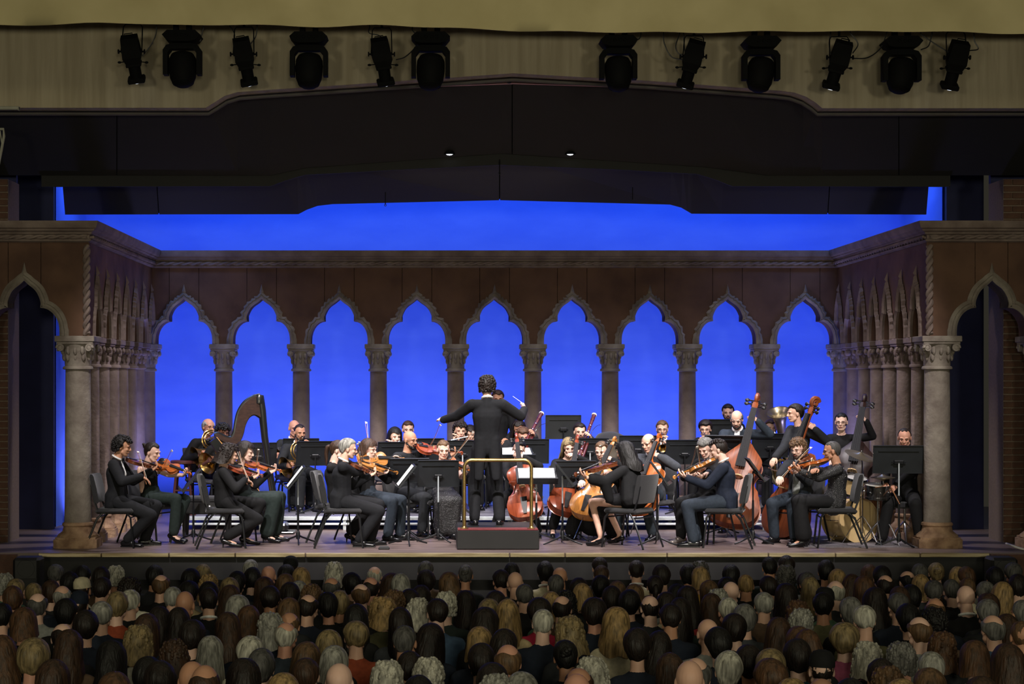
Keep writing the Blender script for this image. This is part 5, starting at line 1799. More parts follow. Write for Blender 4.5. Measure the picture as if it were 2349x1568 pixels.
# --- winds, brass, percussion
def windp(who, head, yaw, hands=None, chair=None, **kw):
    f, l = yawvec(yaw)
    hc = P(*head)
    m = hc + f * .105 - np.array((0, 0, .055))
    kw.setdefault('lean', .05)
    kw.setdefault('fz', RZ)
    LH = hands[0] if hands else hc + f * .28 + l * .06 - np.array((0, 0, .22))
    RH = hands[1] if hands else hc + f * .30 - l * .06 - np.array((0, 0, .34))
    return person(who, head, yaw, LH=LH, RH=RH, chair=chair, lcurl=1.1, rcurl=1.1, lpalm=f * .3 - l, rpalm=f * .3 + l, **kw), m, f, l

def horn_player(who, head, yaw, bell, bdir, hl, **kw):
    f, l = yawvec(yaw); hc = P(*head)
    m = hc + f * .115 - np.array((0, 0, .06))
    bc = P(*bell)
    bd = N(bdir)
    windp(who, head, yaw, hands=(hc + f * .30 + l * .05 - np.array((0, 0, .17)), bc - bd * .02 + np.array((0, 0, .02))), **kw)
    place_horn(hl, bc, bd, (m - bc) - bd * ((m - bc) @ bd), m)
horn_player('bald horn player with glasses at the far left of the back row', (478, 979, 24.6), 40, (450, 1048, 24.35), (-.75, -.45, -.35), 'large brass horn with bell beside the red stool', hair=('fringe', 'silver'), skin='ruddy', top='long', topc='black', legc='black', glasses=True, pitch=4, chair='black chair of the bald horn player', seed=23)
horn_player('horn player with short black hair peering past the harp neck', (511, 993, 24.2), 28, (474, 1062, 23.95), (-.6, -.7, -.3), 'hammered brass horn in front of the black chair', hair=('afro', 'black'), skin='brown', top='short', topc='black', legc='black', pitch=4, sex='f', chair='black chair of the horn player by the harp', seed=24)
horn_player('bald man in dark suit half hidden behind the bearded horn player', (675, 982, 25.2), 20, (629, 1052, 24.9), (-.5, -.8, -.1), 'silver brass horn bell just right of the harp pillar', hair=('bald', ''), skin='ruddy', top='suit', topc='charcoal', legc='charcoal', pitch=6, chair='black chair of the half hidden horn player', seed=25)
horn_player('bald horn player with dark beard behind the upright stand', (688, 992, 24.75), 24, (655, 1072, 24.4), (-.7, -.55, -.3), 'silver and gold horn left of the large stand', hair=('buzz', 'dark'), skin='olive', top='suit', topc='charcoal', legc='charcoal', beard='black', pitch=8, chair='black chair of the bearded horn player', seed=26)

def flute_like(A, B, il, who, head, yaw, name='flute', mtl='silver', key='silver', rad=.0105, bell=None, **kw):
    hc = P(*head)
    a, b = P(A[0], A[1], hc[1] - .13), P(B[0], B[1], hc[1] - .15)
    place_pipe(name, il, a, b, mtl, key, rad, bell)
    t1, t2 = (.42, .72) if name == 'flute' else (.35, .62)
    h1, h2 = a + (b - a) * t1 + (0, .02, -.04), a + (b - a) * t2 + (0, .02, -.04)
    f, l = yawvec(yaw)
    if name == 'flute': hands = (h1, h2) if (a - b) @ l > 0 or True else (h2, h1)
    else: hands = (h1 + l * .05, h2 - l * .05)
    windp(who, head, yaw, hands=hands, **kw)
flute_like((918, 1011), (876, 1030), 'silver flute of the woman with centre parting', 'woman flautist with dark centre parted hair left of the bald violist', (906, 1001, 24.7), 20, sex='f', hair=('bob', 'black'), skin='fair', top='long', topc='black', legc='black', pitch=8, chair='chair of the woman flautist', seed=27)
flute_like((936, 1002), (938, 1052), 'black clarinet behind the bald violist', 'brown haired man hidden behind the bald violist', (936, 985, 25.3), 5, name='clarinet', mtl='ebony', rad=.013, bell=.03, hair=('short', 'brown'), skin='light', topc='black', top='long', legc='black', pitch=6, chair='chair of the hidden brown haired man', seed=28)
flute_like((1073, 1001), (1024, 1012), 'silver flute beside the conductor left arm', 'man flautist with dark tousled hair under the conductor left arm', (1056, 988, 24.7), 6, hair=('curly', 'dark'), skin='light', top='long', topc='black', legc='black', pitch=6, chair='chair of the man flautist', seed=29)
flute_like((1080, 1015), (1084, 1062), 'black clarinet just left of the tailcoat', 'dark haired player half hidden left of the conductor', (1078, 996, 25.3), 0, name='clarinet', mtl='ebony', rad=.013, bell=.03, sex='f', hair=('bob', 'dark'), skin='light', top='long', topc='black', legc='black', chair='chair of the half hidden dark haired player', seed=30)
flute_like((1189, 1000), (1193, 1052), 'black clarinet right of the tailcoat', 'bearded man with long curly dark hair right of the conductor', (1190, 984, 25.2), 4, name='clarinet', mtl='ebony', rad=.013, bell=.03, hair=('longwide', 'dark'), skin='tan', top='long', topc='charcoal', legc='black', beard='black', chair='chair of the long haired player', seed=31)
def bassoonist(who, head, yaw, btop, bot, il, **kw):
    hc = P(*head); t = P(btop[0], btop[1], hc[1] - .02)
    b = far_end(t, bot[0], bot[1], 1.30, -1)
    place_bassoon(il, t, b)
    d = N(t - b)
    f, l = yawvec(yaw)
    windp(who, head, yaw, hands=(b + d * .80 + l * .05 - f * .02, b + d * .42 - l * .03), **kw)
bassoonist('older brown haired bassoonist bending to his reed right of the conductor', (1200, 1001, 24.5), 8, (1245, 950), (1172, 1080), 'red brown bassoon with white ring right of the conductor', hair=('full', 'auburn'), skin='ruddy', top='suit', topc='charcoal', legc='black', shirt=False, pitch=14, chair='chair of the older bassoonist', seed=32)
bassoonist('bearded bassoonist in dark suit behind the blonde cellist', (1330, 990, 24.6), 4, (1366, 953), (1316, 1090), 'red bassoon with white ring behind the blonde cellist', hair=('short', 'dark'), skin='light', top='suit', topc='charcoal', legc='charcoal', beard='brown', pitch=6, chair='chair of the bearded bassoonist', seed=33)
def trumpeter(who, head, yaw, il, **kw):
    f, l = yawvec(yaw); hc = P(*head)
    m = hc + f * .115 - np.array((0, 0, .058))
    d = N(f + np.array((0, 0, -.42)))
    place_trumpet(il, m, d, (0, 0, 1))
    v = m + d * .20
    windp(who, head, yaw, hands=(v + l * .05 - np.array((0, 0, .05)), v - l * .055 + np.array((0, 0, .0)) - f * .04), lpole=l + np.array((0, 0, -.8)), rpole=-l + np.array((0, 0, -.8)), **kw)
trumpeter('young bearded trumpeter with glasses above the balding cellist', (1519, 984, 25.0), -6, 'brass trumpet above the grey suited cellist', hair=('short', 'lightbrown'), skin='light', top='suit', topc='charcoal', legc='black', glasses=True, beard='lightbrown', pitch=6, chair='chair of the bearded trumpeter', seed=34)
trumpeter('trumpeter with side swept brown hair and glasses behind the navy suit', (1618, 984, 24.9), -14, 'trumpet held low behind the navy suited violinist', hair=('full', 'dark'), skin='light', top='suit', topc='black', legc='black', glasses=True, pitch=8, chair='chair of the side swept trumpeter', seed=35)
windp('short haired man with moustache seated highest at the back', (1670, 946, 25.7), -8, fz=RZ + .16, hair=('short', 'dark'), skin='light', top='suit', topc='black', legc='black', beard='dark', pitch=6, chair='chair of the man seated highest', seed=36)
windp('tuba player with brown hair partly hidden by his instrument', (1768, 982, 25.2), 0, hair=('short', 'brown'), skin='light', top='suit', topc='black', legc='black', beard='brown', pitch=2, chair='chair of the tuba player', seed=37)
person('percussionist standing at the back behind the conductor shoulder', (1142, 914, 25.5), 2, fz=RZ, pose='stand', hair=('short', 'brown'), skin='tan', top='long', topc='black', legc='black', pitch=10, seed=38)
drm = person('drummer in black with receding hair behind the wide stand', (2075, 1004, 21.92), -18, pose='sit', seat=.50, hair=('thin', 'dark'), skin='ruddy', top='long', topc='black', legc='black', pitch=18, lean=.02,
             LH=P(2054, 1116, 21.64), RH=P(2030, 1110, 21.64), LP=P(2044, 1120, 21.52), RP=P(2022, 1113, 21.52), feet=((.42, .2), (.42, -.24)), seed=39)
for i, (a, b) in enumerate((((2046, 1121), (2066, 1160)), ((2026, 1115), (2006, 1118)))):
    A_ = P(a[0], a[1], 21.55); B_ = far_end(A_, b[0], b[1], .36, -1)
    r = thing('drumstick', ('drumstick pointing down in the drummer left hand', 'drumstick over the snare drum')[i], 'drumstick', M=T4(A_ - N(B_ - A_) * .06, B_ - A_, (0, 0, 1)), group='drumsticks')
    obj('shaft', MB().tube([(0, 0, 0), (.3, 0, 0), (.36, 0, 0)], [.007, .0065, .004], 7), 'bow_wood', r)
    obj('tip', MB().ell((.37, 0, 0), (.012, .006, .006), seg=8, rings=5), 'bow_wood', r)
q = drm['Pp']
r = thing('drum_throne', 'round black drum throne with chrome tripod under the drummer', 'stool', (q[0], q[1], 0))
obj('seat', MB().lathe([(.15, .42), (.18, .44), (.18, .49), (.15, .505)], 20), 'chair_black', r)
obj('post', MB().tube([(0, 0, .12), (0, 0, .43)], .016, 8), 'chrome', r)
for k in range(3):
    a = k * 2 * pi / 3 + .4
    obj('leg', MB().tube([(0, 0, .26), (.10 * cos(a), .10 * sin(a), .15), (.18 * cos(a), .18 * sin(a), .0)], .010, 6), 'chrome', r)

# tuba
tb = P(1790, 1000, 24.95); 
r = thing('tuba', 'tuba with wide upturned bell left of the leaning bass player', 'tuba', M=T4((tb[0], tb[1], RZ + .55), (1, 0, 0)))
bl = P(1787, 945, 24.95) - np.array((tb[0], tb[1], RZ + .55))
MT = T4(bl, (1, .1, .28), (-.18, -.42, .9))
prof = [(.175, .0), (.172, -.008), (.14, -.03), (.105, -.08), (.08, -.15), (.065, -.25), (.055, -.42), (.045, -.6)]
obj('bell', MB().lathe(prof + [(max(a - .004, .01), z) for a, z in reversed(prof)], 28, MT, cap=False), 'cymbal', r, angle=60)
pts = [(.13 * cos(a) - .0, .0, .02 + .22 * sin(a)) for a in np.linspace(0, 2 * pi, 28)[:-1]]
obj('outer_branch', MB().tube(pts, .036, 10, closed=True, side=(0, 1, 0)), 'cymbal', r)
obj('inner_branch', MB().tube([(.08 * cos(a), -.05, .0 + .15 * sin(a)) for a in np.linspace(0, 2 * pi, 22)[:-1]], .02, 8, closed=True, side=(0, 1, 0)), 'gold_brass', r)
for k in range(4):
    obj('valve', MB().lathe([(.018, -.10), (.018, .08), (.006, .085), (.006, .11), (.013, .112), (.013, .118)], 10, T4((-.06 + k * .042, -.09, .02))), 'silver', r)
ml = P(1776, 990, 25.05) - np.array((tb[0], tb[1], RZ + .55))
obj('lead_pipe', MB().tube(catmull([(.02, -.06, .2), (.0, .0, .3), ml + (0, -.02, 0)], 5), .009, 7), 'silver', r)
# covered kettledrum
q = P(1402, 1005, 25.0); q[2] = RZ
r = thing('kettledrum', 'small kettledrum with a black domed cover in the back row', 'drum', q)
zt = P(1402, 1006, 25.0)[2] - RZ
obj('bowl', MB().lathe([(.03, zt - .36), (.12, zt - .33), (.19, zt - .22), (.212, zt - .06), (.212, zt)], 24), 'cymbal', r)
MC = T4((0, 0, zt), (1, 0, -.05), (0, -.30, .95))
obj('cover', MB().lathe([(.215, -.05), (.222, -.04), (.222, .0), (.20, .04), (.13, .09), (.05, .11), (.004, .112)], 28, MC), 'cloth_black', r, angle=60) if False else obj('cover', MB().lathe([(.215, -.05), (.222, -.04), (.222, .0), (.20, .03), (.13, .065), (.05, .08), (.004, .082)], 28, MC), 'chair_black', r, angle=60)
for k in range(3):
    a = k * 2 * pi / 3
    obj('leg', MB().tube([(.2 * cos(a), .2 * sin(a), zt - .15), (.24 * cos(a), .24 * sin(a), 0)], .014, 6), 'chrome', r)

# drum kit
q = P(1950, 1238, 22.2); q[2] = 0
def drum(name, label, c, axis, R_, L_, shell, lugs=8, legs=None):
    c = np.asarray(c, float)
    r = thing(name, label, 'drum', (c[0], c[1], 0), 'drum kit')
    c0 = c - np.array((c[0], c[1], 0))
    ax = N(axis)
    hint = (1, 0, 0) if abs(ax[0]) < .8 else (0, 1, 0)
    M = T4(c0, np.cross(np.cross(ax, hint), ax), ax)
    obj('shell', MB().lathe([(R_ * .985, -L_ / 2), (R_ * .99, -L_ / 2 + .01), (R_ * .99, L_ / 2 - .01), (R_ * .985, L_ / 2)], 32, M), shell, r, angle=30)
    for s in (-1, 1):
        obj('hoop', MB().lathe([(R_ * .99, s * L_ / 2 - .016), (R_ * 1.035, s * L_ / 2 - .016), (R_ * 1.035, s * L_ / 2 + .012), (R_ * .985, s * L_ / 2 + .012)], 32, M, cap=False), 'chrome' if R_ < .25 else 'drum_cream', r, angle=30)
        obj('head', MB().lathe([(R_ * .98, s * L_ / 2), (R_ * .5, s * (L_ / 2 + .002)), (.001, s * (L_ / 2 + .003))], 32, M, cap=False), 'drum_skin' if shell != 'drum_cream' or R_ < .25 else 'drum_cream', r, angle=60)
    for k in range(lugs):
        a = 2 * pi * k / lugs
        p = M[:3, 3] + M[:3, :3] @ np.array((R_ * 1.02 * cos(a), R_ * 1.02 * sin(a), 0))
        obj('lug', MB().rbox(p, (.018, .018, .018), .004).tube([p - ax * L_ * .46, p + ax * L_ * .46], .0035, 5), 'chrome', r)
    return r, c0
r, c0 = drum('bass_drum', 'cream bass drum on its side behind the sequined violinist chair', P(1950, 1192, 22.05), (.35, -1, 0.05), .27, .40, 'drum_cream')
for s in (-1, 1):
    obj('spur', MB().tube([c0 + (s * .2, -.1, -.15), c0 + (s * .30, -.22, -c0[2])], .008, 6), 'chrome', r)
r, c0 = drum('tom_drum', 'cream tom drum mounted over the bass drum', P(1962, 1114, 22.05), (.1, -.25, 1), .135, .20, 'drum_cream', 6)
obj('mount', MB().tube([c0 - (0, 0, .08), c0 - (0, 0, .22)], .011, 6), 'chrome', r)
r, c0 = drum('floor_tom', 'tan floor tom between bass drum and snare stand', P(1995, 1165, 22.2), (0, 0, 1), .16, .34, 'drum_tan', 6)
for k in range(3):
    a = k * 2 * pi / 3
    obj('leg', MB().tube([c0 + (.17 * cos(a), .17 * sin(a), -.05), (.18 * cos(a), .18 * sin(a), 0)], .006, 6), 'chrome', r)
r, c0 = drum('snare_drum', 'chrome snare drum in front of the drummer', P(2013, 1126, 21.62), (.0, -.12, 1), .155, .14, 'chrome', 8)
obj('stand_post', MB().tube([c0 - (0, 0, .07), (0, 0, .1)], .010, 6), 'chrome', r)
for k in range(3):
    a = k * 2 * pi / 3 + .5
    obj('stand_leg', MB().tube([(0, 0, .28), (.22 * cos(a), .22 * sin(a), 0)], .008, 6), 'chrome', r)
def cymbal(label, c, axis, R_, base, hat=False):
    c = np.asarray(c, float); b = np.asarray(base, float)
    r = thing('cymbal_stand', label, 'cymbal', (b[0], b[1], 0), 'drum kit')
    O = np.array((b[0], b[1], 0))
    ax = N(axis)
    prof = [(.001, .028), (.02, .024), (.04, .008), (R_ * .6, -.002), (R_, -.016), (R_, -.018), (R_ * .6, -.005), (.04, .004), (.001, .02)]
    obj('cymbal', MB().lathe(prof, 32, T4(c - O, np.cross(ax, (0, 1, .3)), ax), cap=False), 'cymbal', r, angle=60)
    if hat:
        obj('lower_cymbal', MB().lathe(prof, 32, T4(c - O - (0, 0, .03), (1, 0, 0), (0, 0, -1)), cap=False), 'cymbal', r, angle=60)
    obj('wing_nut', MB().ell(c - O + ax * .04, (.01, .01, .014), seg=8, rings=5), 'chrome', r)
    obj('post', MB().tube([(0, 0, .12), (0, 0, c[2] - .10), c - O], [.011, .009, .006], 8), 'chrome', r)
    obj('clamp', MB().rbox((0, 0, c[2] * .6), (.04, .03, .04), .006), 'chrome', r)
    for k in range(3):
        a = k * 2 * pi / 3 + 1.1
        obj('leg', MB().tube([(0, 0, .34), (.13 * cos(a), .13 * sin(a), .2), (.25 * cos(a), .25 * sin(a), 0)], .007, 6), 'chrome', r)
cymbal('large thin cymbal tilted on a chrome stand over the bass drum', P(1974, 1042, 21.75), (.28, -.30, 1), .19, P(1978, 1240, 21.8))
cymbal('hi-hat cymbals on a chrome stand in front of the snare drum', P(2025, 1092, 21.62), (0, -.02, 1), .15, P(2027, 1240, 21.62), True)
# rug under the drums
q0, q1 = P(1868, 1252, 21.4), P(2085, 1252, 21.4)
r = thing('rug', 'grey rug under the drum kit', 'rug', ((q0[0] + q1[0]) / 2 - .05, 22.0, 0))
V, F = [], []
nx = 24
for j, y in enumerate((-.78, .78)):
    for i in range(nx + 1):
        V += [((i / nx - .5) * 1.35, y + .012 * sin(i * 1.9), .008), ((i / nx - .5) * 1.35, y + .012 * sin(i * 1.9), .0)]
for i in range(nx):
    a = 2 * i; b = 2 * (nx + 1) + 2 * i
    F += [(a, a + 2, b + 2, b), (a, a + 1, a + 3, a + 2), (b + 2, b + 3, b + 1, b)]
obj('pile', MB().add(V, F), 'grey_rug', r)

# ================================================================ music stands
SHEETS = 'open white score pages on the stand '
for a in (
    (438, 1100, 22.0, 0, 278, 38, 'stand edge-on between the bare shouldered violinist and the harp bench', None),
    (678, 1093, 21.75, 0, 276, 38, 'stand edge-on with white score right of the harp', 'white score seen edge-on right of the harp'),
    (931, 1090, 21.6, 0, 274, 38, 'stand edge-on with score in front of the silver haired man', 'white score seen edge-on before the silver haired man'),
    (938, 1078, 22.45, 0, 182, 24, 'black stand seen from behind below the bald violist', None),
    (1005, 1085, 22.05, 0, 184, 14, 'wide black stand hiding the violinist with closed eyes', None),
    (722, 1039, 24.1, RZ, 196, 14, 'large black stand before the bearded horn player', None),
    (592, 1042, 24.3, RZ, 190, 14, 'black stand seen through the harp strings', None),
    (690, 1032, 24.9, RZ, 190, 12, 'black stand behind the large horn stand', None),
    (908, 1040, 24.2, RZ, 190, 16, 'black stand before the woman flautist', None),
    (976, 1032, 24.3, RZ, 184, 16, 'black stand behind the bald violist bow', None),
    (1061, 1037, 24.0, RZ, 182, 14, 'black stand before the man flautist', None),
    (1216, 1034, 23.95, RZ, 180, 14, 'black stand before the older bassoonist', None),
    (1180, 1040, 23.5, 0, 8, 66, 'black stand with tilted score right of the tailcoat', 'white score sheet just right of the tailcoat'),
    (1231, 1090, 22.2, 0, 2, 60, 'low stand carrying the conductor score beside the brass rail', 'bright open score pages on the conductor stand'),
    (1292, 979, 25.3, RZ, 182, 4, 'high black stand board against the blue between the bassoons', None),
    (1320, 1086, 22.3, 0, 182, 14, 'black stand before the blonde cellist', None),
    (1296, 1086, 21.7, 0, 88, 38, 'stand edge-on left of the brown viola scroll', None),
    (1513, 1084, 21.6, 0, 86, 36, 'stand edge-on left of the amber violin scroll', None),
    (1733, 1075, 21.75, 0, 86, 36, 'stand edge-on in front of the orange double bass', None),
    (1353, 1032, 24.15, RZ, 182, 14, 'black stand before the bearded bassoonist', None),
    (1462, 1026, 24.15, RZ, 184, 14, 'black stand below the covered kettledrum', None),
    (1570, 1036, 24.1, RZ, 182, 14, 'black stand between the two trumpeters', None),
    (1664, 1022, 23.05, 0, 160, 34, 'black stand with white score before the bass player in slate', 'white score edge before the bass player in slate'),
    (1657, 988, 25.1, RZ, 182, 12, 'black stand before the man seated highest', None),
    (1766, 1021, 24.5, RZ, 182, 14, 'black stand before the tuba player', None),
    (2061, 1053, 21.45, 0, 176, 10, 'wide black stand hiding the drummer', None, 1.2),
):
    place_stand(a[0], a[1], a[2], a[3], a[4], a[5], 'music ' + a[6], *a[7:])
# ================================================================ lighting rig under the valance
rg = thing('lighting_pipe', 'black lighting pipe behind the valance carrying the lamps', 'pipe', (0, 19.75, 5.98))
obj('tube', MB().tube([(-8.5, 0, 0), (8.5, 0, 0)], .025, 10), 'black_metal', rg)
for hx in (-6, -2, 2, 6):
    obj('hanger', MB().tube([(hx, 0, 0), (hx, .1, 1.1)], .008, 6), 'black_metal', rg)
mat('lamp_black', (9, 9, 10), 0.75, scale=10, spec=0.12)
mat('lamp_dull', (13, 13, 13), 0.8, scale=10, spec=0.12)
HEADN = ['first', 'second', 'third', 'fourth', 'fifth', 'sixth']
def moving_head(px, ptop, pbot, tilt, lean, label):
    """egg shaped head in a yoke under a wide base"""
    t = P(px, ptop, 19.75)
    r = thing('moving_head_light', label, 'stage light', t, 'moving head lights')
    s = (P(px, ptop, 19.75)[2] - P(px, pbot, 19.75)[2]) / .63
    k = .0
    for x in (-.07, .07):
        obj('clamp', MB().rbox((x * s, 0, .0), (.06 * s, .06, .09), .01).tube([(x * s, 0, 0), (x * s, 0, 5.98 - t[2])], .016, 6), 'lamp_black', r)
    oct_ = [(-.205, -.085), (-.15, -.035), (.15, -.035), (.205, -.085), (.16, -.14), (.10, -.155), (-.10, -.155), (-.16, -.14)]
    obj('base', MB().prism([(x * s, z * s) for x, z in oct_], -.14, .14, np.array([[1, 0, 0, 0], [0, 0, 1, 0], [0, 1, 0, 0], [0, 0, 0, 1.0]])), 'lamp_dull', r, angle=25)
    for x in (-.05, .01, .06):
        obj('socket', MB().lathe([(.018, 0), (.018, .012), (.012, .014)], 10, T4((x * s, -.142, -.09 * s), (1, 0, 0), (0, -1, 0))), 'lamp_black', r)
    ins = [(-.155, -.50), (-.155, -.27), (-.12, -.225), (.12, -.225), (.155, -.27), (.155, -.50)]
    outs = [(.205, -.50), (.205, -.235), (.17, -.185), (.10, -.165), (-.10, -.165), (-.17, -.185), (-.205, -.235), (-.205, -.50)]
    obj('yoke', MB().prism([(x * s, z * s) for x, z in ins + outs], -.07, .07, np.array([[1, 0, 0, 0], [0, 0, 1, 0], [0, 1, 0, 0], [0, 0, 0, 1.0]])), 'lamp_black', r, angle=25)
    prof = [(.001, .128), (.09, .128), (.125, .115), (.146, .07), (.15, .0), (.148, -.06), (.14, -.14), (.115, -.20), (.075, -.235), (.03, -.245), (.001, -.247)]
    R_ = Rx(radians(tilt)) @ Ry(radians(lean))
    M = np.eye(4); M[:3, :3] = R_ * s; M[:3, 3] = (0, 0, -.395 * s)
    h = obj('lamp_head', MB().lathe(prof, 24, M, cap=False), 'lamp_black', r, angle=60)
    obj('front_ring', MB().lathe([(.11, -.19), (.118, -.2), (.112, -.21)], 20, M, cap=False), 'lamp_dull', h)
    return r
lb = ['above the left corner of the arch', 'second from the left', 'third from the left, left of centre', 'just right of centre', 'second from the right', 'rightmost of its kind']
for i, (px, pt, pb, lean) in enumerate(((419, 66, 200, -3), (709, 70, 203, 0), (988, 70, 206, 2), (1418, 78, 209, 0), (1745, 80, 211, 10), (2067, 80, 214, 9))):
    moving_head(px, pt, pb, -14, lean, 'black egg shaped moving head lamp in a yoke, ' + lb[i])

def profile_spot(top, bot, label, yoke_top):
    a = P(top[0], top[1], 19.70); b = P(bot[0], bot[1], 19.95)
    L = np.linalg.norm(b - a)
    ax = (b - a) / L
    M = T4((0, 0, 0), ax, (0, -1, .3))
    r = thing('profile_spotlight', label, 'stage light', a, 'profile spotlights')
    def loc(mb):
        V = np.array(mb.v) @ M[:3, :3].T
        mb.v = [tuple(p) for p in V]; return mb
    k = L / .53
    obj('lamp_housing', loc(MB().add([(0, y * .09 * k, z * .085) for y, z in ((-1, -1), (1, -1), (1, 1), (-1, 1))] + [(.22 * k, y * .105 * k, z * .10) for y, z in ((-1, -1), (1, -1), (1, 1), (-1, 1))] + [(.30 * k, y * .075 * k, z * .075) for y, z in ((-1, -1), (1, -1), (1, 1), (-1, 1))],
        [(3, 2, 1, 0), (8, 9, 10, 11)] + [(i * 4 + j, i * 4 + (j + 1) % 4, i * 4 + 4 + (j + 1) % 4, i * 4 + 4 + j) for i in range(2) for j in range(4)])), 'lamp_dull', r, angle=20)
    obj('barrel', loc(MB().tube([(.28 * k, 0, 0), (.33 * k, 0, 0), (.46 * k, 0, 0), (.47 * k, 0, 0)], [.07 * k, .068 * k, .066 * k, .075 * k], 14)), 'lamp_black', r)
    obj('gate', loc(MB().rbox((.31 * k, 0, 0), (.035 * k, .17 * k, .16), .008)), 'lamp_dull', r)
    hd = obj('accessory_holder', loc(MB().rbox((.49 * k, .0, 0), (.055 * k, .19 * k, .17), .012)), 'lamp_black', r)
    obj('lens', loc(MB().lathe([(.001, .012), (.05 * k, .006), (.06 * k, 0)], 16, T4((.52 * k, 0, 0), (0, 1, 0), (1, 0, 0)))), 'lens', hd)
    obj('top_handle', loc(MB().tube([(0, -.05, .0), (-.035, -.045, 0), (-.035, .045, 0), (0, .05, 0)], .006, 6)), 'lamp_black', r)
    up = np.array((0, 0, 1.0))
    yt = P(yoke_top[0], yoke_top[1], 19.72) - a
    piv = ax * .17 * k
    pts = [piv - (.115, 0, 0), yt + (-.105, 0, -.03), yt + (-.085, 0, 0), yt + (.085, 0, 0), yt + (.105, 0, -.03), piv + (.115, 0, 0)]
    obj('yoke_bracket', MB().tube(pts, .007, 6, side=(0, 1, 0)), 'lamp_black', r)
    obj('hook_clamp', MB().tube([yt, np.array((yt[0], .03, 5.98 - a[2]))], .014, 6), 'lamp_black', r)
    for s in (-1, 1):
        obj('tilt_knob', MB().lathe([(.022, 0), (.022, .012), (.010, .014), (.010, .035), (.026, .037), (.026, .05)], 10, T4(piv + (s * .10, 0, 0), (0, 1, 0), (s, 0, 0))), 'lamp_black', r)
        e = ax * .285 * k
        obj('shutter_handle', MB().tube([e + (s * .07, 0, .0), e + (s * .13, -.02, -.01)], .006, 6).ell(e + (s * .15, -.02, -.012), (.022, .012, .014), seg=8, rings=5), 'lamp_dull', r)
    return r
PS = [((295, 84), (315, 190), (305, 56), 'black profile spotlight at the far left of the row'), ((552, 90), (573, 196), (560, 62), 'black profile spotlight second from the left'),
      ((870, 90), (886, 196), (876, 64), 'black profile spotlight left of centre over the dark arch'), ((1600, 96), (1570, 201), (1592, 82), 'black profile spotlight right of centre over the dark arch'),
      ((1938, 97), (1904, 204), (1925, 84), 'black profile spotlight second from the right'), ((2205, 97), (2176, 205), (2192, 73), 'black profile spotlight at the far right of the row')]
for t_, b_, y_, l_ in PS:
    profile_spot(t_, b_, l_, y_)
CAB = [[(359, 58), (357, 80), (345, 105), (326, 128)], [(468, 60), (462, 82), (459, 95)], [(527, 60), (537, 75), (538, 90)], [(590, 60), (586, 85), (570, 106)], [(848, 62), (847, 76), (870, 82), (884, 100), (876, 112)],
       [(946, 70), (958, 85), (955, 105), (930, 130), (908, 137)], [(1470, 78), (1467, 88), (1460, 92)], [(1522, 76), (1524, 100), (1540, 130), (1568, 137)], [(1559, 77), (1550, 105), (1556, 122), (1575, 128)],
       [(1568, 78), (1570, 110), (1572, 130)], [(2034, 77), (2020, 110), (1990, 132), (1954, 134)], [(1905, 77), (1902, 100), (1906, 130)], [(1950, 75), (1968, 100), (1956, 122)], [(2112, 78), (2150, 104), (2190, 128)], [(2138, 78), (2130, 105), (2112, 114)],
       [(2234, 76), (2236, 95), (2244, 112), (2224, 116)]]
cn = ['first', 'second', 'third', 'fourth', 'fifth', 'sixth', 'seventh', 'eighth', 'ninth', 'tenth', 'eleventh', 'twelfth', 'thirteenth', 'fourteenth', 'fifteenth', 'sixteenth']
order = sorted(range(len(CAB)), key=lambda i: CAB[i][0][0])
for n_, i in enumerate(order):
    pts = catmull([P(x, y, 19.80) for x, y in CAB[i]], 5)
    pts = np.vstack([[(pts[0][0], 19.76, 5.98)], pts])
    tag(obj('lamp_cable', MB().tube(pts, .007, 5), 'black_metal'), 'thin black lamp cable drooping below the valance, %s from the left' % cn[n_], 'cable', 'lamp cables')

# small lamps and fittings below the dark canopy
for px, lb_ in ((1031, 'small lit downlight under the dark canopy, left of centre'), (1308, 'small lit downlight under the dark canopy, right of centre')):
    q = P(px, 354, 21.95)
    r = thing('downlight', lb_, 'stage light', q, 'canopy downlights')
    obj('housing', MB().lathe([(.055, 0), (.06, .01), (.06, .12), (.04, .16)], 14, T4((0, 0, .01))).tube([(0, 0, .15), (0, .02, .5)], .01, 6), 'lamp_black', r)
    obj('lens', MB().lathe([(.001, -.012), (.03, -.006), (.05, .008)], 14, cap=False), 'lens', r)
    obj('rim', MB().lathe([(.05, .0), (.068, -.004), (.068, .012), (.05, .012)], 14, cap=False), 'lamp_black', r)
mat('pipe_rose_lit', (150, 112, 110), 0.35, 0.6, scale=6)  # reddish light on the pipes put into their base colour
r = thing('truss_pipes', 'two polished pipes under the peak of the concrete arch', 'pipe', P(1170, 182, 20.88))
o_ = np.array(r.location)
obj('upper_pipe', MB().tube([P(960, 186, 20.90) - o_, P(1178, 176, 20.90) - o_, P(1420, 187, 20.90) - o_], .018, 8), 'pipe_rose_lit', r)
obj('lower_pipe', MB().tube([P(920, 197, 20.90) - o_, P(1178, 188, 20.90) - o_, P(1440, 196, 20.90) - o_], .026, 8), 'pipe_rose_lit', r)
obj('coupler', MB().rbox(P(1168, 182, 20.88) - o_, (.05, .08, .10), .01), 'black_metal', r)
for px, py, lb_ in ((884, 458, 'thin hook hanging from the lowest canopy, left'), (1451, 447, 'thin hook on the lowest canopy, right'), (1146, 384, 'thin hook at the centre of the dark canopy')):
    q = P(px, py, 23.2 if py > 400 else 22.0)
    r = thing('canopy_hook', lb_, 'hook', q, 'canopy hooks')
    obj('shank', MB().tube([(0, 0, .1), (0, 0, -.06)], .006, 6), 'lamp_dull', r)
    obj('eye', MB().tube([(.012 * cos(a), 0, -.07 + .012 * sin(a)) for a in np.linspace(0, 6.28, 10)[:-1]], .004, 5, closed=True), 'black_metal', r)
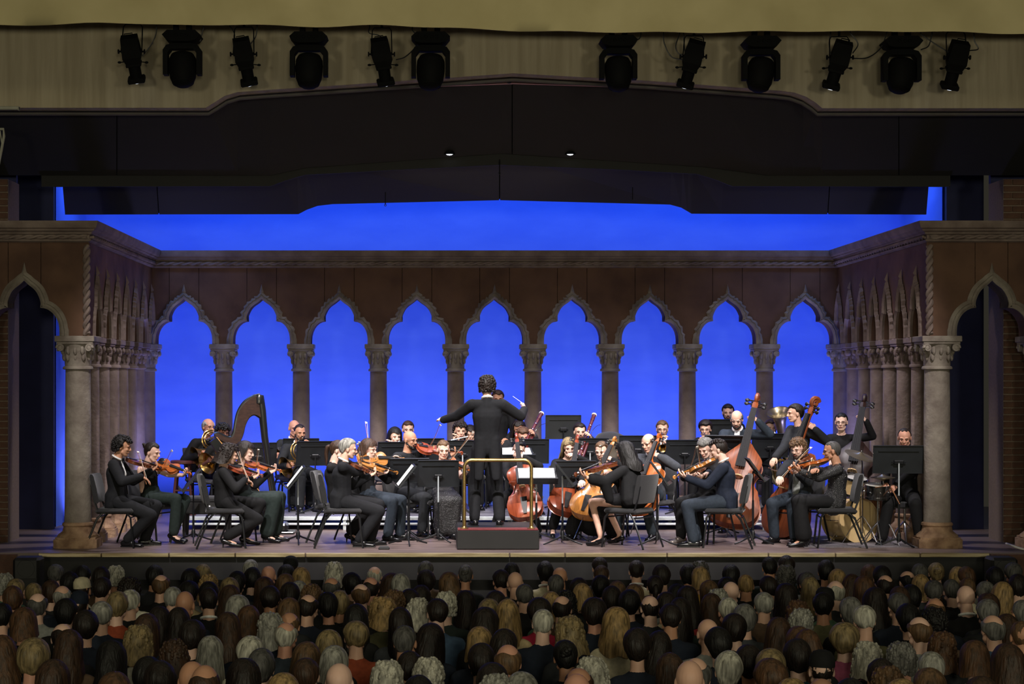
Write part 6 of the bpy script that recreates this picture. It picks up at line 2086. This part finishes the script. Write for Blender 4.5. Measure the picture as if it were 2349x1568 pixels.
# pale bracket and rail at the left edge
mat('pale_grey', (150, 148, 136), 0.7, scale=8)
r = thing('wall_bracket', 'pale triangular bracket at the upper left edge', 'bracket', P(2, 320, 20.2))
o_ = np.array(r.location)
obj('arm', MB().tube([P(-30, 296, 20.2) - o_, P(8, 296, 20.2) - o_, P(9, 312, 20.2) - o_, P(2, 350, 20.2) - o_, P(-12, 420, 20.2) - o_], .016, 6), 'pale_grey', r)
obj('stay', MB().tube([P(0, 300, 20.2) - o_, P(4, 328, 20.2) - o_], .008, 6), 'pale_grey', r)
r = thing('ledge_rail', 'short pale rail under the concrete wall at the upper left edge', 'rail', P(0, 248, 20.35))
obj('bar', MB().rbox((-.4, 0, 0), (1.24, .06, .04), .01), 'pale_grey', r)
obj('end_cap', MB().rbox((.215, 0, -.005), (.01, .07, .05), .004), 'pale_grey', r)
# front fill loudspeakers
for sx, px, lb_ in ((-1, 66, 'black loudspeaker standing below the left end of the stage edge'), (1, 2296, 'black loudspeaker standing below the right end of the stage edge')):
    q = P(px, 1300, 20.2)
    zb = hall_z(20.2)
    r = thing('loudspeaker', lb_, 'loudspeaker', (q[0], 20.2, zb), 'front loudspeakers')
    zt_ = P(px, 1276, 20.2)[2] - zb
    obj('cabinet', MB().rbox((0, 0, zt_ - .33), (.30, .30, .66), .03), 'black_paint', r)
    obj('horn_flare', MB().lathe([(.10, 0), (.07, .02), (.03, .03)], 18, T4((0, -.152, zt_ - .12), (1, 0, 0), (0, 1, 0)), cap=False), 'stage_black', r)
    obj('grille', MB().rbox((0, -.155, zt_ - .40), (.26, .012, .34), .005), 'stage_black', r)
    obj('stand_pole', MB().tube([(0, 0, .02), (0, 0, zt_ - .64)], .02, 8), 'black_metal', r)
    obj('foot_plate', MB().rbox((0, 0, .01), (.4, .4, .02), .005), 'black_metal', r)
# side blocks of the stage front and white cable on the right
for sx, sn in ((-1, 'left'), (1, 'right')):
    x0 = P(-500, 0, 20.55)[0] if sx < 0 else P(2272, 0, 20.55)[0]
    x1 = P(40, 0, 20.55)[0] if sx < 0 else P(2800, 0, 20.55)[0]
    o = struct('wall_apron_%s' % sn, MB().box(((x0 + x1) / 2, 20.52, -.16), (x1 - x0, .06, .30)), 'brick')
    o['label'] = 'brown wall panel at the %s end of the stage front' % sn
tag(obj('cable', MB().tube(catmull([P(2308, 1246, 21.2), P(2320, 1250, 21.0), P(2336, 1256, 20.9), P(2360, 1262, 20.8)], 5), .012, 6), 'ivory'), 'short white cable on the floor at the right edge of the stage', 'cable')
q = P(881, 1258, 21.0); q[2] = 0
r = thing('floor_pedal', 'small black pedal on the floor left of the podium', 'pedal', q)
obj('plate', MB().rbox((0, 0, .012), (.13, .09, .024), .006), 'black_paint', r)
obj('tread', MB().rbox((0, 0, .03), (.11, .07, .012), .004, Rx(.12)), 'chair_black', r)
# ================================================================ audience
AU = {0: """60,310,160,curly,silver 190,375,220,short,ashblonde 150,450,200,full,auburn 375,410,200,thin,ashblonde 630,215,200,short,salt 565,385,220,full,brown 700,440,210,fringe,silver 425,525,255,fringe,salt,palegrey
930,225,180,short,black 780,290,200,full,black 930,352,200,cap,cream 1140,235,190,full,dark 1300,225,210,curly,white 1150,360,200,short,dark 1450,355,280,curly,dark 1740,215,180,full,black 1810,320,230,fringe,lightbrown,black
1950,455,230,thin,silver 2080,520,220,bald,- 2140,255,220,full,black 2280,205,180,full,ashblonde 2120,400,250,short,black 1470,485,270,thin,white,black 1320,510,200,full,ashblonde,rust 750,590,270,full,black 885,505,200,cap,navy
1140,615,280,thin,silver,navy 270,690,320,bob,auburn 700,860,260,fringe,dark 970,720,300,full,dark,navy 1790,680,280,long,dark 2000,690,250,long,dark 1650,760,310,long,brown 1550,885,340,wavybob,ashblonde,offwhite 770,940,360,long,brown
380,1030,400,full,ashblonde,navy 1260,1060,340,long,black 2160,830,320,full,dark 1960,1045,320,wavybob,brown 600,1270,400,long,brown 1650,1240,300,full,black 1800,1290,400,full,dark 1290,1400,400,thin,auburn 2160,1310,330,bald,- 2300,1340,350,fringe,brown
40,1000,250,long,auburn 25,650,150,short,black,navy""",
1: """90,320,200,wavybob,blonde 410,285,160,full,black 565,160,170,short,silver 580,240,170,full,black 765,230,180,bald,- 1010,115,160,cap,black 960,210,200,full,black 1130,240,190,bob,blonde 950,310,170,bob,lightbrown
330,355,210,bob,ashblonde 330,440,240,long,brown 720,350,260,long,brown 780,455,260,short,dark 1000,410,220,full,dark 1100,395,120,full,silver 1245,430,180,curly,lightbrown 1500,180,200,wavybob,white 1470,350,220,fringe,salt
1700,300,240,full,black 1955,225,170,fringe,white 1910,345,200,fringe,dark 2140,305,260,bob,brown 2250,310,130,bob,silver 1800,420,240,fringe,lightbrown 1555,500,200,full,ashblonde 1430,520,220,full,black 1210,540,240,fringe,dark,navy
90,475,210,short,dark,black,collar 90,400,170,full,black 420,550,300,bob,silver 540,665,250,bob,auburn 310,745,290,long,brown 790,745,320,wavybob,silver 1000,735,200,fringe,lightbrown 990,580,190,bob,lightbrown 960,845,270,fringe,white,bluegrey
1740,850,340,short,ashblonde,rust 2040,570,370,wavybob,blonde,olive 2170,495,220,curly,lightbrown 1750,650,300,long,black 1450,940,290,bob,ashblonde 1500,1120,330,bob,silver 1190,1075,360,long,lightbrown 550,1010,320,full,white,offwhite
110,1010,270,long,silver,offwhite 690,1150,320,full,salt 480,1260,400,long,dark 1190,1250,340,thin,brown 1560,1330,340,bald,- 2090,1280,400,wavybob,white 920,1420,220,bob,blonde 2250,690,200,long,dark 2300,900,170,short,salt""",
2: """275,175,175,short,salt 290,270,220,full,dark 540,295,240,bob,lightbrown 725,215,170,bun,salt 1120,275,210,short,dark,bluegrey 1280,300,150,bald,- 1240,195,170,short,black 1620,170,170,full,black,cream,collar 1780,245,160,bald,-
1730,330,180,short,salt,charcoal 2230,135,180,short,dark 2250,215,180,crop,brown 1990,360,200,full,dark 2040,420,230,bob,blonde 2240,330,200,full,black 1380,425,220,thin,salt 1680,515,160,bob,blonde 100,485,180,full,dark 220,440,200,long,dark
185,580,210,wavybob,white 510,515,240,curly,white,darkgreen 720,500,230,long,dark 400,600,260,short,dark,denim 1060,505,210,full,dark 980,590,200,bob,ashblonde 1200,595,260,long,blonde,tan 1550,580,290,full,dark,crimson 1810,555,240,fringe,dark
1850,500,240,curly,black 2170,580,290,full,dark 940,690,350,long,dark 1590,705,260,thin,white,navy 1890,785,370,wavybob,ashblonde,charcoal 880,905,290,bob,blonde 330,865,380,long,dark 1150,930,310,bob,dark 900,1090,270,full,dark
1200,1100,330,fringe,lightbrown 300,1255,370,curly,white,tan 1020,1310,370,full,dark 1060,1430,300,wavybob,silver 1350,1410,370,full,silver 2150,1240,380,wavybob,white 1990,1350,350,fringe,brown 1970,1450,320,bald,- 1850,1060,300,bun,black,black
200,1450,280,full,black 90,1190,180,short,dark""",
3: """390,170,180,short,dark,cream,collar 675,210,200,full,dark 1110,170,200,wavybob,salt 1110,235,160,bob,blonde,mustard 970,205,110,full,black 1450,210,190,full,black 1890,130,170,short,black 2070,115,200,short,dark 2070,215,210,curly,salt
600,335,210,ponytail,dark 170,395,140,bob,lightbrown 370,430,220,bob,lightbrown 110,450,200,full,dark 310,490,270,full,black 960,450,250,long,dark 1210,385,210,bob,lightbrown 1300,480,240,wavybob,silver 1410,350,200,full,black 1620,320,190,thin,blonde,black
1450,410,190,bald,- 1240,535,240,long,brown,red 840,430,160,full,black 1870,345,210,short,dark 2070,420,280,long,dark 2290,300,150,full,dark 540,550,170,fringe,dark,charcoal 720,520,200,full,dark 880,580,230,long,dark 1820,515,250,thin,silver
1420,590,220,short,white 1600,650,260,full,grey 770,655,260,short,dark,navy 160,685,340,long,blonde,cream 2200,610,260,wavybob,auburn 2230,700,240,wavybob,silver 1480,760,280,full,dark,black 1190,825,240,bald,-,palegrey 1310,910,310,full,black
1980,800,290,long,brown 400,920,320,full,dark,navy 640,950,220,long,dark 2200,900,270,full,auburn 2190,1040,330,full,dark,teal 1420,1175,250,full,white 1650,1110,270,full,dark 1900,1150,360,full,ashblonde 780,1200,320,long,brown
1060,1250,420,fringe,salt 985,1310,370,bald,- 1890,1260,440,full,auburn 2140,1480,300,full,blonde""",
4: """250,150,120,full,black 375,245,180,bob,blonde 60,285,160,short,salt 85,330,190,long,ashblonde,red 350,365,200,fringe,white 520,300,160,long,brown 650,320,230,long,auburn 710,195,150,bob,auburn 880,305,190,fringe,dark 840,210,200,full,black
1110,260,170,fringe,black 1240,195,170,short,salt 1420,180,190,bun,ashblonde 1260,300,130,bob,blonde 1650,220,130,bob,blonde 1740,220,190,full,auburn 2040,220,180,full,black 2230,185,200,short,salt 2290,300,180,full,dark,cream 240,440,210,cap,black
220,500,230,short,black 510,540,250,full,grey 770,440,280,long,dark 1010,505,230,short,salt,navy 1030,430,150,full,brown 1150,410,170,full,black,mustard 1390,360,240,thin,salt 1580,360,160,short,salt 1745,335,180,thin,lightbrown
1730,430,230,bald,-,black,collar 1940,375,200,full,grey 2110,380,200,long,blonde 1970,500,220,full,brown 1405,550,220,fringe,lightbrown 1120,610,270,full,black,black 660,625,270,thin,white,olive 1400,650,230,curly,black 1960,570,260,short,grey
2010,725,260,fringe,grey,denim 2160,720,180,long,brown 1235,745,280,fringe,lightbrown,palegrey 450,810,380,full,ashblonde,rose 2320,580,130,short,grey 2320,790,180,thin,lightbrown 1470,905,330,wavybob,auburn 690,1010,350,wavybob,white
1040,1020,310,curly,grey 1360,1110,310,thin,silver 1820,1000,330,bob,auburn 2170,1030,350,bob,brown,peach 205,1100,270,cap,black 830,1190,280,full,dark 900,1270,350,wavybob,lightbrown 1350,1290,340,bob,lightbrown 1050,1405,320,full,blonde
200,1380,330,fringe,brown 1900,1380,330,bob,brown 520,1400,330,full,black 60,880,200,long,auburn"""}
WK = {'bald': .172, 'fringe': .176, 'thin': .172, 'short': .186, 'crop': .172, 'full': .205, 'curly': .22, 'bob': .215, 'wavybob': .235, 'long': .215, 'bun': .185, 'ponytail': .185, 'cap': .19}
def aud_form(sex):
    """seated listener, floor at z = 0, head centre over the origin at z = 1.17"""
    w = 1.0 if sex == 'm' else .88
    H = 1.17
    b, t, q = MB(), MB(), MB()
    pel, ch, ps = np.array((-.06, 0, .55)), np.array((-.055, 0, .84)), np.array((-.045, 0, .985))
    l = np.array((0, 1.0, 0)); up = np.array((0, 0, 1.0)); f = np.array((1.0, 0, 0))
    for (m_, e) in ((b, 0), (t, .016)):
        m_.cap(pel, ch, (.14 * w + e, .10 + e), (.155 * w + e, .11 + e), side=l)
        m_.cap(ch, ps - up * .02, (.155 * w + e, .11 + e), (.105 * w + e * .5, .066 + e * .5), side=l)
        m_.cap(ps - up * .055 + l * .145 * w, ps - up * .055 - l * .145 * w, .056 + e * .6, .056 + e * .6)
        for s in (1, -1):
            sh = ps - up * .06 + l * s * .175 * w; el = sh + np.array((.05, s * .05, -.27)); wr = el + np.array((.22, -s * .12, -.01))
            m_.cap(sh, el, (.05 + e * .8) * w, (.042 + e * .8) * w); m_.cap(el, wr, (.042 + e * .8) * w, .03 + e * .6)
    t.cap(ps - up * .05, ps + up * .012, .084 * w, .066 * w)
    b.cap(ps, ps + up * .12, .056 * w + .003, .052 * w + .003)
    for s in (1, -1):
        hip = pel + l * s * .09; kn = np.array((.36, s * .12, .50)); an = np.array((.34, s * .13, .08))
        b.cap(hip, kn, .078 * w, .055); b.cap(kn, an, .05, .036); b.cap(an - up * .04, an + f * .13 - up * .05, .032, .026)
        q.cap(hip, kn, .092 * w, .068); q.cap(kn, an + up * .02, .066, .056)
    q.cap(pel - up * .02, pel + up * .06, (.16 * w, .12), (.15 * w, .11), side=l)
    HV, HF = HEADS[sex]
    ev = HV + (0, 0, H); ef = list(HF); cnt = len(HV)
    for s in (1, -1):
        hb = hand_shape(np.array((.16, s * .1, .66)), (1, -s * .3, -.3), (0, 0, -1), s > 0, .5)
        ev = np.vstack([ev, np.array(hb.v)]); ef += [tuple(i + cnt for i in z) for z in hb.f]; cnt += len(hb.v)
    A = [obj('body', b, 'skin_light'), obj('jacket' if sex == 'm' else 'blouse', t, 'cloth_black'), obj('trousers', q, 'cloth_black')]
    BAKE.append((A[0], .02, 2, ev, ef)); BAKE.append((A[1], .018, 2, None, None)); BAKE.append((A[2], .022, 2, None, None))
    return A
forms = {s: aud_form(s) for s in 'mf'}
bake_all()
AM = {}
for s, A in forms.items():
    AM[s] = [o.data for o in A]
    for o in A: bpy.data.objects.remove(o)
m_ = MB()
ring = [(.066 * cos(a) - .04, .066 * sin(a), 1.035 - .02 * cos(a)) for a in np.linspace(0, 2 * pi, 17)[:-1]]
AM['collar'] = mesh('collar', *(lambda z: (z.v, z.f))(MB().tube(ring, .013, 6, closed=True)), 'cloth_white')
cp = MB().lathe([(.106, .035), (.107, .06), (.10, .10), (.075, .13), (.03, .143), (.001, .145)], 24, T4((-.012, 0, .0)), cap=False)
cp.v = [(x * 1.02, y * .84, z) for x, y, z in cp.v]
AM['cap_crown'] = cp
pk = MB().add([(.06, -.06, .045), (.17, -.04, .03), (.185, 0, .03), (.17, .04, .03), (.06, .06, .045), (.06, -.06, .037), (.17, -.04, .022), (.185, 0, .022), (.17, .04, .022), (.06, .06, .037)],
              [(0, 1, 2, 3, 4), (9, 8, 7, 6, 5), (0, 5, 6, 1), (1, 6, 7, 2), (2, 7, 8, 3), (3, 8, 9, 4), (4, 9, 5, 0)])
AM['cap_peak'] = pk
CAPM = {}
def slot(o, m):
    o.material_slots[0].link = 'OBJECT'; o.material_slots[0].material = MATS[m]
CNAME = {'silver': 'silver', 'ashblonde': 'ash blonde', 'auburn': 'auburn', 'salt': 'dark grey', 'brown': 'brown', 'black': 'black', 'dark': 'dark brown', 'white': 'white', 'blonde': 'blonde', 'lightbrown': 'light brown', 'grey': 'grey', 'cream': 'cream', 'navy': 'navy', '-': ''}
KNAME = {'short': 'short %s hair', 'crop': 'cropped %s hair', 'full': 'thick %s hair', 'thin': 'thinning %s hair', 'fringe': 'bald crown and %s fringe', 'bald': 'shaved bald head', 'curly': 'curly %s hair', 'bob': 'chin-length %s hair', 'wavybob': 'wavy %s hair',
         'long': 'long %s hair', 'bun': '%s hair in a bun', 'ponytail': '%s ponytail', 'cap': '%s cap'}
CLN = {'palegrey': 'pale grey', 'offwhite': 'off-white', 'bluegrey': 'blue grey', 'darkgreen': 'dark green', 'denim': 'denim blue', 'brownc': 'brown', 'peach': 'peach'}
ZN = [(235, 'the left column'), (470, 'the leftmost violinists'), (700, 'the harp'), (930, 'the silver-haired violinist'), (1050, 'the floral skirt'), (1240, 'the podium'), (1470, 'the black shawl'),
      (1700, 'the navy-suited violinist'), (1930, 'the sequined violinist'), (2110, 'the drums'), (9999, 'the right column')]
DARKS = ['black', 'charcoal', 'black', 'navy', 'tux', 'brownc', 'charcoal', 'olive', 'black', 'darkgreen', 'grey', 'navy']
FEM = ('bob', 'wavybob', 'long', 'bun', 'ponytail')
rows_ = [19.35 - .9 * k for k in range(11)]
ra = random.Random(11)
people = []
for reg, txt in AU.items():
    sc = 4.894 if reg < 4 else 4.615
    for e in txt.split():
        p = e.split(',')
        px, py, pw = 460 * reg + float(p[0]) / sc, 1250 + float(p[1]) / sc, float(p[2]) / sc
        kind, colr = p[3], p[4]
        cl = p[5] if len(p) > 5 else None
        best = None
        top = {'full': .141, 'curly': .143, 'bob': .141, 'wavybob': .143, 'long': .137, 'bald': .115, 'cap': .145}.get(kind, .126)
        for D in rows_:
            z = P(px, py, D)[2] - top                       # head centre height
            dz = (z - hall_z(D)) - 1.17
            dw = (pw * D / FOC) / WK[kind] - 1.0
            c = (dz / .075) ** 2 + (dw / .16) ** 2
            if best is None or c < best[0]:
                best = (c, D, z, dw)
        people.append([px, py, best[1] + ra.uniform(-.06, .06), top, kind, colr, cl, best[3], 'collar' in p])
# keep neighbours of one row from sitting in each other
for _ in range(12):
    for a in people:
        for b in people:
            if a is b or abs(a[2] - b[2]) > .55: continue
            if abs(a[0] - b[0]) * a[2] / FOC < .40:
                d = .05 if a[1] > b[1] else -.05        # the lower one in the picture sits nearer
                if a[2] < 19.7 and a[2] > 9.6: a[2] = min(19.6, max(9.6, a[2] - d))
labels = {}
out = []
for px, py, D, top, kind, colr, cl, dw, collar in people:
    z = P(px, py, D)[2] - top
    row = 'front' if D > 17.2 else ('middle' if D > 13.6 else 'rear')
    zone = next(n for x, n in ZN if px < x)
    k = KNAME[kind]
    desc = (k % CNAME[colr]) if '%s' in k else k
    if cl and kind not in ('fringe', 'thin'): desc += ' and ' + CLN.get(cl, cl) + ' top' if ' and ' not in desc else ' over ' + CLN.get(cl, cl) + ' top'
    base = '%s, %s rows below %s' % (desc, row, zone)
    out.append([px, D, z, kind, colr, cl, dw, collar, base])
    labels.setdefault(base, []).append(len(out) - 1)
for b, ids in labels.items():
    ids.sort(key=lambda i: out[i][0])
    for n_, i in enumerate(ids):
        lbl = 'listener with ' + b
        if len(ids) == 2: lbl += (', left one', ', right one')[n_]
        elif len(ids) > 2: lbl += ', %s from left' % ORD[n_]
        out[i].append(lbl)
SKT = ['light', 'fair', 'ruddy', 'light', 'tan', 'light', 'fair', 'olive']
for i, (px, D, z, kind, colr, cl, dw, collar, base, lbl) in enumerate(out):
    x = P(px, 0, D)[0]
    fz = hall_z(D)
    hs = min(1.12, max(.93, 1 + dw * .6))
    kz = (z - fz) / 1.17
    sex = 'f' if kind in FEM or (kind in ('full', 'curly') and ra.random() < .35) else 'm'
    r = thing('person', lbl, 'person', (x, D, fz), 'seated audience', rz=pi / 2 + ra.uniform(-.22, .22))
    r.scale = (1.0, 1.0, kz)
    b = obj('body', AM[sex][0], None, r); slot(b, 'skin_' + ra.choice(SKT))
    c = cl or (ra.choice(DARKS) if ra.random() < .85 else ra.choice(['cream', 'palegrey', 'tan', 'offwhite', 'denim', 'green', 'brownc']))
    t = obj('jacket' if sex == 'm' else 'blouse', AM[sex][1], None, r); slot(t, 'cloth_' + c)
    q = obj('trousers', AM[sex][2], None, r); slot(q, 'cloth_' + ra.choice(['black', 'charcoal', 'navy']))
    M = Matrix.Translation((0, 0, 1.17)) @ Matrix.Diagonal((hs, hs, min(1.04, 1 / kz) if kz > 1 else min(1.1, 1 / kz), 1)) @ Matrix.Rotation(ra.uniform(-.12, .12), 4, 'X') @ Matrix.Rotation(ra.uniform(-.08, .1), 4, 'Y')
    if kind == 'cap':
        key = ('cap', colr)
        if key not in CAPM:
            CAPM[key] = (mesh('cap', AM['cap_crown'].v, AM['cap_crown'].f, 'cloth_' + colr, 60), mesh('peak', pk.v, pk.f, 'cloth_' + colr))
        o = obj('cap', CAPM[key][0], None, r); o.matrix_local = M
        p_ = obj('peak', CAPM[key][1], None, o)
        o = obj('hair', hair_mesh('crop', 'dark', 51), None, r); o.matrix_local = M
    elif kind != 'bald':
        o = obj('hair', hair_mesh(kind, colr, 50 + i % 3), None, r); o.matrix_local = M
    if collar:
        obj('collar', AM['collar'], None, r)
bake_all()
# sequins that catch the light on the sparkling blouse and the floral skirt
rq = random.Random(3)
for p in PEOPLE:
    for ch in p.children:
        if ch.type == 'MESH' and ch.data.materials and ch.data.materials[0] and ch.data.materials[0].name == 'cloth_sequin':
            V, _ = mesh_arrays(ch.data)
            nn = np.empty(len(V) * 3); ch.data.vertices.foreach_get('normal', nn); nn = nn.reshape(-1, 3)
            b = MB()
            for i in rq.sample(range(len(V)), min(len(V), 170)):
                c = V[i] + nn[i] * .003
                b.ell(c, (.0045, .0045, .0045), seg=5, rings=3)
            o = obj('sequins', b, 'sequin_fleck', p)
            o['kind'] = 'stuff'
